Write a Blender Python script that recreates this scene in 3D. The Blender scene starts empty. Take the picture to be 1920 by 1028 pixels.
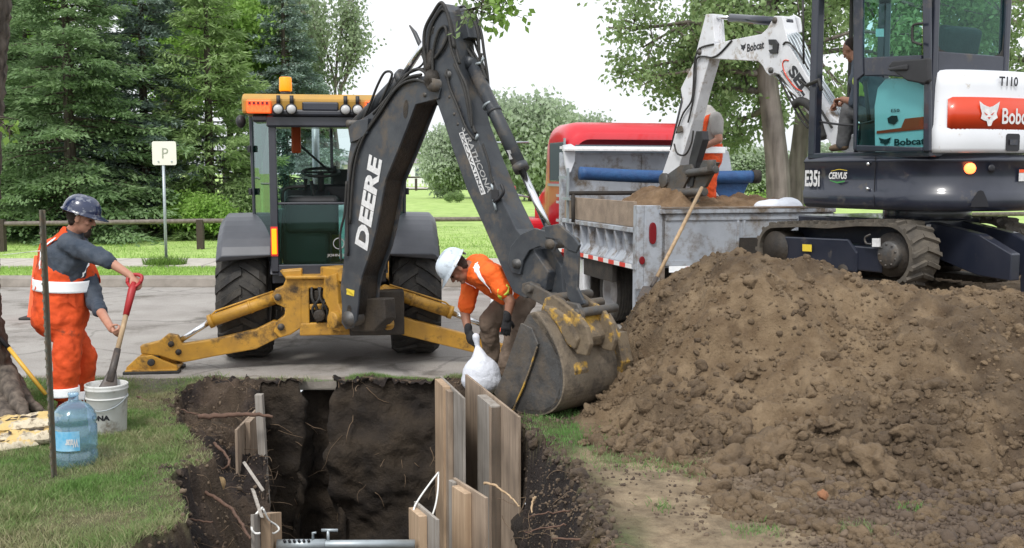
import bpy, math, random
import numpy as np
from mathutils import Vector, Matrix, noise as mnoise
R = math.radians
random.seed(7); rng = np.random.default_rng(7)
scene = bpy.context.scene
col = scene.collection

# ---------------------------------------------------------------- camera, sky, sun, exposure
CAM_Z, PITCH, FPX = 1.9, R(5.4), 2000.0
cam_data = bpy.data.cameras.new('camera'); cam = bpy.data.objects.new('camera', cam_data); col.objects.link(cam)
cam.location = (0, 0, CAM_Z); cam.rotation_euler = (R(90) - PITCH, 0, 0)
cam_data.sensor_width = 36; cam_data.lens = 36 * FPX / 1920; cam_data.clip_end = 3000; cam_data.clip_start = 0.05
scene.camera = cam
SUN_EL, SUN_AZ = R(52), R(200)     # azimuth measured clockwise from +Y
world = bpy.data.worlds.new('World'); scene.world = world; world.use_nodes = True
wn = world.node_tree; bg = wn.nodes['Background']
sky = wn.nodes.new('ShaderNodeTexSky'); sky.sky_type = 'NISHITA'; sky.sun_disc = False
sky.sun_elevation = SUN_EL; sky.sun_rotation = SUN_AZ; sky.dust_density = 4.0; sky.air_density = 1.0
hs = wn.nodes.new('ShaderNodeHueSaturation'); hs.inputs['Saturation'].default_value = 0.12
mx = wn.nodes.new('ShaderNodeMix'); mx.data_type = 'RGBA'; mx.inputs[0].default_value = 0.6
wn.links.new(sky.outputs[0], hs.inputs['Color']); wn.links.new(hs.outputs[0], mx.inputs[6])
mx.inputs[7].default_value = (9.4, 9.7, 10.2, 1)    # even veil of cloud
wn.links.new(mx.outputs[2], bg.inputs['Color']); bg.inputs['Strength'].default_value = 0.12
sd = bpy.data.lights.new('sun', 'SUN'); sd.energy = 1.5; sd.angle = R(12); sd.color = (1, .96, .9)
so = bpy.data.objects.new('sun', sd); col.objects.link(so)
so.rotation_euler = (R(90) - SUN_EL, 0, -SUN_AZ + math.pi)
so.location = (-10, -10, 20)
scene.view_settings.view_transform = 'Standard'; scene.view_settings.look = 'None'
scene.view_settings.gamma = 1; scene.view_settings.exposure = 0.42

# ---------------------------------------------------------------- pixel rays (used to survey the place)
ca, sa = math.cos(PITCH), math.sin(PITCH)
CAM = Vector((0, 0, CAM_Z))
def ray(px, py):
    u = (px - 960) / FPX; v = (514 - py) / FPX
    return Vector((u, ca + v * sa, -sa + v * ca))
def P(px, py, Y):
    d = ray(px, py); return CAM + d * (Y / d.y)
def G(px, py, z=0.0):
    d = ray(px, py); return CAM + d * ((z - CAM_Z) / d.z)
def H(px, py, o, n):
    d = ray(px, py); return CAM + d * ((Vector(o) - CAM).dot(n) / d.dot(n))
class Frame:
    def __init__(s, o, deg):
        s.o = Vector(o); a = R(deg); s.a = a
        s.x = Vector((math.cos(a), math.sin(a), 0)); s.y = Vector((-math.sin(a), math.cos(a), 0)); s.z = Vector((0, 0, 1))
    def w(s, x, y, z): return s.o + s.x * x + s.y * y + s.z * z
    def hy(s, px, py, y): return H(px, py, s.w(0, y, 0), s.y)
    def hx(s, px, py, x): return H(px, py, s.w(x, 0, 0), s.x)
WF = Frame((0, 0, 0), 0)

# ---------------------------------------------------------------- materials
MATS = {}
def mat(name, c, rough=.6, metal=0, c2=None, scale=8, amt=.5, bump=0, bscale=40, dirt=None, dscale=3, damt=0, spec=.5, alpha=None,
        emit=None, trans=0, coat=0, detail=6, attr=False, transl=0, lo=.35, hi=.65, rough2=None):
    m = bpy.data.materials.new(name); m.use_nodes = True; nt = m.node_tree; N = nt.nodes; L = nt.links
    b = N['Principled BSDF']; out = N['Material Output']
    b.inputs['Roughness'].default_value = rough; b.inputs['Metallic'].default_value = metal
    b.inputs['Specular IOR Level'].default_value = spec; b.inputs['Coat Weight'].default_value = coat
    b.inputs['Transmission Weight'].default_value = trans
    tc = N.new('ShaderNodeTexCoord'); vec = tc.outputs['Object']
    def nz(sc, det=6, r=.6):
        n = N.new('ShaderNodeTexNoise'); n.inputs['Scale'].default_value = sc; n.inputs['Detail'].default_value = det
        n.inputs['Roughness'].default_value = r; L.new(vec, n.inputs['Vector']); return n
    def ramp(src, lo, hi):
        r = N.new('ShaderNodeMapRange'); r.inputs[1].default_value = lo; r.inputs[2].default_value = hi; L.new(src, r.inputs[0]); return r.outputs[0]
    def mixc(f, a, bb):
        q = N.new('ShaderNodeMix'); q.data_type = 'RGBA'
        if isinstance(f, (int, float)): q.inputs[0].default_value = f
        else: L.new(f, q.inputs[0])
        for i, v in ((6, a), (7, bb)):
            if isinstance(v, tuple): q.inputs[i].default_value = (*v[:3], 1)
            else: L.new(v, q.inputs[i])
        return q.outputs[2]
    cc = tuple(c)
    if attr:
        at = N.new('ShaderNodeAttribute'); at.attribute_name = 'Col'; cc = at.outputs['Color']
    if c2 is not None:
        f = ramp(nz(scale, detail).outputs[0], lo, hi)
        mu = N.new('ShaderNodeMath'); mu.operation = 'MULTIPLY'; L.new(f, mu.inputs[0]); mu.inputs[1].default_value = amt
        if attr:
            q = N.new('ShaderNodeMix'); q.data_type = 'RGBA'; q.blend_type = 'MULTIPLY'; L.new(mu.outputs[0], q.inputs[0])
            L.new(cc, q.inputs[6]); q.inputs[7].default_value = (*c2, 1); cc = q.outputs[2]
        else: cc = mixc(mu.outputs[0], cc, tuple(c2))
    if dirt is not None:
        f = ramp(nz(dscale, 10, .7).outputs[0], .62 - damt * .35, .72 - damt * .2)
        cc = mixc(f, cc, tuple(dirt))
        r = N.new('ShaderNodeMapRange'); L.new(f, r.inputs[0]); r.inputs[3].default_value = rough; r.inputs[4].default_value = .9
        L.new(r.outputs[0], b.inputs['Roughness'])
    if isinstance(cc, tuple): b.inputs['Base Color'].default_value = (*cc, 1)
    else: L.new(cc, b.inputs['Base Color'])
    if bump:
        bp = N.new('ShaderNodeBump'); bp.inputs['Strength'].default_value = min(1, bump); bp.inputs['Distance'].default_value = .035 if 'earth' in name or name == 'soil' else .02
        L.new(nz(bscale, 8, .65).outputs[0], bp.inputs['Height']); L.new(bp.outputs[0], b.inputs['Normal'])
    if emit: b.inputs['Emission Color'].default_value = (*emit[0], 1); b.inputs['Emission Strength'].default_value = emit[1]
    if transl:
        t = N.new('ShaderNodeBsdfTranslucent'); ms = N.new('ShaderNodeMixShader'); ms.inputs[0].default_value = transl
        if isinstance(cc, tuple): t.inputs[0].default_value = (*cc, 1)
        else: L.new(cc, t.inputs[0])
        L.new(b.outputs[0], ms.inputs[1]); L.new(t.outputs[0], ms.inputs[2]); L.new(ms.outputs[0], out.inputs[0])
    MATS[name] = m; return m
def glass(name, tint, mixf, rough=.02, haze=None):
    m = bpy.data.materials.new(name); m.use_nodes = True; nt = m.node_tree; N = nt.nodes; L = nt.links
    N.remove(N['Principled BSDF']); out = N['Material Output']
    t = N.new('ShaderNodeBsdfTransparent'); t.inputs[0].default_value = (*tint, 1)
    g = N.new('ShaderNodeBsdfGlossy'); g.inputs['Roughness'].default_value = rough; g.inputs['Color'].default_value = (.9, 1, 1, 1)
    fr = N.new('ShaderNodeLayerWeight'); pw = N.new('ShaderNodeMath'); pw.operation = 'POWER'; pw.inputs[1].default_value = 4; L.new(fr.outputs['Facing'], pw.inputs[0])
    ad = N.new('ShaderNodeMath'); ad.operation = 'ADD'; ad.inputs[1].default_value = mixf; L.new(pw.outputs[0], ad.inputs[0]); ad.use_clamp = True
    ms = N.new('ShaderNodeMixShader'); L.new(ad.outputs[0], ms.inputs[0]); L.new(t.outputs[0], ms.inputs[1]); L.new(g.outputs[0], ms.inputs[2])
    last = ms.outputs[0]
    if haze:
        df = N.new('ShaderNodeBsdfDiffuse'); df.inputs[0].default_value = (*haze[0], 1); m3 = N.new('ShaderNodeMixShader'); m3.inputs[0].default_value = haze[1]; L.new(last, m3.inputs[1]); L.new(df.outputs[0], m3.inputs[2]); last = m3.outputs[0]
    L.new(last, out.inputs[0]); MATS[name] = m; return m
DUST = (.17, .13, .09)
mat('charcoal_paint', (.032, .037, .046), .4, c2=(.06, .066, .073), scale=5, amt=.9, dirt=(.12, .1, .08), dscale=4, damt=.3, bump=.08, bscale=60)
mat('greasy_steel', (.018, .015, .013), .6, c2=(.06, .045, .03), scale=4, amt=.8, bump=.5, bscale=30)
mat('worn_steel', (.12, .12, .12), .5, metal=.5, c2=(.07, .065, .06), scale=6, amt=.8, dirt=(.16, .13, .1), dscale=4, damt=.5, bump=.3, bscale=25)
mat('machine_yellow', (.55, .29, .035), .45, c2=(.36, .19, .035), scale=5, amt=.8, dirt=(.05, .035, .022), dscale=4, damt=.3, bump=.12, bscale=30)
mat('worn_yellow', (.17, .13, .085), .75, c2=(.5, .3, .05), scale=5, amt=.95, lo=.5, hi=.56, bump=.4, dirt=(.09, .07, .05), dscale=9, damt=.4)
mat('bucket_paint', (.2, .16, .115), .7, c2=(.12, .1, .075), scale=4, amt=.9, dirt=(.085, .07, .055), dscale=7, damt=.45, bump=.5, bscale=22)
mat('roof_yellow', (.5, .28, .05), .5, c2=(.36, .22, .06), scale=4, amt=.7)
mat('chrome', (.75, .76, .78), .16, metal=1)
mat('black_rubber', (.022, .022, .022), .65, c2=(.045, .042, .038), scale=9, amt=.8, bump=.25, bscale=50)
mat('tyre_rubber', (.02, .02, .021), .72, c2=(.06, .054, .045), scale=7, amt=.9, bump=.4, bscale=35)
mat('track_rubber', (.075, .066, .055), .8, c2=(.13, .11, .085), scale=6, amt=.9, bump=.5, bscale=30)
mat('black_plastic', (.02, .02, .022), .5, c2=(.035, .035, .04), scale=6)
mat('fender_plastic', (.085, .09, .105), .36, c2=(.055, .06, .07), scale=3, amt=.7)
mat('cab_frame', (.03, .033, .045), .35, c2=(.05, .05, .06), scale=5, coat=.3)
glass('green_glass', (.6, .8, .76), .03); glass('clear_glass', (.88, .95, .94), .02); glass('teal_glass', (.66, .87, .87), .012); glass('dark_green_glass', (.36, .56, .5), .04)
mat('amber_lens', (1, .35, .01), .3, emit=((1, .3, .0), .9))
mat('amber_cover', (.9, .3, .01), .35, emit=((1, .33, .0), .35))
mat('red_lamp_lit', (.9, .08, .02), .3, emit=((1, .06, .01), 1.2), c2=(1, .3, .05), scale=60)
mat('red_spot_lit', (1, .3, .1), .3, emit=((1, .16, .04), 3))
mat('red_lens', (.2, .01, .015), .25)
mat('lamp_glass', (.5, .5, .5), .2, coat=.5)
mat('white_paint', (.74, .76, .8), .3, c2=(.66, .68, .71), scale=2, amt=.6, coat=.5, dirt=(.45, .4, .34), dscale=9, damt=.0)
mat('arm_white', (.7, .71, .74), .35, c2=(.55, .56, .58), scale=5, amt=.7, dirt=(.3, .24, .18), dscale=6, damt=.25)
mat('navy_metal', (.016, .02, .034), .3, c2=(.03, .034, .05), scale=4, amt=.7, coat=.4, dirt=(.09, .08, .07), dscale=5, damt=.1)
mat('decal_white', (.8, .8, .8), .5, c2=(.5, .5, .5), scale=25, amt=.6)
mat('decal_faded', (.5, .5, .5), .6, c2=(.2, .2, .2), scale=60, amt=.8)
mat('decal_black', (.015, .015, .02), .4)
mat('decal_red', (.62, .05, .012), .35, coat=.4); mat('decal_green', (.05, .25, .06), .5); mat('decal_yellow', (.8, .6, .05), .5)
mat('hivis_orange', (.85, .10, .018), .85, c2=(.55, .06, .012), scale=6, amt=.7, bump=.5, bscale=14, dirt=(.2, .06, .03), dscale=5, damt=.12)
mat('shirt_orange', (1.0, .17, .02), .8, c2=(.9, .1, .01), scale=5, amt=.6, bump=.5, bscale=12)
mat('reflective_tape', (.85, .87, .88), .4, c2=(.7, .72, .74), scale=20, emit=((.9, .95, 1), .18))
mat('lime_tape', (.6, .75, .1), .6)
mat('navy_cloth', (.035, .05, .075), .9, c2=(.09, .105, .13), scale=7, amt=.8, bump=.5, bscale=16)
mat('grey_cloth', (.4, .38, .36), .9, c2=(.3, .29, .28), scale=9, bump=.4, bscale=14)
mat('khaki_cloth', (.21, .155, .115), .9, c2=(.13, .095, .07), scale=5, amt=.8, bump=.6, bscale=14)
mat('skin', (.5, .26, .18), .55, c2=(.42, .18, .12), scale=14, amt=.6, bump=.1)
mat('skin_tan', (.33, .16, .1), .55, c2=(.26, .11, .07), scale=14, amt=.6)
mat('hair', (.025, .015, .01), .8, bump=.6, bscale=90); mat('eye', (.02, .015, .012), .2)
mat('lip', (.35, .1, .08), .5)
mat('helmet_navy', (.015, .025, .07), .22, coat=.6, c2=(.3, .32, .36), scale=22, amt=.5, lo=.55, hi=.62)
mat('helmet_white', (.62, .7, .78), .3, coat=.5, c2=(.25, .28, .32), scale=16, amt=.45, lo=.56, hi=.62)
mat('grey_trouser', (.1, .1, .105), .9, c2=(.15, .15, .15), scale=8, bump=.4)
mat('boot_leather', (.13, .085, .05), .8, c2=(.2, .14, .09), scale=12); mat('red_boot', (.3, .02, .02), .8)
mat('glove_black', (.018, .018, .02), .8, bump=.4)
mat('truck_red', (.55, .01, .022), .35, coat=.3, c2=(.5, .01, .02), scale=2)
mat('box_grey', (.44, .475, .53), .5, c2=(.34, .37, .41), scale=3, amt=.8, dirt=(.17, .135, .1), dscale=3.5, damt=.42, bump=.15, bscale=20)
mat('box_rusty', (.27, .24, .21), .8, c2=(.14, .085, .05), scale=9, amt=.9, bump=.4, bscale=30)
mat('old_board', (.36, .28, .21), .85, c2=(.22, .17, .13), scale=5, amt=.8, bump=.4, bscale=40)
mat('blue_tarp', (.02, .09, .24), .55, c2=(.02, .06, .18), scale=8, amt=.7, bump=.8, bscale=12)
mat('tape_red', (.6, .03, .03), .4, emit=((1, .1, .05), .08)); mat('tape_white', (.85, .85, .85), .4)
mat('chassis_black', (.02, .018, .017), .8, c2=(.07, .055, .04), scale=6, bump=.3)
mat('rim_grey', (.4, .4, .41), .5, c2=(.25, .22, .2), scale=9)
def wood(name, c, c2, sc=(3, 3, 40)):
    m = mat(name, c, .8, bump=0); nt = m.node_tree; N = nt.nodes; L = nt.links; b = N['Principled BSDF']
    tc = N.new('ShaderNodeTexCoord'); mp = N.new('ShaderNodeMapping'); mp.inputs['Scale'].default_value = sc
    n = N.new('ShaderNodeTexNoise'); n.inputs['Scale'].default_value = 1; n.inputs['Detail'].default_value = 8
    n2 = N.new('ShaderNodeTexNoise'); n2.inputs['Scale'].default_value = 2.5; n2.inputs['Detail'].default_value = 5
    mr = N.new('ShaderNodeMapRange'); mr.inputs[1].default_value = .3; mr.inputs[2].default_value = .7
    q = N.new('ShaderNodeMix'); q.data_type = 'RGBA'; q.inputs[6].default_value = (*c, 1); q.inputs[7].default_value = (*c2, 1)
    q2 = N.new('ShaderNodeMix'); q2.data_type = 'RGBA'; q2.blend_type = 'MULTIPLY'; q2.inputs[0].default_value = .6
    L.new(tc.outputs['Object'], mp.inputs[0]); L.new(mp.outputs[0], n.inputs['Vector']); L.new(tc.outputs['Object'], n2.inputs['Vector'])
    L.new(n.outputs[0], mr.inputs[0]); L.new(mr.outputs[0], q.inputs[0]); L.new(q.outputs[2], q2.inputs[6]); L.new(n2.outputs[0], q2.inputs[7])
    cr = N.new('ShaderNodeMapRange'); cr.inputs[1].default_value = .3; cr.inputs[2].default_value = .6; cr.inputs[3].default_value = .45; cr.inputs[4].default_value = 1.1
    L.new(n2.outputs[0], cr.inputs[0]); cb = N.new('ShaderNodeCombineColor'); [L.new(cr.outputs[0], cb.inputs[i]) for i in range(3)]; L.new(cb.outputs[0], q2.inputs[7])
    L.new(q2.outputs[2], b.inputs['Base Color'])
    bp = N.new('ShaderNodeBump'); bp.inputs['Strength'].default_value = .5; bp.inputs['Distance'].default_value = .004; L.new(n.outputs[0], bp.inputs['Height']); L.new(bp.outputs[0], b.inputs['Normal'])
wood('plywood', (.40, .31, .23), (.23, .175, .13), (26, 26, 2)); wood('new_lumber', (.5, .37, .25), (.34, .235, .15), (40, 40, 2)); wood('grey_lumber', (.37, .345, .31), (.24, .21, .18), (40, 40, 2))
wood('handle_wood', (.5, .36, .22), (.35, .24, .14), (30, 30, 3))
wood('bark', (.15, .12, .095), (.025, .019, .015), (22, 22, 3)); wood('bark_pale', (.25, .22, .19), (.1, .085, .07), (9, 9, 1.5))
mat('root_bark', (.14, .08, .055), .85, c2=(.06, .035, .025), scale=20, bump=.4); mat('fine_root', (.2, .14, .09), .9, c2=(.07, .045, .03), scale=20); mat('cut_wood', (.5, .36, .18), .8, c2=(.3, .15, .07), scale=30)
mat('cone_orange', (.85, .1, .02), .6); mat('pail_white', (.6, .61, .6), .5, c2=(.45, .44, .4), scale=6, dirt=(.18, .15, .11), dscale=5, damt=.3)
mat('wet_mud', (.16, .14, .115), .5, bump=.6)
mat('label_blue', (.1, .42, .7), .5, c2=(.45, .7, .85), scale=12, amt=.8)
mat('bag_white', (.72, .75, .82), .55, c2=(.6, .63, .7), scale=8, bump=.7, bscale=16)
mat('paper_yellow', (.58, .42, .17), .8, c2=(.58, .54, .46), scale=7, amt=.7, lo=.48, hi=.52, dirt=(.16, .12, .08), dscale=14, damt=.3, bump=.4, bscale=14)
mat('tpost_green', (.12, .13, .11), .6, c2=(.16, .11, .07), scale=30, amt=.9); mat('red_plastic', (.4, .02, .025), .5, c2=(.25, .015, .015), scale=20)
mat('tool_steel', (.07, .06, .055), .5, metal=.3, dirt=(.14, .11, .09), dscale=20, damt=.4); mat('yellow_fibreglass', (.7, .42, .06), .5)
mat('rope_white', (.75, .75, .72), .8); mat('galvanised', (.42, .47, .5), .45, metal=.5, c2=(.3, .34, .36), scale=12)
mat('rail_paint', (.2, .17, .15), .7, c2=(.09, .07, .06), scale=14, amt=.8); mat('post_brown', (.06, .045, .035), .85, c2=(.03, .02, .015), scale=20)
mat('sign_face', (.78, .77, .69), .6, c2=(.72, .7, .62), scale=6); mat('sign_faint', (.3, .33, .25), .7)
mat('concrete', (.5, .47, .42), .9, c2=(.38, .35, .31), scale=5, amt=.8, bump=.3, bscale=60)
mat('kerb_concrete', (.3, .27, .235), .9, c2=(.2, .18, .155), scale=4, amt=.9, bump=.4, bscale=50)
mat('house_white', (.7, .72, .74), .8); mat('house_roof', (.25, .24, .25), .9); mat('house_window', (.08, .1, .12), .2); mat('house_beige', (.5, .45, .38), .8)
mat('needles_green', (.16, .26, .12), .7, c2=(.28, .4, .19), scale=1.2, amt=.9, transl=.4)
mat('needles_blue', (.2, .28, .235), .7, c2=(.34, .43, .37), scale=1.5, amt=.9, transl=.2)
mat('needles_light', (.23, .34, .13), .7, c2=(.34, .46, .2), scale=1.5, amt=.9, transl=.35)
mat('leaf_bright', (.2, .36, .07), .6, c2=(.32, .5, .11), scale=2.5, amt=.9, transl=.45)
mat('leaf_mid', (.21, .31, .13), .6, c2=(.31, .43, .18), scale=2.5, amt=.9, transl=.4)
mat('leaf_pale', (.24, .32, .18), .6, c2=(.34, .42, .26), scale=.8, amt=.9, transl=.35)
mat('leaf_hazy', (.34, .42, .29), .6, c2=(.44, .52, .38), scale=.6, amt=.9, transl=.4)  # natural silver-green of the willow leaves
mat('grass_blade', (.11, .18, .045), .7, attr=True, c2=(.6, .7, .5), scale=9, amt=.7, transl=.3)
mat('soil', (.1, .08, .06), .95, attr=True, c2=(.5, .47, .44), scale=11, amt=.9, bump=1, bscale=45, detail=10)
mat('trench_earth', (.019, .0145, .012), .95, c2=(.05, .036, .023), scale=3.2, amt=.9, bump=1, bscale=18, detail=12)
mat('pile_earth', (.15, .105, .068), .95, attr=True, c2=(.5, .45, .4), scale=5, amt=.95, bump=1, bscale=30, detail=12)
mat('bank_sod', (.055, .04, .033), .95, c2=(.11, .08, .05), scale=9, amt=1, bump=1, bscale=60)
mat('bank_crumb', (.17, .125, .085), .95, c2=(.07, .05, .038), scale=.9, amt=1, bump=.6)
mat('clod_earth', (.21, .148, .088), .95, c2=(.085, .058, .036), scale=1.6, amt=.9, bump=1, bscale=30, detail=10)
# ---------------------------------------------------------------- mesh builder (all vertices in world space)
def V(*a): return Vector(a)
class MB:
    def __init__(s): s.v = []; s.f = []; s.smooth = []; s.cuts = []
    def add(s, vs, fs, smooth=False):
        o = len(s.v); s.cuts.append((o, len(s.f))); s.v += [tuple(q) for q in vs]; s.f += [tuple(i + o for i in f) for f in fs]; s.smooth += [smooth] * len(fs); return s
    def box(s, c, size, F=WF, tilt=None):
        hx, hy, hz = (q / 2 for q in size); vs = []
        for x, y, z in [(-1,-1,-1),(1,-1,-1),(1,1,-1),(-1,1,-1),(-1,-1,1),(1,-1,1),(1,1,1),(-1,1,1)]:
            p = Vector((x*hx, y*hy, z*hz))
            if tilt is not None: p = tilt @ p
            vs.append(F.w(c[0]+p.x, c[1]+p.y, c[2]+p.z))
        return s.add(vs, [(0,3,2,1),(4,5,6,7),(0,1,5,4),(1,2,6,5),(2,3,7,6),(3,0,4,7)])
    def prism(s, pts, off, smooth=False):
        pts = [Vector(p) for p in pts]; off = Vector(off); n = len(pts)
        nn = Vector((0,0,0))
        for i in range(n): nn += pts[i].cross(pts[(i+1) % n])
        if nn.dot(off) > 0: pts.reverse()
        s.add(pts + [p + off for p in pts], [tuple(range(n)), tuple(range(2*n-1, n-1, -1))] + [(i, i+n, (i+1) % n + n, (i+1) % n) for i in range(n)], smooth)
        return s
    def tube(s, pts, r, seg=8, caps=True, closed=False):
        pts = [Vector(p) for p in pts]; n = len(pts); rs = r if isinstance(r, (list, tuple)) else [r] * n
        vs = []; fs = []; prev = None
        for i, p in enumerate(pts):
            if closed: t = pts[(i+1) % n] - pts[i-1]
            else: t = pts[min(i+1, n-1)] - pts[max(i-1, 0)]
            t = t.normalized() if t.length > 1e-9 else Vector((0,0,1))
            if prev is None:
                a = Vector((0,0,1)) if abs(t.z) < .9 else Vector((1,0,0)); u = t.cross(a).normalized()
            else:
                u = prev - t * prev.dot(t); u = u.normalized() if u.length > 1e-6 else t.orthogonal().normalized()
            prev = u; w = t.cross(u)
            for k in range(seg):
                a = 2*math.pi*k/seg; vs.append(p + (u*math.cos(a) + w*math.sin(a)) * rs[i])
        for i in range(n if closed else n-1):
            j = (i+1) % n
            for k in range(seg): fs.append((i*seg+k, i*seg+(k+1)%seg, j*seg+(k+1)%seg, j*seg+k))
        if caps and not closed: fs.append(tuple(range(seg-1,-1,-1))); fs.append(tuple((n-1)*seg+k for k in range(seg)))
        return s.add(vs, fs, True)
    def cyl(s, p0, p1, r0, r1=None, seg=20):
        p0, p1 = Vector(p0), Vector(p1); r1 = r0 if r1 is None else r1
        return s.tube([p0, p1], [r0, r1], seg)
    def lathe(s, o, axis, prof, seg=24, a0=0, a1=2*math.pi, ref=None):
        o = Vector(o); axis = Vector(axis).normalized(); u = (Vector(ref) if ref is not None else axis.orthogonal()); u = (u - axis*u.dot(axis)).normalized(); w = axis.cross(u)
        full = abs(a1 - a0 - 2*math.pi) < 1e-6; m = seg if full else seg+1; vs = []; fs = []
        for r, h in prof:
            for k in range(m):
                a = a0 + (a1-a0)*k/seg; vs.append(o + axis*h + (u*math.cos(a)+w*math.sin(a))*r)
        for i in range(len(prof)-1):
            for k in range(seg):
                k2 = (k+1) % m; fs.append((i*m+k, i*m+k2, (i+1)*m+k2, (i+1)*m+k))
        return s.add(vs, fs, True)
    def ell(s, c, r, ax=None, seg=16, rings=10):
        c = Vector(c); ax = ax or (V(1,0,0), V(0,1,0), V(0,0,1)); vs = []; fs = []
        vs.append(c + ax[2]*r[2])
        for i in range(1, rings):
            t = math.pi*i/rings
            for k in range(seg):
                a = 2*math.pi*k/seg
                vs.append(c + ax[0]*(r[0]*math.sin(t)*math.cos(a)) + ax[1]*(r[1]*math.sin(t)*math.sin(a)) + ax[2]*(r[2]*math.cos(t)))
        vs.append(c - ax[2]*r[2]); b = len(vs)-1
        for k in range(seg): fs.append((0, 1+k, 1+(k+1)%seg)); fs.append((b, b-seg+(k+1)%seg, b-seg+k))
        for i in range(rings-2):
            for k in range(seg): fs.append((1+i*seg+k, 1+(i+1)*seg+k, 1+(i+1)*seg+(k+1)%seg, 1+i*seg+(k+1)%seg))
        return s.add(vs, fs, True)
    def limb(s, p0, p1, r0, r1, seg=14, rings=5):     # tapered capsule
        p0, p1 = Vector(p0), Vector(p1); d = (p1-p0).normalized(); pts = []; rs = []
        for i in range(rings+1):
            t = math.pi/2*(1-i/rings); pts.append(p0 - d*r0*math.sin(t)); rs.append(max(r0*math.cos(t), 1e-4))
        for i in range(rings+1):
            t = math.pi/2*i/rings; pts.append(p1 + d*r1*math.sin(t)); rs.append(max(r1*math.cos(t), 1e-4))
        return s.tube(pts, rs, seg)
    def slab(s, p0, p1, side, a0, b0, a1, b1, seg=20, round_=True):   # limb of elliptic section; a along side
        p0, p1, side = Vector(p0), Vector(p1), Vector(side); d = (p1-p0).normalized(); side = (side - d*side.dot(d)).normalized(); w = d.cross(side)
        st = [(0, .0, .02)] ; n = 5; rows = []
        for i in range(n+1):
            t = math.pi/2*(1-i/n); rows.append((p0 - d*min(a0,b0)*math.sin(t)*.8, max(math.cos(t), .01)*a0, max(math.cos(t), .01)*b0))
        for i in range(n+1):
            t = math.pi/2*i/n; rows.append((p1 + d*min(a1,b1)*math.sin(t)*.8, max(math.cos(t), .01)*a1, max(math.cos(t), .01)*b1))
        vs = []; fs = []
        for p, a, b in rows:
            for k in range(seg):
                q = 2*math.pi*k/seg; vs.append(p + side*a*math.cos(q) + w*b*math.sin(q))
        m = len(rows)
        for i in range(m-1):
            for k in range(seg): fs.append((i*seg+k, i*seg+(k+1)%seg, (i+1)*seg+(k+1)%seg, (i+1)*seg+k))
        fs.append(tuple(range(seg-1,-1,-1))); fs.append(tuple((m-1)*seg+k for k in range(seg)))
        return s.add(vs, fs, True)
    def ribbon(s, pts, width, th, wdir, n=1):
        """strip along pts, width along wdir (vector or list), thickness th"""
        vs = []; fs = []; m = len(pts)
        for i, p in enumerate(pts):
            p = Vector(p); w = Vector(wdir[i] if isinstance(wdir, list) else wdir).normalized()
            t = (Vector(pts[min(i+1,m-1)]) - Vector(pts[max(i-1,0)])).normalized(); nn = t.cross(w).normalized()
            vs += [p - w*width/2 - nn*th/2, p + w*width/2 - nn*th/2, p + w*width/2 + nn*th/2, p - w*width/2 + nn*th/2]
        for i in range(m-1):
            for k in range(4): fs.append((i*4+k, i*4+(k+1)%4, i*4+4+(k+1)%4, i*4+4+k))
        fs += [(3,2,1,0), tuple((m-1)*4+k for k in range(4))]
        return s.add(vs, fs)
def spline(pts, n=6):
    pts = [Vector(p) for p in pts]; out = []
    for i in range(len(pts)-1):
        p0 = pts[max(i-1,0)]; p1 = pts[i]; p2 = pts[i+1]; p3 = pts[min(i+2, len(pts)-1)]
        for k in range(n):
            t = k/n; out.append(.5*((2*p1) + (p2-p0)*t + (2*p0-5*p1+4*p2-p3)*t*t + (3*p1-p0-3*p2+p3)*t**3))
    out.append(pts[-1]); return out

def tagit(o, label=None, cat=None, group=None, kind=None):
    if label: o['label'] = label
    if cat: o['category'] = cat
    if group: o['group'] = group
    if kind: o['kind'] = kind
    return o
def thing(name, label, cat, loc=(0,0,0), rz=0, group=None):
    o = bpy.data.objects.new(name, None); o.empty_display_size = .1; col.objects.link(o); o.location = loc; o.rotation_euler = (0,0,rz)
    tagit(o, label, cat, group); return o
def rootmat(o):
    while o.parent: o = o.parent
    return Matrix.Translation(o.location) @ o.rotation_euler.to_matrix().to_4x4()
def link_mesh(name, me, parent=None, loc=None):
    o = bpy.data.objects.new(name, me); col.objects.link(o)
    if parent: o.parent = parent
    return o
def part(name, mb, m, parent=None, bevel=0, sub=0, loc=None, remesh=0, smooth_it=0, disp=0, dsc=.1, seg=2):
    """parent given: a part; none: a top-level mesh whose origin is loc"""
    vs = mb.v
    if parent is not None:
        Mi = rootmat(parent).inverted(); vs = [tuple(Mi @ Vector(v)) for v in vs]
    elif loc is not None:
        l = Vector(loc); vs = [tuple(Vector(v) - l) for v in vs]
    me = bpy.data.meshes.new(name); me.from_pydata(vs, [], mb.f); me.update()
    me.polygons.foreach_set('use_smooth', [bool(x) or remesh > 0 for x in mb.smooth])
    me.materials.append(MATS[m] if isinstance(m, str) else m)
    o = link_mesh(name, me, parent)
    if parent is None and loc is not None: o.location = loc
    if remesh:
        r = o.modifiers.new('remesh', 'REMESH'); r.mode = 'VOXEL'; r.voxel_size = remesh; r.use_smooth_shade = True
        if smooth_it: q = o.modifiers.new('smooth', 'SMOOTH'); q.factor = .5; q.iterations = smooth_it
    if bevel:
        b = o.modifiers.new('bevel', 'BEVEL'); b.width = bevel; b.segments = seg; b.limit_method = 'ANGLE'; b.angle_limit = R(35); b.harden_normals = False
    if sub: q = o.modifiers.new('sub', 'SUBSURF'); q.levels = sub; q.render_levels = sub
    if disp:
        key = 'clouds%.3f' % dsc
        t = bpy.data.textures.get(key) or bpy.data.textures.new(key, 'CLOUDS'); t.noise_scale = dsc; t.noise_depth = 3
        d = o.modifiers.new('disp', 'DISPLACE'); d.texture = t; d.strength = disp; d.mid_level = .5; d.texture_coords = 'LOCAL'
    return o
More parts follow.
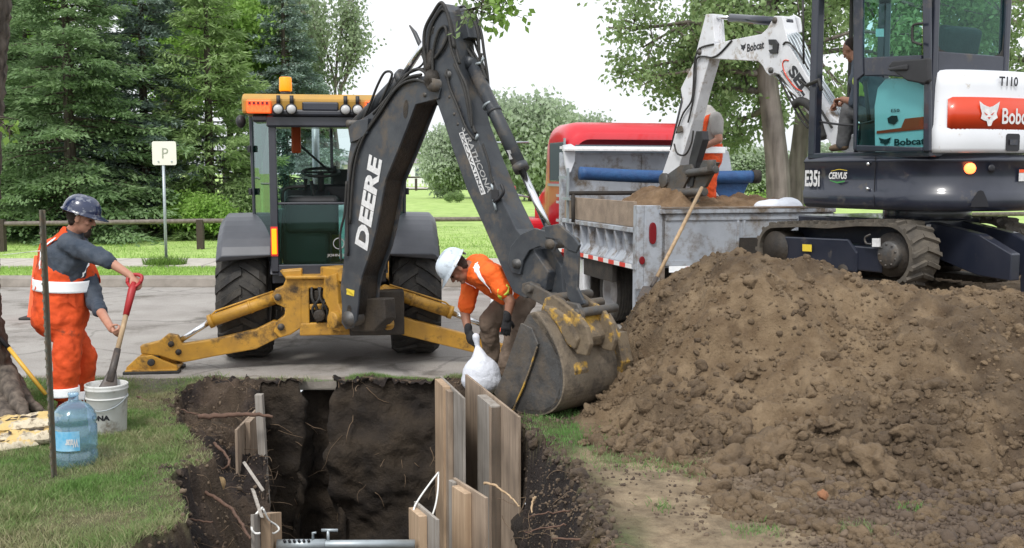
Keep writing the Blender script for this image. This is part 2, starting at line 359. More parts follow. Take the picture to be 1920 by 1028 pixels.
def parts(name, mb, m, parent, **kw):
    """one part per piece that was added to the builder"""
    cu = mb.cuts + [(len(mb.v), len(mb.f))]; out = []
    for (v0, f0), (v1, f1) in zip(cu[:-1], cu[1:]):
        q = MB(); q.v = mb.v[v0:v1]; q.f = [tuple(i-v0 for i in f) for f in mb.f[f0:f1]]; q.smooth = mb.smooth[f0:f1]; out.append(part(name, q, m, parent, **kw))
    return out
def dup(root, loc=None, rz=None, label=None, scale=None):
    r = root.copy(); col.objects.link(r)
    if loc is not None: r.location = loc
    if rz is not None: r.rotation_euler = (0, 0, rz)
    if scale is not None: r.scale = (scale,)*3 if isinstance(scale, (int, float)) else scale
    if label: r['label'] = label
    for ch in list(root.children):
        c = ch.copy(); col.objects.link(c); c.parent = r
        for g in ch.children:
            d = g.copy(); col.objects.link(d); d.parent = c
    return r
def np_mesh(name, verts, faces, m, smooth=False, cols=None):
    """verts Nx3, faces MxK arrays"""
    me = bpy.data.meshes.new(name); nv = len(verts); nf, k = faces.shape
    me.vertices.add(nv); me.vertices.foreach_set('co', np.ascontiguousarray(verts, dtype=np.float32).ravel())
    me.loops.add(nf*k); me.loops.foreach_set('vertex_index', np.ascontiguousarray(faces, dtype=np.int32).ravel())
    me.polygons.add(nf); me.polygons.foreach_set('loop_start', np.arange(0, nf*k, k, dtype=np.int32))
    me.polygons.foreach_set('loop_total', np.full(nf, k, dtype=np.int32))
    if smooth: me.polygons.foreach_set('use_smooth', np.ones(nf, dtype=bool))
    me.update(); me.validate()
    if cols is not None:
        a = me.color_attributes.new('Col', 'FLOAT_COLOR', 'POINT')
        cc = np.ones((nv, 4), dtype=np.float32); cc[:, :3] = cols; a.data.foreach_set('color', cc.ravel())
    me.materials.append(MATS[m]); return me
def grid_faces(nx, ny):
    i = np.arange(nx-1)[None, :] + np.arange(ny-1)[:, None]*nx
    return np.stack([i, i+1, i+1+nx, i+nx], -1).reshape(-1, 4)
# numpy value noise
_perm = np.random.default_rng(11).random((256, 256))
def vnoise(x, y, s=0):
    x = x + s*17.3; y = y + s*31.7
    xi = np.floor(x).astype(int); yi = np.floor(y).astype(int); fx = x-xi; fy = y-yi
    fx = fx*fx*(3-2*fx); fy = fy*fy*(3-2*fy); p = _perm
    a = p[xi & 255, yi & 255]; b = p[(xi+1) & 255, yi & 255]; c = p[xi & 255, (yi+1) & 255]; d = p[(xi+1) & 255, (yi+1) & 255]
    return (a*(1-fx)+b*fx)*(1-fy) + (c*(1-fx)+d*fx)*fy
def fbm(x, y, o=5, s=0, g=.5):
    r = 0; a = 1; t = 0
    for i in range(o): r = r + a*(vnoise(x*2**i, y*2**i, s+i)-.5); t += a; a *= g
    return r/t*2
def smooth01(x): x = np.clip(x, 0, 1); return x*x*(3-2*x)
def bolt_row(mb, pts, n, r=.02, h=.02):
    n = Vector(n).normalized()
    for p in pts: mb.cyl(Vector(p)-n*.005, Vector(p)+n*h, r, seg=10)
def text(mb, s, p00, p10, p01, lift=.003, bold=.02, shear=0):
    cu = bpy.data.curves.new('t', 'FONT'); cu.body = s; cu.offset = bold; cu.resolution_u = 3; cu.shear = shear
    o = bpy.data.objects.new('t', cu); col.objects.link(o); dg = bpy.context.evaluated_depsgraph_get(); dg.update()
    me = bpy.data.meshes.new_from_object(o.evaluated_get(dg)); vs = [v.co.copy() for v in me.vertices]; fs = [tuple(p.vertices) for p in me.polygons]
    bpy.data.objects.remove(o); bpy.data.curves.remove(cu); bpy.data.meshes.remove(me)
    x0 = min(v.x for v in vs); x1 = max(v.x for v in vs); y0 = min(v.y for v in vs); y1 = max(v.y for v in vs)
    p00, p10, p01 = Vector(p00), Vector(p10), Vector(p01); n = (p10-p00).cross(p01-p00).normalized()
    if n.dot(CAM - p00) < 0: n = -n
    mb.add([p00 + (p10-p00)*((v.x-x0)/(x1-x0)) + (p01-p00)*((v.y-y0)/(y1-y0)) + n*lift for v in vs], fs)
def poly_on(mb, uv, p00, p10, p01, lift=.003):
    p00, p10, p01 = Vector(p00), Vector(p10), Vector(p01); n = (p10-p00).cross(p01-p00).normalized()
    if n.dot(CAM - p00) < 0: n = -n
    mb.add([p00 + (p10-p00)*u + (p01-p00)*v + n*lift for u, v in uv], [tuple(range(len(uv)))])
CAT = [(.0,1),(.2,.86),(.34,.8),(.5,.76),(.66,.8),(.8,.88),(1,1),(.93,.72),(.85,.5),(.92,.34),(.8,.28),(.68,.2),(.6,.02),(.45,.0),(.38,.2),(.22,.24),(.1,.3),(.14,.5),(.06,.72)]
# ================================================================ SETTING
ROAD_Z = -0.08; KERB_Y = 9.78
def st(name, mb, m, **k): o = part(name, mb, m, **k); o['kind'] = 'structure'; return o
def quad_sheet(name, x0, x1, y0, y1, z, m, nx=2, ny=2):
    xs = np.linspace(x0, x1, nx); ys = np.linspace(y0, y1, ny); Xg, Yg = np.meshgrid(xs, ys)
    v = np.stack([Xg.ravel(), Yg.ravel(), np.full(Xg.size, z)], 1)
    o = link_mesh(name, np_mesh(name, v, grid_faces(nx, ny), m)); o['kind'] = 'structure'; return o
# trench outline (counter-clockwise seen from above is not required)
CORE = [(-2.3,9.58),(-1.93,9.6),(-1.92,9.95),(-1.65,9.95),(-1.64,9.6),(-.62,9.6),(-.36,9.0),(-.12,8.3),(.1,7.45),(-.02,6.9),(-.12,6.3),(.05,4.0),(-1.0,4.0),(-1.38,6.0),(-1.85,7.9)]
def resample(poly, step):
    out = []; n = len(poly)
    for i in range(n):
        a = np.array(poly[i]); b = np.array(poly[(i+1) % n]); L = np.linalg.norm(b-a); k = max(1, int(L/step))
        for j in range(k): out.append(a + (b-a)*j/k)
    return np.array(out)
def inside(px, py, poly):
    r = np.zeros(px.shape, bool); n = len(poly)
    for i in range(n):
        x1, y1 = poly[i]; x2, y2 = poly[(i+1) % n]
        c = ((y1 > py) != (y2 > py)) & (px < (x2-x1)*(py-y1)/(y2-y1+1e-12)+x1); r ^= c
    return r
def dist_poly(px, py, poly, closed=True):
    d = np.full(px.shape, 1e9); n = len(poly)
    for i in range(n if closed else n-1):
        x1, y1 = poly[i]; x2, y2 = poly[(i+1) % n]; dx, dy = x2-x1, y2-y1
        t = np.clip(((px-x1)*dx+(py-y1)*dy)/(dx*dx+dy*dy+1e-12), 0, 1)
        d = np.minimum(d, np.hypot(px-x1-t*dx, py-y1-t*dy))
    return d
# outer rim of the dug-away bank (grass edge)
RIM = [(-2.75,9.7),(-2.0,9.64),(-.5,9.66),(-.22,9.1),(.02,8.35),(.17,7.55),(.3,7.1),(.38,6.6),(.46,6.2),(.46,5.4),(.35,3.2),(-1.75,3.2),(-1.85,5.2),(-1.78,5.7),(-1.98,6.2),(-2.15,6.6),(-1.98,6.9),(-2.2,7.3),(-2.5,7.8),(-2.75,8.5),(-2.9,9.2)]
def terrain_z(x, y):
    xj = x + fbm(x*3, y*3, 4, 3)*.13; yj = y + fbm(x*3, y*3, 4, 9)*.13*smooth01((9.5-y)/.8)
    ins = inside(xj, yj, RIM); dr = dist_poly(xj, yj, RIM); dc = dist_poly(x, y, CORE)
    t = np.where(ins, dr/(dr+dc+1e-6), 0)
    deep = (.18 + .62*smooth01((8.6-y)/2.5))*(.12+.88*smooth01((9.6-y)/.7))
    z = -deep*smooth01(t*1.15)**.8 - (.16-.1*smooth01(x*5))*smooth01(dr/(.05+.1*smooth01(x*5)))*ins*smooth01((9.5-y)/.4)
    z = z + ins*fbm(x*5, y*5, 5, 20)*.14*smooth01(dr/.2) + ins*fbm(x*16, y*16, 3, 40)*.07 + ins*np.abs(fbm(x*9, y*9, 3, 44))*.09*(1-.5*smooth01(x*4))
    z = z + fbm(x*.9, y*.9, 4, 50)*.05*smooth01((9.6-y)/.7)*(1-ins) + fbm(x*7, y*7, 3, 60)*.015*(1-ins)
    # sods and lumps beside the rim
    z = z + (1-ins)*.07*np.exp(-(dr/.16)**2)*np.clip(fbm(x*4, y*4, 3, 70)+.3, 0, 1)
    # drop to the road edge
    return z, ins, dr
nx, ny = 600, 300
xs = np.linspace(-6.5, 6.5, nx); ys = np.linspace(3.2, KERB_Y+.02, ny); Xg, Yg = np.meshgrid(xs, ys)
Zg, INS, DR = terrain_z(Xg, Yg)
def soil_cols(x, y, ins, dr):
    g = np.array([.13,.155,.06]); dk = np.array([.04,.028,.024]); tan = np.array([.42,.325,.21]); och = np.array([.16,.115,.05]); gry = np.array([.2,.18,.15])
    n = fbm(x*1.6, y*1.6, 5, 80); n2 = fbm(x*6, y*6, 4, 90)
    c = np.zeros(x.shape+(3,)) + g
    dry = smooth01((n+.15+n2*.3)*2.2)[..., None]; c = c*(1-dry*.6) + np.array([.2,.165,.09])*dry*.6
    right = smooth01((x-.25 + n*.5)/.35)[..., None]; c = c*(1-right) + tan*(.85+.3*n2[..., None])*right
    near = (smooth01((y-9.1+n*.4)/.5))[..., None]; c = c*(1-near) + gry*near
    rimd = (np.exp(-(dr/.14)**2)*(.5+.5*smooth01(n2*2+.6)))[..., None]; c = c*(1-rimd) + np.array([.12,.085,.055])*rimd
    far = smooth01((x-1.45+n*.8)/.5)[..., None]*smooth01((6.8-y)/.5)[..., None]; c = c*(1-far)+np.array([.17,.122,.085])*far
    i3 = ins[..., None]
    low = smooth01((x-.0)/.1)*smooth01((.6-x)/.2)*0
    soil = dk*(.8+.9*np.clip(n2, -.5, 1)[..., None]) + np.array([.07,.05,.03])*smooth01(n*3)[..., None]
    ro = (smooth01((x+.45)/.15)*smooth01((6.1+n*.5-y)/.4))[..., None]*.8; soil = soil*(1-ro)+och*ro
    return np.where(i3, soil, c)
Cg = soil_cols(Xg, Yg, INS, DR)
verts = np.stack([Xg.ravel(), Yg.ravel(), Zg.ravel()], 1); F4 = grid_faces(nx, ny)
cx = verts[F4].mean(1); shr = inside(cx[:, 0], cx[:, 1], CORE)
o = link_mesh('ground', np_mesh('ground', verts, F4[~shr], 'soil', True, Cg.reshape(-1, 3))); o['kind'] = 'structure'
# trench walls: perimeter x depth
per = resample(CORE, .03); n = len(per); rows = 95
tan_ = np.roll(per, -1, 0) - np.roll(per, 1, 0); nrm = np.stack([tan_[:, 1], -tan_[:, 0]], 1); nrm /= np.linalg.norm(nrm, axis=1)[:, None] + 1e-9
cen = per.mean(0); flip = np.sign(((per - cen)*nrm).sum(1)); # outward
area = 0.5*np.sum(per[:, 0]*np.roll(per[:, 1], -1) - np.roll(per[:, 0], -1)*per[:, 1]); nrm *= (1 if area > 0 else -1)
zt, _, _ = terrain_z(per[:, 0], per[:, 1]); zt = np.where(per[:, 1] > 9.65, -.125, zt); s_ = np.arange(n)*.03
W = np.zeros((rows, n, 3))
for j in range(rows):
    t = j/(rows-1); z = zt + .004 - t*(2.75+zt)
    recess = ((per[:, 1] > 9.65)).astype(float)
    d = .04 + fbm(s_*1.3+5, z*1.3, 5, 7)*.26*(1-recess*.8) + fbm(s_*7, z*7, 4, 17)*.07 - .12*t + .05*np.sin(z*3+s_)
    d = d*smooth01(t*12+.15) + .03
    d = np.where(per[:, 1] > 9.5, np.minimum(d, .1 + 0*d), d)
    W[j, :, 0] = per[:, 0] + nrm[:, 0]*d; W[j, :, 1] = per[:, 1] + nrm[:, 1]*d; W[j, :, 2] = z
W = np.concatenate([W, W[:, :1]], 1)
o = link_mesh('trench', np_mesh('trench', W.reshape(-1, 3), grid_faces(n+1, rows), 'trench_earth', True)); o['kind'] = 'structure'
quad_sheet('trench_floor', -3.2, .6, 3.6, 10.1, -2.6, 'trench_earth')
# flanking lawn so that the ground goes on beyond the frame
quad_sheet('lawn', -60, -6.5, -20, KERB_Y+.02, -.01, 'soil'); quad_sheet('lawn', 6.5, 60, -20, KERB_Y+.02, -.01, 'soil'); quad_sheet('lawn', -6.5, 6.5, -20, 3.2, -.01, 'soil')
for q in [x for x in col.objects if x.name.startswith('lawn')]:
    a = q.data.color_attributes.new('Col', 'FLOAT_COLOR', 'POINT'); a.data.foreach_set('color', np.tile([.11,.125,.045,1], len(q.data.vertices)).astype(np.float32))
# kerbs, road, strips, pavement, park
m = mat('asphalt', (.28, .26, .24), .92, c2=(.37, .35, .325), scale=1.2, amt=.9, bump=.35, bscale=160, dirt=(.13, .115, .095), dscale=.9, damt=.25)
nt = m.node_tree; N = nt.nodes; L = nt.links; b = N['Principled BSDF']      # fine cracks and tar seams
tc = N.new('ShaderNodeTexCoord'); vo = N.new('ShaderNodeTexVoronoi'); vo.feature = 'DISTANCE_TO_EDGE'; vo.inputs['Scale'].default_value = .55
nd = N.new('ShaderNodeTexNoise'); nd.inputs['Scale'].default_value = 1.5; nd.inputs['Detail'].default_value = 6
va = N.new('ShaderNodeMix'); va.data_type = 'RGBA'; va.inputs[0].default_value = .25; L.new(tc.outputs['Object'], nd.inputs['Vector'])
L.new(tc.outputs['Object'], va.inputs[6]); L.new(nd.outputs['Color'], va.inputs[7]); L.new(va.outputs[2], vo.inputs['Vector'])
mr = N.new('ShaderNodeMapRange'); mr.inputs[1].default_value = .004; mr.inputs[2].default_value = .012; mr.inputs[3].default_value = .72; mr.inputs[4].default_value = 1; L.new(vo.outputs[0], mr.inputs[0])
sp = N.new('ShaderNodeTexNoise'); sp.inputs['Scale'].default_value = 90; sp.inputs['Detail'].default_value = 2; L.new(tc.outputs['Object'], sp.inputs['Vector'])
m2 = N.new('ShaderNodeMapRange'); m2.inputs[1].default_value = .3; m2.inputs[2].default_value = .7; m2.inputs[3].default_value = .82; m2.inputs[4].default_value = 1.14; L.new(sp.outputs[0], m2.inputs[0])
mm = N.new('ShaderNodeMath'); mm.operation = 'MULTIPLY'; L.new(mr.outputs[0], mm.inputs[0]); L.new(m2.outputs[0], mm.inputs[1])
src = b.inputs['Base Color'].links[0].from_socket; cm = N.new('ShaderNodeVectorMath'); cm.operation = 'SCALE'; L.new(src, cm.inputs[0]); L.new(mm.outputs[0], cm.inputs['Scale']); L.new(cm.outputs[0], b.inputs['Base Color'])
quad_sheet('road', -80, 80, KERB_Y+.02, 18.55, ROAD_Z, 'asphalt', 40, 8)
k = MB(); k.box((0, KERB_Y+.1, -.06), (160, .16, .115)); 
st('kerb', k, 'kerb_concrete', bevel=.02)
k = MB(); k.prism([V(-80,18.5,-.2), V(-80,18.5,ROAD_Z+.02), V(-80,18.54,.06), V(-80,18.62,.1), V(-80,18.8,.1), V(-80,18.8,-.2)], V(160,0,0)); st('kerb', k, 'kerb_concrete')
k = MB(); x = -60
while x < 60: k.box((x+.99, 21.5, .02), (1.97, 1.75, .2)); x += 2
st('pavement', k, 'concrete', bevel=.012)
park = mat('park_lawn', (.33, .48, .12), .9, c2=(.42, .55, .18), scale=.8, amt=.9, bump=.8, bscale=9, dirt=(.24, .36, .09), dscale=1.4, damt=.4)
xs_ = np.linspace(-80, 80, 161); ys_ = np.concatenate([np.linspace(18.8, 40, 60), np.geomspace(41, 1600, 50)])
Xp, Yp = np.meshgrid(xs_, ys_); Xp = Xp*np.maximum(1, Yp/60); Zp = .08 + fbm(Xp*.5, Yp*.5, 4, 5)*.05*(Yp < 400)
Zp = np.where((Yp > 20.4) & (Yp < 22.6), -.02, Zp)
o = link_mesh('park_lawn', np_mesh('park_lawn', np.stack([Xp.ravel(), Yp.ravel(), Zp.ravel()], 1), grid_faces(161, 110), 'park_lawn', True)); o['kind'] = 'structure'
far_road = quad_sheet('far_road', -300, 300, 118, 132, .2, 'concrete')

# ---------------------------------------------------------------- dirt pile: heightfield over surveyed points
EXZ = .84
PT = [(G(*q)[0], G(*q)[1], -.03) for q in [(1062,785),(1125,872),(1238,938),(1330,972),(1430,1002),(1520,1024),(1640,1062),(1900,1130)]]
PT += [(3.4,4.8,.0),(4.6,4.8,.05),(6.5,5.0,.1),(.85,9.6,-.1),(.9,10.3,-.1),(.62,8.9,.0),(1.2,10.6,-.12),(1.9,10.8,-.1),(1.2,11.6,-.25),(2.2,12.4,-.15),(3.5,13.6,-.1),(6,14,-.1),(.2,7.9,-.12),(.2,6.9,-.2),(1,5.3,-.25),(0,10.5,-.4),(0,12,-.5),(8,13.5,.3)]
for px, py, Y in [(1150,598,9.6),(1180,575,9.5),(1215,548,9.3),(1262,518,9.1),(1310,503,8.9),(1360,478,8.8),(1402,462,8.65),(1450,475,8.6),(1500,492,8.65),(1560,505,8.6),(1610,532,8.5),(1670,562,8.4),(1760,560,8.6),(1860,560,8.6),(1990,560,8.7),
                  (1150,700,8.75),(1250,720,7.9),(1300,640,8.1),(1420,640,7.95),(1500,720,7.45),(1600,800,6.95),(1700,660,7.7),(1850,700,7.4),(1910,850,6.55),(1330,900,6.45),(1430,925,6.2),(1520,950,5.95),(1640,965,5.75),(1780,965,5.7),(1910,970,5.6),(1250,865,6.85),(1150,810,7.45),(1380,800,7.0)]:
    p = P(px, py, Y); PT.append((p.x, p.y, p.z))
for x, y in [(2.6,10.2),(3.3,9.7),(4.2,9.6),(5.2,9.6),(6.5,9.6),(2.6,11),(3.0,11.6),(4.2,11.4),(5.5,11.4),(7,11),(3.6,10.6),(3.2,12.3),(4.4,12.6),(5.6,12.6),(7,12.4)]: PT.append((x, y, EXZ-.03-(.09 if y < 10 else 0)))
PT = np.array(PT, float)
def tps(d): return np.where(d > 1e-9, d*d*np.log(d+1e-12), 0)
n = len(PT); D = tps(np.hypot(PT[:, None, 0]-PT[None, :, 0], PT[:, None, 1]-PT[None, :, 1])) + np.eye(n)*.03
A = np.zeros((n+3, n+3)); A[:n, :n] = D; Q = np.c_[np.ones(n), PT[:, :2]]; A[:n, n:] = Q; A[n:, :n] = Q.T
sol = np.linalg.solve(A, np.r_[PT[:, 2], 0, 0, 0])
def pile_z(x, y, rough=True):
    x = np.asarray(x, float); y = np.asarray(y, float); sh = x.shape; xf, yf = x.ravel(), y.ravel()
    z = sol[n] + sol[n+1]*xf + sol[n+2]*yf
    for i in range(n): z = z + sol[i]*tps(np.hypot(xf-PT[i, 0], yf-PT[i, 1]))
    z = np.minimum(z.reshape(sh), 1.42)
    if rough:
        x2 = x; y2 = y
        k = smooth01((z+.05)/.2); flat = smooth01((y-9.3)/.4)*smooth01((x-2.3)/.3)
        f = (1-.6*flat)
        u = x*.8+y*.6; v = -x*.6+y*.8
        z = z + k*f*(fbm(u*1.1, v*1.1, 4, 101)*.16 + np.abs(fbm(u*2.4, v*1.2, 4, 111))*.2 - .085 + fbm(x*6, y*6, 4, 121)*.085 + fbm(x*20, y*20, 3, 131)*.03)
        wv = np.abs(((y-9.5)*.9+(x)*.2) * 9 % 2 - 1); z = z + flat*.03*wv*fbm(x*2, y*2, 2, 5)
    return z
nx2, ny2 = 470, 470; xs = np.linspace(.1, 8.6, nx2); ys = np.linspace(4.7, 13.4, ny2); Xm, Ym = np.meshgrid(xs, ys); Zm = pile_z(Xm, Ym)
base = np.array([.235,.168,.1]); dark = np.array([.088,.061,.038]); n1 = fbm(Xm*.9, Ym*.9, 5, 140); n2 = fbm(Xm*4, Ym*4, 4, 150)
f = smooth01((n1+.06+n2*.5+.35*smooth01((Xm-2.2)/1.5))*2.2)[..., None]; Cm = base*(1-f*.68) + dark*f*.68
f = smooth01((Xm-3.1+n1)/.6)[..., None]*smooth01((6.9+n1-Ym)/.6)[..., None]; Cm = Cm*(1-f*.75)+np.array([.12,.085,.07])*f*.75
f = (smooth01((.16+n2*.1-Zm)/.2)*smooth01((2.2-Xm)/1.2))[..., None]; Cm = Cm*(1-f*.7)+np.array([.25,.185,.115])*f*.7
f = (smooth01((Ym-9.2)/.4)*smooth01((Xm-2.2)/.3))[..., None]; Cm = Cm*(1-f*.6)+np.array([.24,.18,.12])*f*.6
PF = grid_faces(nx2, ny2); _c = np.stack([Xm.ravel(), Ym.ravel()], 1)[PF].mean(1); _z = Zm.ravel()[PF].mean(1)
PF = PF[~((inside(_c[:, 0], _c[:, 1], RIM) | (dist_poly(_c[:, 0], _c[:, 1], RIM) < .22)) & (_z < .03))]
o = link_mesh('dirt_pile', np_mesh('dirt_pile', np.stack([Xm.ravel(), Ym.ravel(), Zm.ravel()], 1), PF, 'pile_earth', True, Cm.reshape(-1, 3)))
tagit(o, 'large heap of loose brown excavated dirt beside the trench', 'dirt pile')

# clods
def ico(sub):
    t = (1+5**.5)/2; v = [(-1,t,0),(1,t,0),(-1,-t,0),(1,-t,0),(0,-1,t),(0,1,t),(0,-1,-t),(0,1,-t),(t,0,-1),(t,0,1),(-t,0,-1),(-t,0,1)]
    f = [(0,11,5),(0,5,1),(0,1,7),(0,7,10),(0,10,11),(1,5,9),(5,11,4),(11,10,2),(10,7,6),(7,1,8),(3,9,4),(3,4,2),(3,2,6),(3,6,8),(3,8,9),(4,9,5),(2,4,11),(6,2,10),(8,6,7),(9,8,1)]
    v = [Vector(p).normalized() for p in v]
    for _ in range(sub):
        c = {}; nf = []
        def mid(a, b):
            k = (min(a, b), max(a, b))
            if k not in c: c[k] = len(v); v.append(((v[a]+v[b])/2).normalized())
            return c[k]
        for a, b, d in f: x, y, z = mid(a, b), mid(b, d), mid(d, a); nf += [(a,x,z),(b,y,x),(d,z,y),(x,y,z)]
        f = nf
    return np.array([tuple(p) for p in v]), np.array(f)
IC1 = ico(1); IC2 = ico(2); IC3 = ico(3)
def rock_variant(ic, seed, amp=.3, freq=1.3):
    out = []
    for p in ic[0]:
        q = Vector(p)*freq + Vector((seed*3.1, seed*1.7, seed)); r = 1 + amp*mnoise.noise(q)*1.6 + amp*.5*mnoise.noise(q*2.7) + amp*.22*mnoise.noise(q*6)
        out.append(Vector(p)*r)
    return np.array([tuple(p) for p in out])
def scatter(name, pos, size, ic, m, seeds=8, smooth=False, sq=(.6, 1)):
    vars_ = [rock_variant(ic, i+1) for i in range(seeds)]; nv = len(ic[0]); k = len(pos)
    vid = rng.integers(0, seeds, k); base_ = np.array(vars_)[vid]
    q = rng.normal(size=(k, 4)); q /= np.linalg.norm(q, axis=1)[:, None]; w, x, y, z = q.T
    Rm = np.stack([1-2*(y*y+z*z), 2*(x*y-z*w), 2*(x*z+y*w), 2*(x*y+z*w), 1-2*(x*x+z*z), 2*(y*z-x*w), 2*(x*z-y*w), 2*(y*z+x*w), 1-2*(x*x+y*y)], -1).reshape(k, 3, 3)
    sc = size[:, None]*rng.uniform(sq[0], sq[1], (k, 3)); vv = np.einsum('kij,kvj->kvi', Rm, base_*sc[:, None, :]) + pos[:, None, :]
    ff = (ic[1][None] + (np.arange(k)*nv)[:, None, None]).reshape(-1, 3)
    return np_mesh(name, vv.reshape(-1, 3), ff, m, smooth)
def sample_pile(k, toe):
    P_ = []
    while len(P_) < k:
        x = rng.uniform(.4, 6.5, 4*k); y = rng.uniform(4.9, 10.6, 4*k); z = pile_z(x, y); gz = terrain_z(x, np.minimum(y, 9.75))[0]
        bnd = fbm(x*1.5, y*1.5, 3, 200)
        w = np.exp(-np.clip(z, 0, 2)*toe)*(.45+.9*np.clip(bnd+.3, 0, 1))
        ok = (z > gz-.03) & (rng.random(4*k) < w) & ~((x < .75) & (y < 9) & (y > 7.6) & (z < .05)) & ~((inside(x, y, RIM) | (dist_poly(x, y, RIM) < .2)) & (z < .06))
        P_ += list(zip(x[ok], y[ok], z[ok]))
    return np.array(P_[:k])
p1 = sample_pile(15000, .9); s1 = rng.lognormal(-4.5, .45, len(p1)); p1[:, 2] += s1*.2
clod = link_mesh('dirt_crumbs', scatter('dirt_crumbs', p1, s1, IC1, 'clod_earth')); tagit(clod, 'small crumbs and clods strewn over the dirt heap and its foot', 'dirt clods', kind='stuff')
p2 = sample_pile(3600, 3.2); s2 = np.clip(rng.lognormal(-3.5, .42, len(p2)), .016, .085); p2[:, 2] += s2*.15
clod = link_mesh('dirt_lumps', scatter('dirt_lumps', p2, s2, IC2, 'clod_earth', smooth=False, sq=(.5, 1))); tagit(clod, 'fist-sized brown clay lumps gathered along the foot of the heap', 'dirt clods', kind='stuff')
big = [((1265,860),.13),((1235,845),.09),((1290,835),.09),((1370,880),.15),((1440,850),.17),((1500,810),.10),((1530,905),.10),((1590,850),.11),((1640,870),.13),((1170,842),.085),((1215,810),.08),((1555,800),.08),((1335,800),.08),((1700,820),.09),((1410,700),.07),((1660,925),.09),((1095,838),.055),((1770,870),.08),((1345,925),.10)]
for i, ((px, py), s) in enumerate(big):
    g = None
    for Y in np.arange(5.6, 10, .03):
        q = P(px, py, Y); zz = max(float(pile_z(np.array([q.x]), np.array([q.y]))[0]), 0)
        if q.z < zz: g = q; break
    if g is None: g = G(px, py)
    me = np_mesh('earth_clod', rock_variant(IC3, 20+i, .42, 1.7)*np.array([s*rng.uniform(.8,1.1), s*rng.uniform(.7,.9), s*rng.uniform(.6,.85)]), IC3[1], 'clod_earth', False)
    o = link_mesh('earth_clod', me); o.location = (g.x, g.y, g.z+s*.12); o.rotation_euler = (rng.uniform(-.4,.4), rng.uniform(-.4,.4), rng.uniform(0,6))
    tagit(o, 'big lump of hard brown clay lying on the lower slope of the dirt heap', 'clod', 'big clay lumps on the dirt heap')
k = 24000; x = np.concatenate([rng.uniform(.1, 5, k), rng.uniform(-2.9, .6, k//2)]); y = np.concatenate([rng.uniform(4.9, 8.2, k), rng.uniform(5, 9.7, k//2)])
z, ins_, dr_ = terrain_z(x, y); wd = np.where(x > .25, np.clip(.08+.75*smooth01((x-1.3)/.5)+fbm(x*2, y*2, 4, 210)*.9, .02, 1), 0) + ins_*.6 + np.exp(-(dr_/.1)**2)*.5
ok = (rng.random(len(x)) < wd) & ~inside(x, y, CORE); sz = rng.lognormal(-5.0, .5, ok.sum())*np.where(x[ok] > 1.5, 1.7, 1)
clod = link_mesh('soil_crumbs', scatter('soil_crumbs', np.stack([x[ok], y[ok], z[ok]+sz*.3], 1), sz, IC1, 'bank_crumb')); tagit(clod, 'crumbs of soil strewn on the bare ground and trench banks', 'soil crumbs', kind='stuff')
rr2 = resample(RIM, .022); rr2 = rr2[(rr2[:, 1] < 9.3) & (rr2[:, 1] > 4.6)]; rr2 = np.concatenate([rr2+rng.normal(0, .05, rr2.shape) for _ in range(3)]); rz, ri, rd = terrain_z(rr2[:, 0], rr2[:, 1])
ok = rng.random(len(rr2)) < np.where(rr2[:, 0] > 0, .5, .22); sz = rng.lognormal(-4.0, .45, ok.sum())
o = link_mesh('sod_clumps', scatter('sod_clumps', np.stack([rr2[ok, 0], rr2[ok, 1], rz[ok]-sz*.1], 1), sz, IC2, 'bank_sod', seeds=8)); tagit(o, 'dark crumbling sod and root clumps along the dug rim', 'sod clumps', kind='stuff')
# orange and purple stones noted in the heap
for (px, py, s, c, lab) in [(1543,928,.028,(.26,.12,.06),'small orange stone low on the dirt heap'),(1640,845,.05,(.09,.06,.06),'dark purplish sod lump in the dirt heap')]:
    g = G(px, py, .12); mm_ = mat('stone%d' % px, c, .9, bump=.5); me = np_mesh('stone', rock_variant(IC2, 77+px % 9)*s, IC2[1], 'stone%d' % px, True); o = link_mesh('stone', me); o.location = g; tagit(o, lab, 'stone')

# ---------------------------------------------------------------- grass
def blades(pos, h, w, lean, name, cols):
    k = len(pos); a = rng.uniform(0, 2*math.pi, k); b = rng.uniform(0, 2*math.pi, k); l = rng.uniform(.1, 1, k)*lean
    d = np.stack([np.cos(a), np.sin(a), np.zeros(k)], 1)*w[:, None]/2; tip = np.stack([np.cos(b)*l, np.sin(b)*l, np.sqrt(np.clip(1-l*l, .05, 1))], 1)*h[:, None]
    v = np.stack([pos-d, pos+d, pos+tip*.55+d*.7, pos+tip*np.array([1.15,1.15,.95])], 1)
    f = np.arange(k*4).reshape(k, 4); return np_mesh(name, v.reshape(-1, 3), f, 'grass_blade', False, np.repeat(cols, 4, 0))
def grass_patch(k, x0, x1, y0, y1, keep, s=0):
    x = rng.uniform(x0, x1, k); y = rng.uniform(y0, y1, k); z, ins, dr = terrain_z(x, y); n = fbm(x*1.6, y*1.6, 5, 80)
    ok = keep(x, y, ins, dr, n); x, y, z, n = x[ok], y[ok], z[ok], n[ok]; n2 = fbm(x*5, y*5, 3, 33)
    t = np.clip(.45+n*.9+n2*.6+rng.normal(0, .22, len(x)), 0, 1)[:, None]
    c = np.array([.18,.32,.085])*(1-t) + np.array([.43,.39,.24])*t
    return np.stack([x, y, z-.004], 1), c
pa, c_a = grass_patch(330000, -6.3, -1.6, 4.6, 9.75, lambda x, y, i, d, n: (~i) & (rng.random(len(x)) < np.clip(1.0-n*.9, .25, 1)) & (rng.random(len(x)) > smooth01((y-9.0)/.8)*.75) & (y*.62+.4 > -x))
h = rng.uniform(.018, .06, len(pa))*np.clip(1+fbm(pa[:, 0]*2.5, pa[:, 1]*2.5, 4, 77)*1.3, .5, 1.9); me = blades(pa, h, rng.uniform(.0025, .005, len(pa)), .8, 'grass', c_a)
tagit(link_mesh('grass', me), 'short patchy green and straw grass on the left bank of the trench', 'grass', kind='stuff')
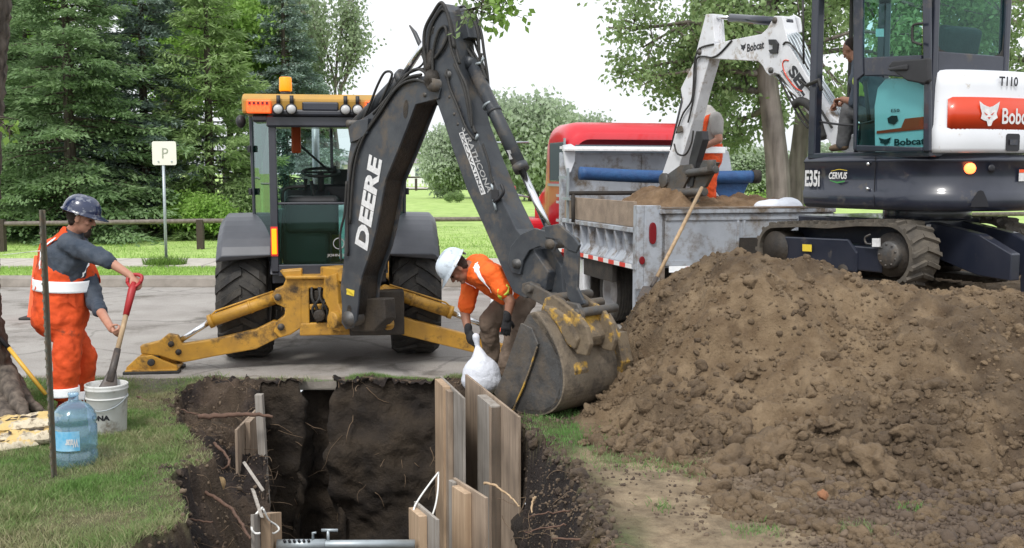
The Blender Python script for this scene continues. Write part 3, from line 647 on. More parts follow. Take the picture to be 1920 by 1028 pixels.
def rightkeep(x, y, i, d, n):
    z = pile_z(x, y, False); q = np.zeros(len(x))
    for gx, gy, r in [(.35,7.6,.28),(.2,7.9,.2),(.75,7.0,.28),(1.0,6.75,.16),(.45,8.3,.2),(G(1610,1000).x,G(1610,1000).y,.11),(G(1712,960).x,G(1712,960).y,.07),(.85,5.9,.06),(1.3,5.5,.1),(.2,7.2,.15),(1.15,6.5,.07)]: q = np.maximum(q, np.exp(-((x-gx)**2+(y-gy)**2)/r**2))
    zz = np.maximum(z, 0); return (~i) & (rng.random(len(x)) < q*.5)
pa, c_a = grass_patch(130000, .0, 3, 5.1, 8.6, rightkeep)
me = blades(pa, rng.uniform(.02, .06, len(pa)), rng.uniform(.003, .005, len(pa)), .7, 'grass', c_a*np.array([.72,.95,.78]))
tagit(link_mesh('grass', me), 'thin tufts of green grass left between trench and dirt heap', 'grass', kind='stuff')
pa, c_a = grass_patch(60000, -1.7, .4, 9.0, 9.74, lambda x, y, i, d, n: (~i) & (rng.random(len(x)) < .55) & (np.abs(x+1.78) > .25))
me = blades(pa, rng.uniform(.015, .045, len(pa)), rng.uniform(.003, .005, len(pa)), .8, 'grass', c_a); tagit(link_mesh('grass', me), 'dusty grass fringe between the road edge and the far trench wall', 'grass', kind='stuff')
k = 70000; x = rng.uniform(-13, 9, k); y = np.concatenate([rng.uniform(18.8, 20.6, k//2), 22.4+rng.random(k//2)**1.5*14])
c = np.array([.33,.5,.12])*rng.uniform(.7, 1.3, (k, 1))
me = blades(np.stack([x, y, np.full(k, .07)], 1), rng.uniform(.04, .09, k), rng.uniform(.01, .02, k), .8, 'grass', c); tagit(link_mesh('grass', me), 'bright mown grass along the far pavement and park', 'grass', kind='stuff')
# ================================================================ BACKHOE LOADER
def tyre(name, c, ax, r, w, root, rimr, lugs=22, lugh=.035, rimmat='rim_grey', chev=.26, rimdepth=.5):
    """wheel: parent mesh 'wheel' = rim, child tyre"""
    c = Vector(c); ax = Vector(ax).normalized(); up = V(0,0,1); fw = ax.cross(up)
    def q(phi, s, rr): return c + ax*s + (up*math.cos(phi) + fw*math.sin(phi))*rr
    rim = MB(); h = w/2
    rim.lathe(c, ax, [(.001,-h*rimdepth),(rimr*.35,-h*rimdepth),(rimr*.4,-h*rimdepth*.7),(rimr*.85,-h*rimdepth*.6),(rimr*.9,-h*.85),(rimr*1.02,-h*.9),(rimr*1.02,h*.9),(rimr*.9,h*.85),(rimr*.85,h*rimdepth*.6),(rimr*.4,h*rimdepth*.7),(rimr*.35,h*rimdepth),(.001,h*rimdepth)], 32, ref=up)
    for i in range(8):
        a = i*math.pi/4
        for s in (-1, 1): rim.cyl(q(a, s*h*rimdepth*.6, rimr*.6), q(a, s*h*(rimdepth*.6+.12), rimr*.6), .014, seg=6)
    ro = part('wheel', rim, rimmat, root)
    t = MB(); rr = r - lugh
    t.lathe(c, ax, [(rimr,-h*.82),(rimr+.05,-h*.98),((r+rimr)/2,-h*1.02),(rr-.05,-h*.97),(rr,-h*.82),(rr+.004,-h*.4),(rr+.008,0),(rr+.004,h*.4),(rr,h*.82),(rr-.05,h*.97),((r+rimr)/2,h*1.02),(rimr+.05,h*.98),(rimr,h*.82)], 48, ref=up)
    if lugh > .012:
        for i in range(lugs):
            for sd in (-1, 1):
                a0 = 2*math.pi*(i+(.5 if sd > 0 else 0))/lugs; vs = []; K = 5
                for k in range(K):
                    f = k/(K-1); s = sd*h*(-.04+1.02*f); a = a0 + chev*f**1.15; wd = (.045+.02*f)/r; top = r - (.006*f) - (.05 if f == 1 else 0)
                    for (da, rad) in ((-wd, rr-.02-(.05 if f == 1 else 0)), (-wd*.75, top), (wd*.75, top), (wd, rr-.02-(.05 if f == 1 else 0))): vs.append(q(a+da, s, rad))
                fs = [(0,1,2,3), tuple(range(4*K-1, 4*K-5, -1))]
                for k in range(K-1):
                    for j in range(3): fs.append((k*4+j, k*4+4+j, k*4+5+j, k*4+1+j))
                t.add(vs, fs)
    else:
        for s in np.linspace(-.75, .75, 6): t.lathe(c, ax, [(rr+.002, h*s-.006),(r, h*s-.012),(r, h*s-.022),(rr+.002, h*s-.03)], 48, ref=up)
    part('tyre', t, 'tyre_rubber', ro)
    return ro
BF = Frame((-1.97, 11.58, ROAD_Z), 8)
bh = thing('backhoe_loader', 'yellow and charcoal backhoe loader parked across the road, boom folded over the trench edge', 'backhoe', BF.o, BF.a)
for x in (-.9, .9): tyre('wheel', BF.w(x, 0, .69), BF.x, .69, .52, bh, .33)
for x in (-.85, .85): tyre('wheel', BF.w(x, 2.15, .46), BF.x, .46, .33, bh, .24, lugs=18, lugh=.025)
def BX(mb, x0, x1, y0, y1, z0, z1): mb.box(((x0+x1)/2, (y0+y1)/2, (z0+z1)/2), (x1-x0, y1-y0, z1-z0), BF); return mb
b = MB(); BX(b, -.36, .36, .95, 2.75, .75, 1.55); BX(b, -.3, .3, 2.7, 2.95, .6, 1.4); part('hood', b, 'machine_yellow', bh, bevel=.05)
b = MB(); BX(b, -.3, .3, -.7, 2.6, .45, .75); BX(b, -.62, .62, -.1, .12, .55, .82); BX(b, -.6, .6, 2.05, 2.25, .35, .55); part('chassis', b, 'chassis_black', bh, bevel=.02)
b = MB(); 
for s in (-1, 1): b.tube([BF.w(s*.55, .9, 1.5), BF.w(s*.55, 2.5, 1.3), BF.w(s*.55, 3.3, .55)], .07, 6)
parts('loader_arm', b, 'machine_yellow', bh)
b = MB(); pr = [BF.w(-1.1, y, z) for y, z in ((3.3,.1),(4.0,.1),(4.05,.13),(3.5,.3),(3.42,.6),(3.6,.95),(3.35,.95),(3.22,.5))]; b.prism(pr, BF.x*2.2); part('loader_bucket', b, 'machine_yellow', bh, bevel=.01)
b = MB(); b.cyl(BF.w(-.2, 1.35, 1.5), BF.w(-.2, 1.35, 2.62), .045); part('exhaust_stack', b, 'galvanised', bh)
# fenders: shells bent over the tyres
for s in (-1, 1):
    b = MB(); vs = []; K = 18; xa, xb = (s*1.13, s*.58)
    for i in range(K):
        a = R(-58 + 118*i/(K-1)); 
        for (x, rr, dz) in ((xa, .80, -.03), (xa, .845, -.05), (xa-s*.06, .865, 0), (xb, .875, 0), (xb, .83, 0)): vs.append(BF.w(x, math.sin(a)*rr, .69+dz+math.cos(a)*rr))
    fs = [(4,3,2,1,0), tuple((K-1)*5+j for j in range(5))] + [(i*5+j, i*5+(j+1)%5, i*5+5+(j+1)%5, i*5+5+j) for i in range(K-1) for j in range(5)]
    b.add(vs, fs); part('fender', b, 'fender_plastic', bh, bevel=.012)
    b = MB(); b.prism([BF.w(s*.6, -.5, 1.2), BF.w(s*.6, -.68, .95), BF.w(s*.5, -.68, .95), BF.w(s*.5, -.2, 1.6), BF.w(s*.62, -.1, 1.6)], BF.y*.35)
    part('inner_panel', b, 'cab_frame', bh, bevel=.01)
# cab
def hz(px, py, y): return BF.hy(px, py, y)
YR = -.66
cabp = MB()
FRW = MB()
def pillar(mb, x0, y0, z0, x1, y1, z1, w=.07): 
    a = BF.w(x0, y0, z0); c = BF.w(x1, y1, z1); h = w/2
    vs = [a+BF.x*i*h+BF.y*j*h for i, j in ((-1,-1),(1,-1),(1,1),(-1,1))] + [c+BF.x*i*h+BF.y*j*h for i, j in ((-1,-1),(1,-1),(1,1),(-1,1))]
    mb.add(vs, [(3,2,1,0),(4,5,6,7),(0,1,5,4),(1,2,6,5),(2,3,7,6),(3,0,4,7)])
cab = MB()
for s in (-1, 1):
    pillar(cab, s*.545, YR, .98, s*.545, YR, 2.58, .075)
    pillar(cab, s*.78, -.1, 1.45, s*.80, -.1, 2.58, .06)
    pillar(cab, s*.72, .9, 1.0, s*.76, .85, 2.58, .07)
    pillar(cab, s*.545, YR, 1.0, s*.78, -.1, 1.5, .06)
    BX(cab, s*.78-.03, s*.78+.03, -.1, .9, 1.0, 1.12)
BX(cab, -.51, .51, YR-.03, YR+.05, .93, 1.05)          # rear sill
BX(cab, -.51, .51, YR-.01, YR+.03, 1.66, 1.685)         # top rail of lower glass
BX(cab, -.5, .5, .85, .92, 1.5, 1.56); BX(cab, -.018, .018, .86, .90, 1.5, 2.55)
BX(cab, -.58, .58, -.6, .9, .85, .95)
BX(cab, -.46, -.26, .75, .84, 1.0, 1.5)
cabo = part('cab', cab, 'cab_frame', bh, bevel=.008)
b = MB(); BX(b, -.5, .5, YR, YR+.012, 1.05, 1.66); part('rear_window', b, 'green_glass', cabo)
b = MB(); BX(b, -.74, .74, .875, .885, 1.56, 2.55); part('windscreen', b, 'clear_glass', cabo)
for s in (-1, 1):
    b = MB(); p = [BF.w(s*.58, YR+.03, 1.08), BF.w(s*.79, -.13, 1.52), BF.w(s*.80, -.13, 2.55), BF.w(s*.58, YR+.03, 2.55)]; b.prism(p, BF.y*.01); part('quarter_window', b, 'dark_green_glass', cabo)
    b = MB(); p = [BF.w(s*.80, -.07, 1.12), BF.w(s*.80, .85, 1.12), BF.w(s*.80, .85, 2.55), BF.w(s*.80, -.07, 2.55)]; b.prism(p, BF.x*.01); part('door_window', b, 'green_glass', cabo)
    for z in (1.25, 1.75, 2.2): b = MB(); BX(b, s*.83-.015, s*.83+.015, -.16, -.06, z, z+.07); part('hinge', b, 'black_plastic', cabo, bevel=.005)
# sticker arcs on the glass, white cloth behind it
b = MB(); BX(b, .1, .3, YR+.08, YR+.1, 1.1, 1.655); vs = b; part('hanging_cloth', b, 'bag_white', cabo, disp=.03, dsc=.2)
b = MB(); text(b, 'JOHN DEERE', BF.w(-.02, YR-.004, 1.12), BF.w(.26, YR-.004, 1.12), BF.w(-.02, YR-.004, 1.155)); ring_ = [BF.w(.1+.055*math.cos(a), YR-.004, 1.26+.055*math.sin(a)) for a in np.linspace(0, 6.283, 21)[:-1]]; part('lettering', b, 'decal_faded', cabo)
b = MB(); b.tube(ring_, .005, 5, closed=True); part('emblem_ring', b, 'decal_faded', cabo)
# roof
b = MB(); b.prism([BF.w(-.83, y, z) for y, z in ((-.76,2.57),(-.78,2.72),(-.7,2.77),(.9,2.80),(1.1,2.74),(1.12,2.62),(.9,2.57))], BF.x*1.66); rf = part('roof', b, 'roof_yellow', bh, bevel=.025)
b = MB(); BX(b, -.74, .74, -.70, .9, 2.49, 2.565); BX(b, -.6, .6, -.74, -.68, 2.44, 2.56); BX(b, -.54, .8, -.79, -.7, 2.55, 2.615); part('roof_lining', b, 'cab_frame', rf, bevel=.02)
b = MB(); BX(b, -.24, .12, -.795, -.755, 2.60, 2.69); part('rear_grille', b, 'navy_metal', rf, bevel=.015)
for s in (-1, 1):
    lx = -.66 if s < 0 else .50
    b = MB(); BX(b, lx-.115, lx+.115, -.82, -.76, 2.575, 2.70); li = part('light_bar', b, 'red_lamp_lit', bh, bevel=.008)
    b = MB()
    for i in range(5): BX(b, lx-.1+i*.042, lx-.075+i*.042, -.828, -.818, 2.655, 2.685)
    parts('lamp_segment', b, 'red_lens', li)
    for xx in ((.34, .47) if s < 0 else (.19, .31)):
        b = MB(); c = BF.w(s*xx, -.80, 2.61); b.cyl(c, c+BF.y*-.07, .045, .058, 16); b.cyl(c+V(0,0,.05), c+V(0,0,.14), .02, seg=8); BX(b, s*xx-.02, s*xx+.02, -.8, -.74, 2.6, 2.7)
        wl = part('work_lamp', b, 'black_plastic', bh); b = MB(); c = c - BF.y*.068; b.lathe(c, -BF.y, [(.046,0),(.04,.014),(.02,.022),(.001,.024)], 16); part('lens', b, 'lamp_glass', wl)
b = MB(); c = BF.w(-.86, -.6, 2.50); b.ell(c, (.05,.06,.065)); part('side_lamp', b, 'black_plastic', bh)
b = MB(); c = BF.w(-.42, -.45, 2.77); b.cyl(c, c+V(0,0,.05), .055, .05); bc = part('beacon', b, 'black_plastic', bh)
b = MB(); b.cyl(c+V(0,0,.045), c+V(0,0,.19), .066, .062); part('beacon_lens', b, 'amber_cover', bc, bevel=.012)
b = MB(); BX(b, -.57, -.52, YR-.065, YR-.035, 1.16, 1.42); part('side_marker', b, 'amber_lens', bh, bevel=.006)
b = MB(); BX(b, -.58, -.51, YR-.05, YR-.03, 1.14, 1.44); part('marker_housing', b, 'tape_red', bh)
# seat, wheel, levers
b = MB(); BX(b, .1, .5, -.3, .25, 1.3, 1.62); sb = MB(); b.prism([BF.w(x, -.38, z) for x, z in ((.2,1.5),(.5,1.5),(.52,1.98),(.42,2.08),(.3,1.95))], BF.y*.14); 
b.prism([BF.w(.0, y, z) for y, z in ((.3,1.4),(.42,2.0),(.34,2.04),(.2,1.4))], BF.x*.44); part('seat', b, 'black_rubber', cabo, bevel=.05, seg=3)
b = MB(); BX(b, -.35, .4, .2, .6, 1.3, 1.86); BX(b, -.46, .1, -.35, .3, 1.35, 1.74); b.prism([BF.w(-.5, y, z) for y, z in ((-.3,1.0),(-.3,1.6),(.1,1.8),(.5,1.75),(.5,1.0))], BF.x*.5); part('console', b, 'black_plastic', cabo, bevel=.05, seg=3)
b = MB(); c = BF.w(-.1, .1, 1.99); ring = [c + BF.x*math.cos(a)*.2 + (BF.y*.97+V(0,0,.22))*math.sin(a)*.2 for a in np.linspace(0, 2*math.pi, 25)[:-1]]; b.tube(ring, .016, 8, closed=True)
b.cyl(c+V(0,0,-.25), c, .035); b.cyl(c-BF.x*.19, c+BF.x*.19, .012); b.cyl(c+BF.x*.15, c+BF.x*.15+V(0,0,.07), .02); part('steering_wheel', b, 'black_rubber', cabo)
b = MB(); b.tube(spline([BF.w(-.48,-.3,1.62), BF.w(-.48,-.32,1.78), BF.w(-.42,-.3,1.83), BF.w(-.25,-.28,1.84)]), .018); b.cyl(BF.w(-.3,.1,1.6), BF.w(-.26,.1,1.92), .02); b.cyl(BF.w(-.15,.0,1.6), BF.w(-.2,-.0,1.9), .02)
b.tube([BF.w(-.47,.8,2.4), BF.w(-.0,.75,1.98)], .013); parts('lever', b, 'black_rubber', cabo)
b = MB(); BX(b, -.42, -.32, .3, .42, 2.2, 2.5); part('hanging_tag', b, 'cone_orange', cabo, bevel=.02)

# rear frame
YF = -.86
def tr(pts, y): return [BF.hy(px, py, y) for px, py in pts]
FRAME_L = [(524,508),(566,505),(566,614),(545,628),(524,634),(513,622),(517,606),(533,592),(535,578),(519,571),(509,558),(514,545),(530,538),(536,524)]
def mirror(pts3): 
    out = []
    for p in pts3:
        r = p - BF.o; x = r.dot(BF.x); out.append(p - BF.x*(2*x))
    return out
fr = MB(); L3 = tr(FRAME_L, YF); fr.prism(L3, BF.y*.06); fr.prism(mirror(L3), BF.y*.06)
fr.prism([p+BF.y*.16 for p in L3], BF.y*.04); fr.prism([p+BF.y*.16 for p in mirror(L3)], BF.y*.04)
BX(fr, -.43, .43, YF-.05, YF+.25, .92, .955); BX(fr, -.3, .3, YF, YF+.07, .34, .47); BX(fr, -.3, .3, YF+.002, YF+.07, .82, .92)
BX(fr, -.3, -.2, YF+.003, YF+.068, .4, .9); BX(fr, .2, .3, YF+.003, YF+.068, .4, .9); BX(fr, -.2, .2, YF+.01, YF+.06, .6, .66)
fro = part('rear_frame', fr, 'machine_yellow', bh, bevel=.012)
b = MB(); BX(b, -.3, .3, YF+.12, YF+.2, .4, .9); BX(b, -.15, .1, YF+.02, YF+.1, .7, .8); b.cyl(BF.w(-.1,YF+.05,.55), BF.w(-.1,YF-.05,.55), .06); b.cyl(BF.w(.08,YF+.1,.74), BF.w(.08,YF-.03,.74), .045); part('valve_block', b, 'greasy_steel', fro, bevel=.01)
b = MB()
for i in range(7):
    x = -.17+i*.05; b.tube(spline([BF.w(x, YF+.05, .88), BF.w(x+.03*math.sin(i*2), YF-.04, .74), BF.w(x+.05*math.cos(i*3), YF-.02, .6), BF.w(x+.04, YF+.05, .42)], 5), .014, 6)
parts('hydraulic_hose', b, 'black_rubber', fro)
b = MB()
for (px, py) in ((521,557),(527,613)): c = BF.hy(px, py, YF); b.cyl(c-BF.y*.03, c+BF.y*.25, .035, seg=16)
for q in mirror(tr(((521,557),(527,613)), YF)): b.cyl(q-BF.y*.03, q+BF.y*.25, .035, seg=16)
parts('pin', b, 'worn_steel', fro)

# stabilisers
LEG = [(512,602),(530,604),(540,616),(526,632),(480,655),(400,669),(345,680),(324,676),(300,668),(264,664),(262,649),(298,640),(314,627),(332,630),(342,645),(400,637),(480,618)]
for side in (-1, 1):
    def S(pts, y):
        a = tr(pts, y)
        return a if side < 0 else mirror(a)
    YL = -.80
    if side < 0: lg = S(LEG, YL)
    else: lg = tr([(722,592),(742,590),(780,602),(880,628),(925,640),(960,652),(975,668),(940,676),(890,662),(800,640),(735,624),(718,610)], YL+.02)
    b = MB(); b.prism(lg, BF.y*.11); leg = part('stabiliser_leg', b, 'machine_yellow', bh, bevel=.012)
    b = MB()
    for p in (S([(321,645)], YL)[0], S([(335,660)], YL)[0]): b.cyl(p-BF.y*.02, p+BF.y*.13, .03, seg=14)
    parts('pin', b, 'greasy_steel', leg)
    if side < 0: e0, e1, e2 = tr([(522,557),(394,603),(336,640)], YL+.05)
    else: e0, e1, e2 = tr([(722,545),(846,586),(912,612)], YL+.05)
    b = MB(); d = (e1-e0).normalized(); b.cyl(e0, e1, .062, seg=20); b.cyl(e1-d*.03, e1+d*.012, .07, seg=20); b.cyl(e0+d*.28, e0+d*.31, .067, seg=20); b.cyl(e0-BF.y*.06, e0+BF.y*.06, .06)
    b.tube([e0+V(0,0,.075)+d*.05, e0+V(0,0,.08)+d*.3, e1+V(0,0,.085)-d*.06, e1+V(0,0,.05)], .011, 6)
    cy = part('stabiliser_cylinder', b, 'machine_yellow', bh); b = MB(); b.cyl(e1, e2, .028); part('rod', b, 'chrome', cy)
    b = MB(); c = S([(290,690)], YL+.05)[0] if side < 0 else BF.hy(955, 690, YL+.05); xx = (c-BF.o).dot(BF.x)
    for (dx, dy) in ((0, -.12), (-.0, .16)):
        pr = [BF.w(xx+u, YL+.02+dy+.0, z) for u, z in ((-.25,.03),(-.24,.07),(-.13,.17),(.0,.18),(.12,.12),(.24,.07),(.25,.03))]; b.prism(pr, BF.y*.05)
    BX(b, xx-.25, xx+.25, YL-.14, YL+.26, .025, .045); parts('stabiliser_foot', b, 'machine_yellow', leg, bevel=.006)
    b = MB(); BX(b, xx-.27, xx+.27, YL-.15, YL-.02, .0, .03); BX(b, xx-.27, xx+.27, YL+.13, YL+.27, .0, .03); c2 = BF.w(xx, YL-.12, .115); b.cyl(c2-BF.y*.02, c2+BF.y*.4, .035); parts('rubber_pad', b, 'black_rubber', leg, bevel=.008)

# ---- boom, dipper and bucket in one vertical plane, swung towards the heap
P0 = P(690, 600, 10.25); bn = V(.697, .717, 0); bt = V(.717, -.697, 0)
def BH(px, py, off=-.13): return H(px, py, P0 + bn*off, bn)
def BHs(pts, off=-.13): return [BH(x, y, off) for x, y in pts]
BO = [(652,240),(668,229),(690,216),(709,200),(734,172),(763,155),(800,140)]
BI = [(824,180),(799,170),(790,182),(779,196),(762,241),(744,286),(722,339),(713,388),(705,430),(697,463),(678,519),(673,545),(671,575),(668,600),(660,615),(648,618),(640,605),(641,575),(638,540),(645,480),(646,420),(648,368),(652,302),(657,270)]
BO2 = [(652,240),(668,229),(690,216),(709,200),(734,172),(763,155),(806,138),(826,165),(822,185)]
plate = BO2 + BI[3:]
b = MB(); pl = BHs(plate); b.prism(pl, bn*.022); b.prism([p+bn*.238 for p in pl], bn*.022); boom = part('boom', b, 'charcoal_paint', bh, bevel=.005)
inner = BHs([(656,250),(690,222),(734,178),(800,146),(820,172),(795,178),(776,196),(758,241),(740,286),(717,339),(708,388),(700,430),(692,463),(672,519),(667,575),(660,600),(647,600),(646,540),(651,480),(652,368),(657,302)])
b = MB(); b.prism([p+bn*.0225 for p in inner], bn*.215); part('web', b, 'greasy_steel', boom)
b = MB(); f0 = BH(655, 598); b.cyl(f0-bn*.03, f0+bn*.32, .075, seg=20); f1 = BH(817,160); b.cyl(f1-bn*.05, f1+bn*.33, .06, seg=20); f2 = BH(657,232); b.cyl(f2-bn*.03, f2+bn*.29, .035); f3=BH(779,195); b.cyl(BH(797,178)-bn*.01, BH(797,178)+bn*.29,.02); parts('pin', b, 'worn_steel', boom)
b = MB(); poly_on(b, [(0,0),(1,0),(1,1),(0,1)], BH(650,545), BH(663,556), BH(650,541)); poly_on(b, [(0,0),(1,0),(1,1),(0,1)], BH(650,552), BH(664,556), BH(651,541)); parts('warning_sticker', b, 'decal_yellow', boom)
b = MB(); poly_on(b, [(.5+.5*math.cos(a), .5+.5*math.sin(a)) for a in np.linspace(0, 6.28, 17)[:-1]], BH(651,590), BH(659,590), BH(651,572)); poly_on(b, [(.5+.5*math.cos(a), .5+.5*math.sin(a)) for a in np.linspace(0, 6.28, 17)[:-1]], BH(756,225), BH(765,220), BH(757,190)); parts('hole', b, 'greasy_steel', boom)
b = MB(); text(b, 'DEERE', BH(689,471), BH(718,296), BH(665,462), lift=.004, bold=.045, shear=.12); part('lettering', b, 'decal_white', boom)
# swing casting (yellow) between frame and boom foot
b = MB(); c = BH(628, 600, -.08); b.cyl(c-bn*.04, c+bn*.1, .085); c2 = BH(628,600,.2); b.cyl(c2, c2+bn*.1, .085)
b.prism(BHs([(607,520),(630,512),(634,570),(645,600),(636,622),(612,615),(616,580),(604,556)], -.04), bn*.12); b.prism(BHs([(600,500),(650,505),(650,530),(600,525)], -.02), bn*.25)
b.prism(BHs([(700,590),(722,592),(728,612),(705,615)], .1), bn*.08); c = BH(688, 606, .08); b.cyl(c, c+bn*.06, .07); c = BH(724, 608, .14); b.cyl(c, c+bn*.06, .06)
parts('swing_casting', b, 'machine_yellow', bh, bevel=.012)
b = MB(); b.prism(BHs([(640,560),(720,560),(722,600),(700,622),(660,622),(640,600)], .0), bn*.14); BX(b, .2, .75, -1.0, -.8, .35, .8); part('swing_block', b, 'greasy_steel', bh, bevel=.015)
# dipper
DP = [(795,62),(803,40),(815,14),(829,6),(842,22),(852,60),(857,110),(868,170),(886,235),(910,300),(940,372),(968,430),(1000,468),(1028,510),(1022,545),(985,560),(962,548),(948,520),(930,478),(905,420),(876,358),(850,285),(833,232),(818,190),(803,140)]
dp = BHs(DP, -.11); b = MB(); b.prism(dp, bn*.22); dip = part('dipper', b, 'charcoal_paint', bh, bevel=.008)
# outer plates on the dipper nose and top bracket
b = MB(); top = [(829,6),(842,14),(858,18),(870,40),(876,72),(860,72),(850,50),(838,30)]
b.prism(BHs([(845,22),(862,16),(873,40),(880,70),(862,76),(852,50)], -.02), bn*.16)
nose = [(952,492),(957,462),(975,440),(1002,428),(1030,436),(1043,458),(1038,472),(1012,462),(992,470),(980,490),(975,515),(960,512)]
for off in (-.14, .12): b.prism(BHs(nose, off), bn*.025)
parts('nose_plate', b, 'charcoal_paint', dip, bevel=.006)
b = MB()
for (px, py) in ((1028,458),(966,495),(1018,560)): c = BH(px, py, -.17); b.cyl(c, c+bn*.34, .04, seg=16)
for (px, py) in ((816,160),(838,140)): c = BH(px, py, -.13); b.cyl(c, c+bn*.26, .035, seg=16)
for (px, py) in ((842,182),(851,214),(858,233)): c = BH(px, py, -.113); b.cyl(c, c+bn*.01, .014, seg=12)
parts('pin', b, 'worn_steel', dip)
b = MB(); text(b, 'STRATHCONA', BH(866,240,-.11), BH(915,362,-.11), BH(875,237,-.11), lift=.004, bold=.02); part('lettering', b, 'decal_faded', dip)
b = MB(); q00, q10, q01 = BH(861,250,-.11), BH(903,366,-.11), BH(869,247,-.11); poly_on(b, [(0,0),(1,0),(1,1),(0,1)], q00, q10, q01, .003); part('label', b, 'decal_white', dip)
b = MB(); text(b, 'EXCAVATING', BH(863,251,-.11), BH(903,362,-.11), BH(868,249,-.11), lift=.006, bold=.02); part('lettering', b, 'charcoal_paint', dip)
# bucket cylinder on the outer face of the dipper
def cylinder(name, pts, off, r, rr, root, m='charcoal_paint', rings=(0,1)):
    a, c, e = [BH(x, y, off) for x, y in pts]; d = (c-a).normalized(); b = MB(); b.cyl(a, c, r, seg=22); b.cyl(c-d*.05, c+d*.01, r*1.16, seg=22); b.cyl(a-bn*.06, a+bn*.06, r*.9); b.cyl(e-bn*.06, e+bn*.06, r*.9)
    f = a+(c-a)*.45; b.cyl(f, f+d*.03, r*1.12, seg=22)
    o = part(name, b, m, root); b = MB(); b.cyl(c, e, rr, seg=18); part('rod', b, 'chrome', o); return o
cylinder('bucket_cylinder', ((884,118),(978,318),(1032,436)), .03, .058, .031, bh)
b = MB(); f = BH(918,196,.03); d = (BH(978,318,.03)-BH(884,118,.03)).normalized(); b.cyl(f, f+d*.018, .068); part('band', b, 'galvanised', bh)
b = MB(); poly_on(b, [(0,0),(1,.1),(1,.5),(.6,.4),(1,1),(0,1),(.3,.5)], BH(950,282,-.035), BH(957,280,-.035), BH(955,300,-.035)); part('sticker', b, 'decal_faded', bh)
# crowd cylinder on top of the boom
a, c, e = BH(664,238,0), BH(757,142,0), BH(806,66,0); b = MB(); b.cyl(a, c, .06, seg=20); b.cyl(c-(c-a).normalized()*.05, c, .075); cc = part('crowd_cylinder', b, 'charcoal_paint', bh); b = MB(); b.cyl(c, e, .03); part('rod', b, 'chrome', cc)
b = MB(); a, c = BH(786,80,.02), BH(768,48,.02); b.tube([c, BH(778,62,.02), a, BH(795,100,.02)], [.008,.02,.022,.015]); parts('lever', b, 'charcoal_paint', bh)
# bracket plate at boom shoulder
b = MB(); b.prism(BHs([(654,238),(668,226),(690,222),(688,250),(672,262),(656,268)], -.16), bn*.03); b.prism(BHs([(654,238),(668,226),(690,222),(688,250),(672,262),(656,268)], .13), bn*.03); parts('bracket', b, 'charcoal_paint', bh, bevel=.005)
# hoses
HS = [([(652,480),(652,400),(658,320),(672,270),(700,225),(730,180),(762,148),(790,140)], -.145, .013),
      ([(656,420),(664,320),(680,262),(712,212),(745,165),(775,150),(798,155)], -.15, .013),
      ([(668,250),(690,205),(708,160),(722,136),(735,138),(728,160),(712,195)], -.08, .012),
      ([(700,214),(740,168),(768,136),(785,130),(800,140),(806,160)], -.13, .013),
      ([(706,210),(752,160),(776,145),(795,148),(805,168)], -.1, .013),
      ([(712,205),(750,150),(778,132),(797,128),(803,110),(798,70)], -.05, .013),
      ([(800,130),(795,90),(797,55),(812,25),(828,5),(840,30),(852,90)], -.14, .015),
      ([(806,150),(802,100),(806,60),(818,32),(832,18),(845,40),(852,80),(862,120)], -.12, .013),
      ([(812,150),(812,100),(822,60),(834,50),(838,70),(830,90),(815,110)], -.13, .014),
      ([(803,165),(798,120),(804,80),(815,50)], -.1, .02),
      ([(842,60),(846,90),(860,130),(874,160),(882,200),(885,240)], -.14, .012),
      ([(850,28),(868,12),(890,28),(902,60),(908,100),(914,140),(916,172)], .08, .013),
      ([(848,32),(866,18),(884,30),(896,62),(900,110),(912,150)], .05, .013),
      ([(860,44),(884,46),(896,80),(898,100)], .09, .012), ([(862,60),(880,56),(890,80),(905,120),(914,150),(913,170)], .1, .012),
      ([(868,80),(884,104),(896,122),(903,100)], .03, .014), ([(876,78),(896,112),(908,130)], .06, .012),
      ([(852,120),(866,150),(876,190),(882,225),(892,250)], -.13, .016), ([(838,130),(842,160),(858,200),(874,240),(890,262)], -.125, .012),
      ([(905,270),(915,300),(920,330),(924,345)], -.12, .01),
      ([(640,490),(638,440),(646,400),(650,340)], -.16, .012), ([(790,100),(795,115),(788,125),(778,130)], -.1, .01)]
b = MB()
for pts, off, r in HS: b.tube(spline(BHs(pts, off), 6), r, 7)
parts('hydraulic_hose', b, 'black_rubber', bh)
b = MB(); b.ell(BH(812,150,-.12), (.08,.08,.09)); b.ell(BH(808,118,-.1), (.05,.05,.12)); b.ell(BH(820,50,-.06), (.05,.05,.1)); part('hose_bundle', b, 'greasy_steel', bh, disp=.06, dsc=.05)
b = MB()
for (x0,y0,x1,y1) in ((893,120,903,118),(903,118,906,108),(892,262,896,252),(922,345,924,358),(925,372,930,395)): b.cyl(BH(x0,y0,-.12), BH(x1,y1,-.12), .012, seg=8)
parts('fitting', b, 'galvanised', bh)
b = MB(); b.tube(spline(BHs([(926,378),(936,372),(944,360),(940,346)], -.13)), .014, 6); b.box(tuple(BH(928,365,-.13)), (.06,.03,.08)); part('latch', b, 'black_plastic', bh)
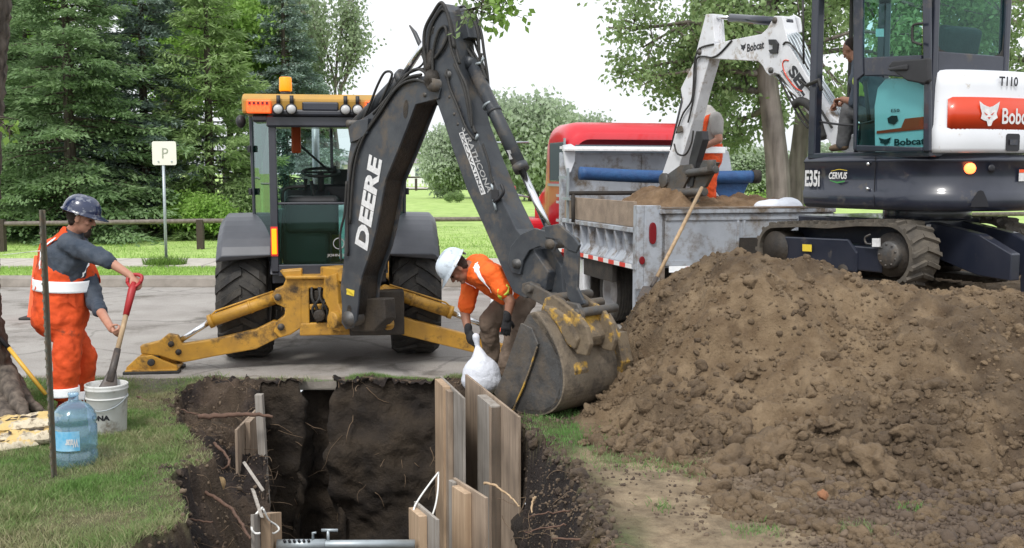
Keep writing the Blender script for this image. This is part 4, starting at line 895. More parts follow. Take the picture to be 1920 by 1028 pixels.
# linkage and bucket
b = MB()
for off in (-.17, .12):
    b.prism(BHs([(1020,425),(1046,420),(1075,445),(1086,460),(1080,474),(1066,470),(1045,450),(1022,446)], off+.02), bn*.03)
    b.prism(BHs([(1058,450),(1082,455),(1084,480),(1082,540),(1096,570),(1080,576),(1064,560),(1055,500)], off+.03), bn*.03)
for off in (-.02,): b.prism(BHs([(978,470),(1030,465),(1052,500),(1056,550),(1040,560),(1000,545)], off), bn*.1)
parts('linkage', b, 'charcoal_paint', bh, bevel=.006)
b = MB()
for off in (-.2, .15): b.prism(BHs([(978,532),(992,528),(1020,545),(1052,560),(1068,574),(1060,588),(1040,590),(1020,575),(990,558),(977,548)], off), bn*.035)
for off in (-.22, -.0, .2, .3): b.prism(BHs([(1030,590),(1040,574),(1062,566),(1082,570),(1092,590),(1090,612),(1075,628),(1045,606)], off), bn*.04)
for (px, py) in ((988,542),(1030,560),(1052,576),(1078,588)): c = BH(px, py, -.24); b.cyl(c, c+bn*.5, .036, seg=14)
parts('bucket_link', b, 'worn_steel', bh, bevel=.008)
BW0, BW1 = -.38, .42
SIDE = [(931,735),(960,768),(1005,778),(1037,768),(1053,742),(1056,705),(1049,668),(1038,640),(1022,612),(1004,588),(990,590),(980,609),(966,650),(948,700)]
def BK(pts, off=BW0):                  # traced on the near cheek, pushed across the bucket
    return [H(x, y, P0 + bn*BW0, bn) + bn*(off-BW0) for x, y in pts]
b = MB(); sh = [(960,770),(1005,780),(1038,770),(1055,742),(1058,705),(1051,668),(1040,640),(1024,610),(1006,586),(992,588),(1000,600),(1016,620),(1032,645),(1043,672),(1049,706),(1046,738),(1033,760),(1005,769),(962,758)]

oc = BK(sh[:10]); ic = BK(sh[10:]); oc = spline(oc, 4); ic = spline(ic, 4); b.prism(oc+ic, bn*(BW1-BW0)); bk = part('bucket', b, 'bucket_paint', bh, bevel=.004)
SC = [(960,768),(1005,779),(1037,768),(1053,742),(1056,705),(1049,668),(1038,640),(1022,612),(1004,588)]
b = MB(); b.prism([BK([(931,735)])[0]]+spline(BK(SC), 4)+BK([(990,590),(980,609),(966,650),(948,700)]), bn*.025); b.prism([p+bn*(BW1-BW0-.025) for p in [BK([(931,735)])[0]]+spline(BK(SC), 4)+BK([(990,590),(980,609),(966,650),(948,700)])], bn*.025); parts('cheek', b, 'bucket_paint' if False else 'worn_steel', bk, bevel=.004)
b = MB(); cut = [(929,737),(958,772),(972,752),(990,710),(1012,645),(1000,615),(980,605),(964,650),(946,702)]; b.prism(BK(cut, BW0-.022), bn*.022); b.prism(BK(cut, BW1), bn*.022); parts('side_cutter', b, 'worn_steel', bk, bevel=.005)
b = MB(); b.ribbon(BK([(966,768),(985,725),(998,690),(1011,650)], BW0-.024), .012, .012, bn); part('worn_edge', b, 'worn_yellow', bk)
b = MB(); 
for off in np.linspace(BW0+.03, BW1-.1, 5):
    b.prism(BK([(931,735),(960,768),(952,780),(925,748)], off), bn*.07)
parts('tooth', b, 'worn_steel', bk, bevel=.004)
b = MB(); hump = [(992,585),(1000,562),(1014,556),(1035,572),(1060,590),(1078,618),(1085,650),(1078,672),(1060,668),(1040,640),(1020,610)]
for off in (-.25, .05): b.prism(BK(hump, off), bn*.05)
parts('bucket_ear', b, 'worn_yellow', bk, bevel=.01)
b = MB(); b.prism(BK([(1000,575),(1020,578),(1050,600),(1068,640),(1060,660),(1046,650),(1026,612),(1006,590)], BW0+.1), bn*.5); part('torque_tube', b, 'worn_yellow', bk, bevel=.02)
b = MB(); b.prism(BK([(1030,655),(1044,650),(1060,700),(1056,716),(1046,700)], BW0+.12), bn*.16); part('yellow_patch', b, 'worn_yellow', bk, bevel=.004)
b = MB(); b.prism(BK([(1038,640),(1056,642),(1068,700),(1060,735),(1044,765),(1036,745)], BW1-.16), bn*.14); part('wear_strip', b, 'worn_yellow', bk, bevel=.006)
# ================================================================ MINI EXCAVATOR
EF = Frame((4.18, 10.76, EXZ), 28)
ex = thing('mini_excavator', 'white and dark navy mini excavator standing on top of the dirt heap, door open', 'excavator', EF.o, EF.a)
def EB(mb, x0, x1, y0, y1, z0, z1): mb.box(((x0+x1)/2, (y0+y1)/2, (z0+z1)/2), (x1-x0, y1-y0, z1-z0), EF); return mb
class Curve:
    def __init__(s, pts, F, step=.03):
        p = spline([V(x, y, 0) for x, y in pts], 14); s.p = p; s.F = F; s.L = [0]
        for a, b in zip(p[:-1], p[1:]): s.L.append(s.L[-1] + (b-a).length)
    def at(s, d, z, off=0):
        d = min(max(d, 0), s.L[-1]-1e-4); i = max(j for j in range(len(s.L)-1) if s.L[j] <= d); t = (d-s.L[i])/(s.L[i+1]-s.L[i])
        a, b = s.p[i], s.p[i+1]; q = a.lerp(b, t); tg = (b-a).normalized(); nn = V(tg.y, -tg.x, 0)
        return s.F.w(q.x - nn.x*off*-1, q.y - nn.y*off*-1, z)
    def find(s, px, z):     # arc position whose projection falls on px
        best = None
        for k in range(500):
            d = s.L[-1]*.62*k/499; w = s.at(d, z); v = w-CAM; dep = v.y*ca - v.z*sa; x = 960+FPX*v.x/dep
            if best is None or abs(x-px) < best[0]: best = (abs(x-px), d)
        return best[1]
    def zof(s, d, py):
        w = s.at(d, 0); return H(960, py, w, V(0,1,0)).z - s.F.o.z
SK = Curve([(-.85,.85),(-.885,.5),(-.89,.1),(-.88,-.3),(-.81,-.62),(-.6,-.87),(-.2,-1.01),(.25,-1.01),(.65,-.88),(.88,-.5),(.9,0),(.88,.8)], EF)
def shell(name, cv, prof, m, root, d0=0, d1=None, n=90, close=True, bevel=0):
    """prof: list of (offset outwards, z)"""
    d1 = cv.L[-1] if d1 is None else d1; b = MB(); vs = []; k = len(prof); fs = []
    for i in range(n):
        for off, z in prof: vs.append(cv.at(d0 + (d1-d0)*i/(n-1), z, off))
    for i in range(n-1):
        for j in range(k-1): fs.append((i*k+j, i*k+j+1, (i+1)*k+j+1, (i+1)*k+j))
    if close: fs.append(tuple(i*k for i in range(n))); fs.append(tuple(i*k+k-1 for i in range(n-1, -1, -1)))
    b.add(vs, fs, True); return part(name, b, m, root, bevel=bevel)
Z0, Z1 = .71, 1.235
house = shell('house', SK, [(-.06,Z0),(-.02,Z0+.015),(.0,Z0+.06),(.012,Z0+.17),(-.004,Z0+.18),(-.004,Z0+.45),(.012,Z0+.46),(.0,Z1-.04),(-.03,Z1-.005),(-.05,Z1)], 'navy_metal', ex)
dS = SK.find(1641, 1.0)
b = MB(); 
for z0, z1 in ((Z0+.02, Z1-.02),): b.ribbon([SK.at(dS, z0+.02*0, .006), SK.at(dS, z1, .006)], .008, .006, SK.at(dS+.02,1)-SK.at(dS,1))
part('panel_seam', b, 'decal_black', house)
# side panel relief, latches, lettering
def on_curve(mb, s, px0, px1, py0, py1, cv=SK, lift=.006, bold=.02, shear=0, poly=None, m=None):
    zm = 1.2; d0 = cv.find(px0, zm); d1 = cv.find(px1, zm); za = cv.zof((d0+d1)/2, py1); zb = cv.zof((d0+d1)/2, py0)
    q = MB()
    if poly: q.v = [(u, v, 0) for u, v in poly]; q.f = [tuple(range(len(poly)))]; q.smooth = [False]
    else: text(q, s, (0,0,0), (1,0,0), (0,1,0), lift=0, bold=bold, shear=shear)
    mb.add([cv.at(d0+(d1-d0)*v[0], za+(zb-za)*v[1], lift) for v in q.v], q.f)
# curve runs front-left to right, seen from behind it runs left to right in the picture
b = MB(); on_curve(b, 'E35i', 1513, 1541, 319, 350, lift=.02, bold=.03); part('lettering', b, 'decal_white', house)
b = MB(); on_curve(b, 'CERVUS', 1558, 1592, 323, 336, lift=.02, bold=.03, shear=.2); part('lettering', b, 'decal_white', house)
arc = [(0,.3),(.5,1),(1,.5),(1,.65),(.5,1.2),(0,.45)]
b = MB(); on_curve(b, '', 1562, 1592, 318, 323, poly=arc, lift=.02); part('emblem_stripe', b, 'decal_yellow', house)
b = MB(); on_curve(b, '', 1560, 1588, 338, 344, poly=[(0,.8),(.5,0),(1,.5),(1,.9),(.5,.5),(0,1)], lift=.02); part('emblem_stripe', b, 'decal_green', house)
b = MB()
for py in (308, 354): d = SK.find(1629, 1.0); z = SK.zof(d, py); b.cyl(SK.at(d, z, -.01), SK.at(d, z, .025), .016, seg=12)
parts('latch', b, 'chrome', house)
d = SK.find(1817, 1.0); z = SK.zof(d, 316); b = MB(); b.lathe(SK.at(d, z, 0), SK.at(d, z, 1)-SK.at(d, z, 0), [(.05,-.02),(.05,.02),(.04,.03),(.001,.035)], 20); part('tail_lamp', b, 'red_spot_lit', house)
d = SK.find(1857, 1.0); b = MB(); b.lathe(SK.at(d, z, 0), SK.at(d, z, 1)-SK.at(d, z, 0), [(.035,.014),(.03,.02),(.001,.016)], 20); part('tow_hole', b, 'decal_black', house)
b = MB(); on_curve(b, '', 1909, 1928, 318, 340, poly=[(0,0),(1,0),(1,1),(0,1)], lift=.016); part('label', b, 'decal_white', house)
b = MB(); on_curve(b, '', 1909, 1928, 318, 324, poly=[(0,0),(1,0),(1,1),(0,1)], lift=.019); part('label', b, 'cone_orange', house)
b = MB(); on_curve(b, '', 1822, 1856, 357, 388, poly=[(0,0),(1,0),(.85,.5),(.65,.95),(.5,1),(.35,.95),(.15,.5)], lift=.016); part('drain_notch', b, 'decal_black', house)
# white rear hood
HC = Curve([(-.84,-.70),(-.80,-.80),(-.6,-.93),(-.2,-1.01),(.25,-1.01),(.65,-.9),(.85,-.6),(.88,.0),(.86,.7)], EF)
hood = shell('hood', HC, [(0,Z1+.01),(.012,Z1+.05),(.012,Z1+.22),(-.004,Z1+.26),(-.01,Z1+.6),(-.025,Z1+.7),(-.06,Z1+.745),(-.12,Z1+.76)], 'white_paint', ex)
b = MB(); dd0 = HC.find(1775, 1.4); za, zb = HC.zof(dd0, 243), HC.zof(dd0, 182); vs = []; N_ = 30; dd1 = dd0 + 1.15
for i in range(N_): 
    d = dd0 + (dd1-dd0)*i/(N_-1); e = .02 if i in (0, N_-1) else 0
    for (zz, o_) in ((za+e, .0), (za+e, .012), (zb-e, .006), (zb-e, -.006)): vs.append(HC.at(d, zz, o_))
b.add(vs, [(i*4+j, i*4+j+1, i*4+5+j, i*4+4+j) for i in range(N_-1) for j in range(3)], True); rp = part('name_panel', b, 'decal_red', hood)
b = MB(); on_curve(b, '', 1829, 1867, 190, 237, cv=HC, poly=CAT, lift=.022); part('cat_emblem', b, 'decal_white', rp)
b = MB(); on_curve(b, '', 1838, 1846, 210, 216, cv=HC, poly=[(0,1),(1,0),(.5,0)], lift=.025); on_curve(b, '', 1850, 1858, 210, 216, cv=HC, poly=[(0,0),(1,1),(.5,0)], lift=.025); on_curve(b, '', 1845, 1851, 220, 224, cv=HC, poly=[(0,1),(1,1),(.5,0)], lift=.025); part('cat_eyes', b, 'decal_red', rp)
b = MB(); q = MB(); text(q, 'Bobcat', (0,0,0), (1,0,0), (0,1,0), lift=0, bold=.02); dw = HC.find(1874, 1.4); zt0, zt1 = HC.zof(dw, 233), HC.zof(dw, 203)
b.add([HC.at(dw+.42*v[0], zt0+(zt1-zt0)*v[1], .022) for v in q.v], q.f); part('lettering', b, 'decal_white', rp)
b = MB(); on_curve(b, 'T110', 1866, 1901, 144, 162, cv=HC, lift=.01, bold=.03); part('lettering', b, 'decal_black', hood)
b = MB(); on_curve(b, '', 1882, 1908, 251, 284, cv=HC, poly=[(.1,0),(.9,0),(1,.1),(1,.9),(.9,1),(.1,1),(0,.9),(0,.1)], lift=.016); part('latch_recess', b, 'decal_black', hood)
b = MB(); on_curve(b, '', 1888, 1903, 262, 272, cv=HC, poly=[(0,0),(1,0),(1,1),(0,1)], lift=.024); part('latch_handle', b, 'navy_metal', hood)
# cab
CX0, CX1, CY0, CY1, CT = -.86, .17, -.75, .80, 2.85
cb = MB()
EB(cb, CX0, CX0+.09, CY1-.1, CY1, Z1, CT); EB(cb, CX1-.09, CX1, CY1-.1, CY1, Z1, CT); EB(cb, CX0, CX0+.07, CY0, CY0+.08, Z1, CT)
EB(cb, CX1-.07, CX1, CY0, CY0+.08, Z1+.3, CT); EB(cb, CX0, CX1, CY0, CY1, CT, CT+.08)
EB(cb, CX0+.07, CX1-.07, CY0+.005, CY0+.07, Z1+.72, EF.hy(1800, 99, CY0).z-EXZ)
EB(cb, CX0, CX1, CY0, CY1, Z1-.03, Z1+.03); EB(cb, CX0+.005, CX0+.05, CY0+.08, CY0+.9, CT-.12, CT)
ecab = part('cab', cb, 'navy_metal', ex, bevel=.012)
b = MB(); zz = EF.hy(1800, 99, CY0).z-EXZ; EB(b, CX0+.07, CX1-.07, CY0+.03, CY0+.04, zz, CT); part('rear_window', b, 'teal_glass', ecab)
b = MB(); pr = [(CX0+.07,zz),(CX0+.2,zz),(CX0+.11,zz+.02),(CX0+.08,zz+.06),(CX0+.07,zz+.2)]
b.prism([EF.w(x, CY0+.02, z) for x, z in pr], EF.y*.01); b.prism([EF.w(CX1+CX0-x, CY0+.02, z) for x, z in pr], EF.y*.01); EB(b, CX0+.5, CX0+.53, CY1-.06, CY1-.03, Z1+.5, CT); part('window_trim', b, 'black_rubber', ecab)
# white bodywork seen through the door glass
b = MB(); pts = [(1640,290),(1639,200),(1645,165),(1660,148),(1742,146),(1742,290)]; b.prism([EF.hx(x, y, -.845) for x, y in pts], EF.x*.05); wb = part('side_panel', b, 'white_paint', ecab, bevel=.01)
b = MB(); b.prism([EF.hx(x, y, -.85) for x, y in [(1644,246),(1690,240),(1697,223),(1740,218),(1740,242),(1644,251)]], EF.x*-.004); part('stripe', b, 'decal_red', wb)
b = MB(); b.prism([EF.hx(x, y, -.852) for x, y in [(1664,222),(1672,217),(1682,217),(1684,226),(1676,234),(1666,231)]], EF.x*-.003); part('vent', b, 'decal_black', wb)
b = MB(); text(b, 'Bobcat', EF.hx(1677,274,-.852), EF.hx(1735,271,-.852), EF.hx(1677,261,-.852), bold=.03); text(b, 'E50', EF.hx(1671,211,-.852), EF.hx(1687,210,-.852), EF.hx(1671,205,-.852)); poly_on(b, CAT, EF.hx(1648,272,-.852), EF.hx(1671,272,-.852), EF.hx(1648,258,-.852)); part('lettering', b, 'decal_black', wb)
# door swung back against the side
XD = -.93
def door_bar(mb, pts, w, th=.03, x=XD): mb.ribbon([EF.hx(px, py, x) for px, py in pts], w, th, EF.x)
dr = MB(); DXT = EF.x*.035
def face(mb, pts, x=XD, t=.035): mb.prism([EF.hx(px, py, x) for px, py in pts], EF.x*t)
face(dr, [(1599,-40),(1617,-40),(1617,108),(1619,140),(1607,150),(1604,282),(1599,282)])
face(dr, [(1728,-40),(1743,-40),(1743,284),(1730,284),(1732,150),(1730,100)])
face(dr, [(1619.5,108),(1727,103),(1729,160),(1700,146),(1660,142),(1620,143)]); face(dr, [(1604.5,272),(1729,276),(1729.5,284),(1604.5,284)])
door = part('door', dr, 'navy_metal', ex, bevel=.01)
b = MB(); face(b, [(1617,-40),(1729,-40),(1727,104),(1618,109)], XD+.012, .006); parts('window', b, 'teal_glass', door); b = MB(); face(b, [(1607,142),(1731,150),(1731,276),(1604,273)], XD+.012, .006); part('window', b, 'teal_glass', door)
b = MB(); gp = [EF.hx(x, y, XD-.05) for x, y in ((1730,44),(1716,46),(1711,52),(1711,76),(1716,80),(1728,84))]; b.tube(spline(gp, 4), .012, 8); part('grab_rail', b, 'black_rubber', door)
b = MB(); face(b, [(1664,124),(1672,114),(1728,110),(1740,108),(1741,152),(1732,158),(1700,152),(1682,140)], XD-.05, .055); face(b, [(1660,128),(1700,120),(1700,132),(1668,134)], XD-.07, .03); part('door_latch', b, 'black_plastic', door, bevel=.015)
b = MB(); b.prism([EF.hx(x, y, XD+.03) for x, y in [(1642,54),(1657,54),(1657,69),(1642,69)]], EF.x*.003); part('sticker', b, 'decal_white', door)
b = MB(); b.tube([EF.hx(1505,-30,-.9), EF.hx(1507,120,-.9)], .012, 6); b.tube([EF.hx(1513,160,-.9), EF.hx(1536,150,-.95), EF.hx(1540,170,-.95)], .02, 6); part('wiper', b, 'black_rubber', ecab)
b = MB(); EB(b, -.55, -.1, -.5, -.05, Z1+.35, Z1+.47); b.prism([EF.w(-.58, y, z) for y, z in ((-.5,Z1+.4),(-.66,Z1+1.15),(-.55,Z1+1.2),(-.38,Z1+.45))], EF.x*.5); EB(b, -.5, -.15, -.45, -.1, Z1, Z1+.35); part('seat', b, 'black_rubber', ecab, bevel=.04, seg=3)
b = MB(); EB(b, -.84, -.3, -.45, .1, Z1+.03, Z1+.3); b.cyl(EF.w(-.72,.1,Z1+.25), EF.w(-.7,.2,Z1+.72), .02); b.cyl(EF.w(-.3,.45,Z1), EF.w(-.3,.3,Z1+.6), .02); b.cyl(EF.w(-.55,.45,Z1), EF.w(-.55,.3,Z1+.6), .02); b.tube(spline([EF.w(-.8,.72,Z1+.35), EF.w(-.75,.3,Z1+.3), EF.w(-.8,-.1,Z1+.34)]), .012, 6)
part('console', b, 'black_plastic', ecab)
# boom on its own plane
BXX = -.2; EBX = BXX - .1
def eb(pts, x=EBX): return [EF.hx(px, py, x) for px, py in pts]
BM = [(1309,93),(1334,84),(1371,75),(1427,64),(1438,54),(1446,40),(1451,30),(1466,30),(1471,53),(1479,84),(1512,142),(1560,218),(1606,262),(1600,290),(1565,280),(1540,246),(1508,202),(1462,140),(1452,137),(1443,142),(1436,136),(1430,124),(1421,115),(1309,109)]
b = MB(); b.prism(eb(BM), EF.x*.2); eboom = part('boom', b, 'arm_white', ex, bevel=.008)
b = MB(); b.prism(eb([(1476,32),(1488,28),(1498,34),(1502,60),(1492,64),(1484,52),(1478,48)], EBX+.21), EF.x*.03); part('bracket', b, 'arm_white', eboom, bevel=.005)
b = MB()
for i in range(5): b.tube(spline(eb([(1472+i*4,60),(1484+i*5,80-i*2),(1505+i*6,128),(1540+i*7,190),(1572+i*6,245)], EBX+.02+i*.035), 4), .011, 6)
parts('steel_pipe', b, 'galvanised', eboom)
b = MB(); b.tube(spline(eb([(1500,150),(1520,170),(1535,200),(1560,240)], EBX-.02)), .013, 6); b.tube(spline(eb([(1490,196),(1500,190),(1515,196),(1530,215),(1545,260)], EBX)), .05, 8)
b.tube(spline(eb([(1468,84),(1474,79),(1484,84),(1500,104),(1516,130)], EBX-.01)), .01, 6)
b.tube(spline(eb([(1462,150),(1480,185),(1500,222),(1515,240)], EBX+.05)), .012, 6); b.tube(spline(eb([(1468,150),(1486,183),(1505,215),(1520,235)], EBX+.1)), .012, 6)
parts('hydraulic_hose', b, 'black_rubber', eboom)
b = MB(); b.prism(eb([(1440,74),(1452,74),(1458,82),(1456,100),(1444,101),(1440,94),(1448,92),(1448,84),(1441,84)], EBX-.03), EF.x*.03); part('work_lamp', b, 'black_plastic', eboom, bevel=.006)
b = MB()
for (px, py) in ((1310,98),(1451,38),(1444,132)): c = EF.hx(px, py, EBX-.02); b.cyl(c, c+EF.x*.24, .035, seg=14)
parts('pin', b, 'worn_steel', eboom)
b = MB(); text(b, 'Bobcat', EF.hx(1401,98,EBX), EF.hx(1433,91,EBX), EF.hx(1401,83,EBX), bold=.03); poly_on(b, CAT, EF.hx(1389,96,EBX), EF.hx(1399,94,EBX), EF.hx(1389,83,EBX)); part('lettering', b, 'decal_black', eboom)
b = MB(); text(b, 'SEL', EF.hx(1477,136,EBX), EF.hx(1507,182,EBX), EF.hx(1488,118,EBX), bold=.05, shear=.1); part('lettering', b, 'decal_black', eboom)
b = MB(); text(b, 'STRATHCONA EXCAVATING', EF.hx(1464,134,EBX), EF.hx(1508,193,EBX), EF.hx(1468,131,EBX), bold=.02); part('lettering', b, 'decal_black', eboom)
b = MB(); ell = [EF.hx(1489+math.cos(a)*.55*34+math.sin(a)*.83*13, 142+math.cos(a)*.83*34-math.sin(a)*.55*13, EBX-.004) for a in np.linspace(2.6, 6.0, 18)]; b.tube(ell, .008, 6); part('emblem_ring', b, 'decal_red', eboom)
ARM = [(1323,27),(1336,26),(1340,78),(1326,126),(1312,175),(1300,225),(1286,272),(1266,335),(1262,378),(1232,382),(1238,335),(1260,272),(1280,192),(1276,166),(1300,118),(1312,70)]
b = MB(); b.prism(eb(ARM, EBX+.02), EF.x*.17); earm = part('arm', b, 'arm_white', ex, bevel=.008)
b = MB(); b.prism(eb([(1342,34),(1352,34),(1352,82),(1340,110),(1338,84)], EBX+.1), EF.x*.02); part('bracket', b, 'arm_white', earm)
def ecyl(name, pts, x, r, rr, root, m):
    a, c, e = [EF.hx(px, py, x) for px, py in pts]; b = MB(); b.cyl(a, c, r, seg=18); b.cyl(a-EF.x*.05, a+EF.x*.05, r*.9, seg=12); o = part(name, b, m, root); b = MB(); b.cyl(c, e, rr, seg=14); part('rod', b, 'chrome', o)
ecyl('arm_cylinder', ((1476,42),(1370,34),(1330,31)), EBX+.1, .052, .027, ex, 'navy_metal')
ecyl('bucket_cylinder', ((1285,180),(1262,282),(1248,340)), EBX+.08, .045, .025, ex, 'black_plastic')
ecyl('boom_cylinder', ((1580,270),(1515,200),(1450,136)), EBX+.1, .05, .028, ex, 'arm_white')
b = MB(); b.tube(spline(eb([(1338,83),(1318,88),(1308,96),(1302,120),(1300,160),(1296,190),(1280,215),(1268,250)], EBX-.01)), .012, 6); b.tube(spline(eb([(1372,76),(1350,100),(1335,108),(1318,106),(1306,112),(1304,150),(1298,196),(1290,230)], EBX-.01)), .012, 6)
b.tube(spline(eb([(1300,245),(1296,270),(1285,290),(1270,288),(1264,270)], EBX-.02)), .012, 6); parts('hydraulic_hose', b, 'black_rubber', earm)
b = MB(); b.prism(eb([(1305,246),(1316,246),(1318,262),(1305,305),(1298,350),(1288,350),(1292,300)], EBX+.03), EF.x*.1); part('guide_link', b, 'black_plastic', earm, bevel=.006)
b = MB(); b.prism(eb([(1268,238),(1276,236),(1278,246),(1270,250)], EBX-.03), EF.x*.03); part('fitting', b, 'worn_steel', earm)
cp = MB(); c = EF.hx(1246,338,EBX); cp.cyl(c-EF.x*.03, c+EF.x*.05, .095, seg=18); cp.cyl(c+EF.x*.17, c+EF.x*.24, .095, seg=18)
cp.prism(eb([(1240,335),(1275,310),(1296,308),(1300,318),(1284,345),(1270,378),(1236,384)], EBX), EF.x*.04); cp.prism(eb([(1240,335),(1275,310),(1296,308),(1300,318),(1284,345),(1270,378),(1236,384)], EBX+.18), EF.x*.04)
cp.cyl(EF.hx(1290,325,EBX), EF.hx(1343,318,EBX), .05); cp.cyl(EF.hx(1262,362,EBX), EF.hx(1322,360,EBX), .055); cp.cyl(EF.hx(1337,300,EBX)-EF.x*.02, EF.hx(1337,322,EBX)-EF.x*.02, .055); cp.prism(eb([(1318,300),(1345,305),(1322,350),(1300,366),(1290,358)], EBX+.05), EF.x*.05)
cp.cyl(EF.hx(1246,378,EBX+.1), EF.hx(1305,380,EBX+.1), .06)
parts('coupler', cp, 'worn_steel', ex, bevel=.006)
# tracks
def track(x0, x1):
    W_ = x1-x0; ya, yb, rb, rf = -.42, 1.12, .3, .26; path = []
    for a in np.linspace(-90, -270, 15): path.append((ya + math.cos(R(a))*rb, rb + math.sin(R(a))*rb))
    for t in (.25, .5, .75): path.append((ya+(yb-ya)*t, (2*rb)*(1-t)+(2*rf)*t + .012*math.sin(t*9) - .0))
    for a in np.linspace(90, -90, 13): path.append((yb + math.cos(R(a))*rf, rf + math.sin(R(a))*rf))
    for t in (.2, .4, .6, .8): path.append((yb+(ya-yb)*t, .0))
    b = MB(); n = len(path); vs = []
    P2 = [V(0, y, z) for y, z in path]
    for i in range(n):
        t = (P2[(i+1) % n]-P2[i-1]).normalized(); nn = V(0, -t.z, t.y)   # candidate normal
        c = P2[i]; 
        if (V(0,.45,.27)-c).dot(nn) > 0: nn = -nn
        for x, o in ((x0,0),(x1,0),(x1,-.035),(x0,-.035)): q = c+nn*o; vs.append(EF.w(x, q.y, q.z))
    b.add(vs, [(i*4+j, i*4+(j+1)%4, ((i+1)%n)*4+(j+1)%4, ((i+1)%n)*4+j) for i in range(n) for j in range(4)])
    L_ = [0]
    for i in range(n): L_.append(L_[-1] + (P2[(i+1)%n]-P2[i]).length)
    def at(d):
        d %= L_[-1]; i = max(j for j in range(n) if L_[j] <= d); t = (d-L_[i])/(L_[i+1]-L_[i]+1e-9); a, c = P2[i], P2[(i+1)%n]; q = a.lerp(c, t); tg = (c-a).normalized(); nn = V(0,-tg.z,tg.y)
        if (V(0,.45,.27)-q).dot(nn) > 0: nn = -nn
        return q, nn
    K = 40
    for i in range(K):
        for sd in (0, 1):
            vs = []
            for k in range(4):
                f = k/3; x = (x0 + W_*.5*f*.97) if sd == 0 else (x1 - W_*.5*f*.97); d0 = L_[-1]*(i+.5*sd*.0)/K + .055*(f if True else 0) 
                for dd, hh in ((-.024,0),(-.016,.03),(.016,.03),(.024,0)):
                    q, nn = at(d0+dd); q = q + nn*hh; vs.append(EF.w(x, q.y, q.z))
            b.add(vs, [(0,1,2,3),(15,14,13,12)] + [(k*4+j, k*4+4+j, k*4+5+j, k*4+1+j) for k in range(3) for j in range(3)])
    tr_ = part('track', b, 'track_rubber', ex)
    xo = x0+.04
    b = MB(); EB(b, x0+.05, x1-.05, ya+.1, yb-.05, .12, .36); b.prism([EF.w(x0+.03, y, z) for y, z in ((-.02,.1),(-.02,.3),(.1,.42),(1.0,.4),(1.05,.3),(.95,.1))], EF.x*.03); part('track_frame', b, 'navy_metal', tr_, bevel=.015)
    b = MB()
    for y in (.15,.4,.65,.9): b.cyl(EF.w(x0+.02, y, .1), EF.w(x1-.02, y, .1), .07)
    parts('roller', b, 'greasy_steel', tr_)
    b = MB(); b.cyl(EF.w(x0+.02, yb, rf), EF.w(x1-.02, yb, rf), .19, seg=24); part('idler', b, 'greasy_steel', tr_)
    b = MB(); b.cyl(EF.w(x0+.06, ya, rb), EF.w(x1-.02, ya, rb), .21, seg=24); part('sprocket', b, 'greasy_steel', tr_)
    b = MB(); c = EF.w(x0+.01, ya, rb+.0); b.lathe(c, EF.x, [(.001,0),(.12,0),(.13,.015),(.13,.08)], 24)
    for i in range(9): a = i*2*math.pi/9; b.cyl(EF.w(x0+.002, ya+math.cos(a)*.1, rb+math.sin(a)*.1), EF.w(x0+.02, ya+math.cos(a)*.1, rb+math.sin(a)*.1), .011, seg=8)
    part('hub', b, 'worn_steel', tr_)
    return tr_
t1 = track(-1.0, -.64); t2 = track(.36, .69)
b = MB(); b.prism([EF.hx(x, y, -.995) for x, y in ((1505,458),(1522,459),(1522,472),(1505,471))], EF.x*-.004); part('label', b, 'decal_yellow', t1)
b = MB(); b.prism([EF.hx(x, y, -.995) for x, y in ((1638,447),(1651,447),(1651,463),(1638,463))], EF.x*-.02); part('label', b, 'decal_white', t1)
b = MB(); b.tube(spline([EF.hx(x, y, -.99) for x, y in ((1632,440),(1622,446),(1624,456),(1634,458))]), .01, 6); part('lifting_eye', b, 'worn_steel', t1)
b = MB(); EB(b, -.69, .36, -.35, 1.1, .22, .62); b.cyl(EF.w(0,0,.6), EF.w(0,0,.73), .42, seg=30); part('undercarriage', b, 'navy_metal', ex, bevel=.02)
b = MB()
for x in (-.35, .1): b.prism([EF.w(x, y, z) for y, z in ((-.3,.6),(-.3,.28),(-.9,.12),(-1.25,.1),(-1.25,.34),(-.9,.5))], EF.x*.12)
b.prism([EF.w(-.95, y, z) for y, z in ((-1.22,-.08),(-1.2,.1),(-1.24,.3),(-1.32,.34),(-1.28,.1),(-1.34,-.08))][::-1], EF.x*.0+EF.x*1.9) if False else None
parts('blade_arm', b, 'navy_metal', ex, bevel=.01)
b = MB(); b.prism([EF.w(-.15, y, z) for y, z in ((-1.22,-.12),(-1.2,.1),(-1.24,.3),(-1.3,.34),(-1.27,.1),(-1.32,-.12))], EF.x*1.0); part('dozer_blade', b, 'navy_metal', ex)
b = MB(); b.prism([EF.w(x, -.36, z) for x, z in ((-.42,.5),(-.36,.5),(-.36,.57),(-.42,.57))], EF.y*-.006); part('label', b, 'decal_white', ex)

# ================================================================ DUMP TRUCK
TF = Frame((1.48, 12.6, ROAD_Z), 14.6); BWd = 2.6; BL = 3.1
tk = thing('dump_truck', 'red cab dump truck with grey steel box full of dirt, parked behind the heap', 'truck', TF.o, TF.a)
def TB(mb, x0, x1, y0, y1, z0, z1): mb.box(((x0+x1)/2, (y0+y1)/2, (z0+z1)/2), (x1-x0, y1-y0, z1-z0), TF); return mb
b = MB(); TB(b, .05, BWd-.05, .12, BL-.02, .84, .9)
b.prism([TF.w(x, .1, z) for x, z in ((.02,.84),(.0,.9),(.1,1.02),(.1,1.26),(.0,1.27),(.0,1.33),(.14,1.33),(.14,.84))], TF.y*(BL-.15)); b.prism([TF.w(BWd-x, .1, z) for x, z in ((.02,.84),(.0,.9),(.1,1.02),(.1,1.26),(.0,1.27),(.0,1.33),(.14,1.33),(.14,.84))], TF.y*(BL-.15))
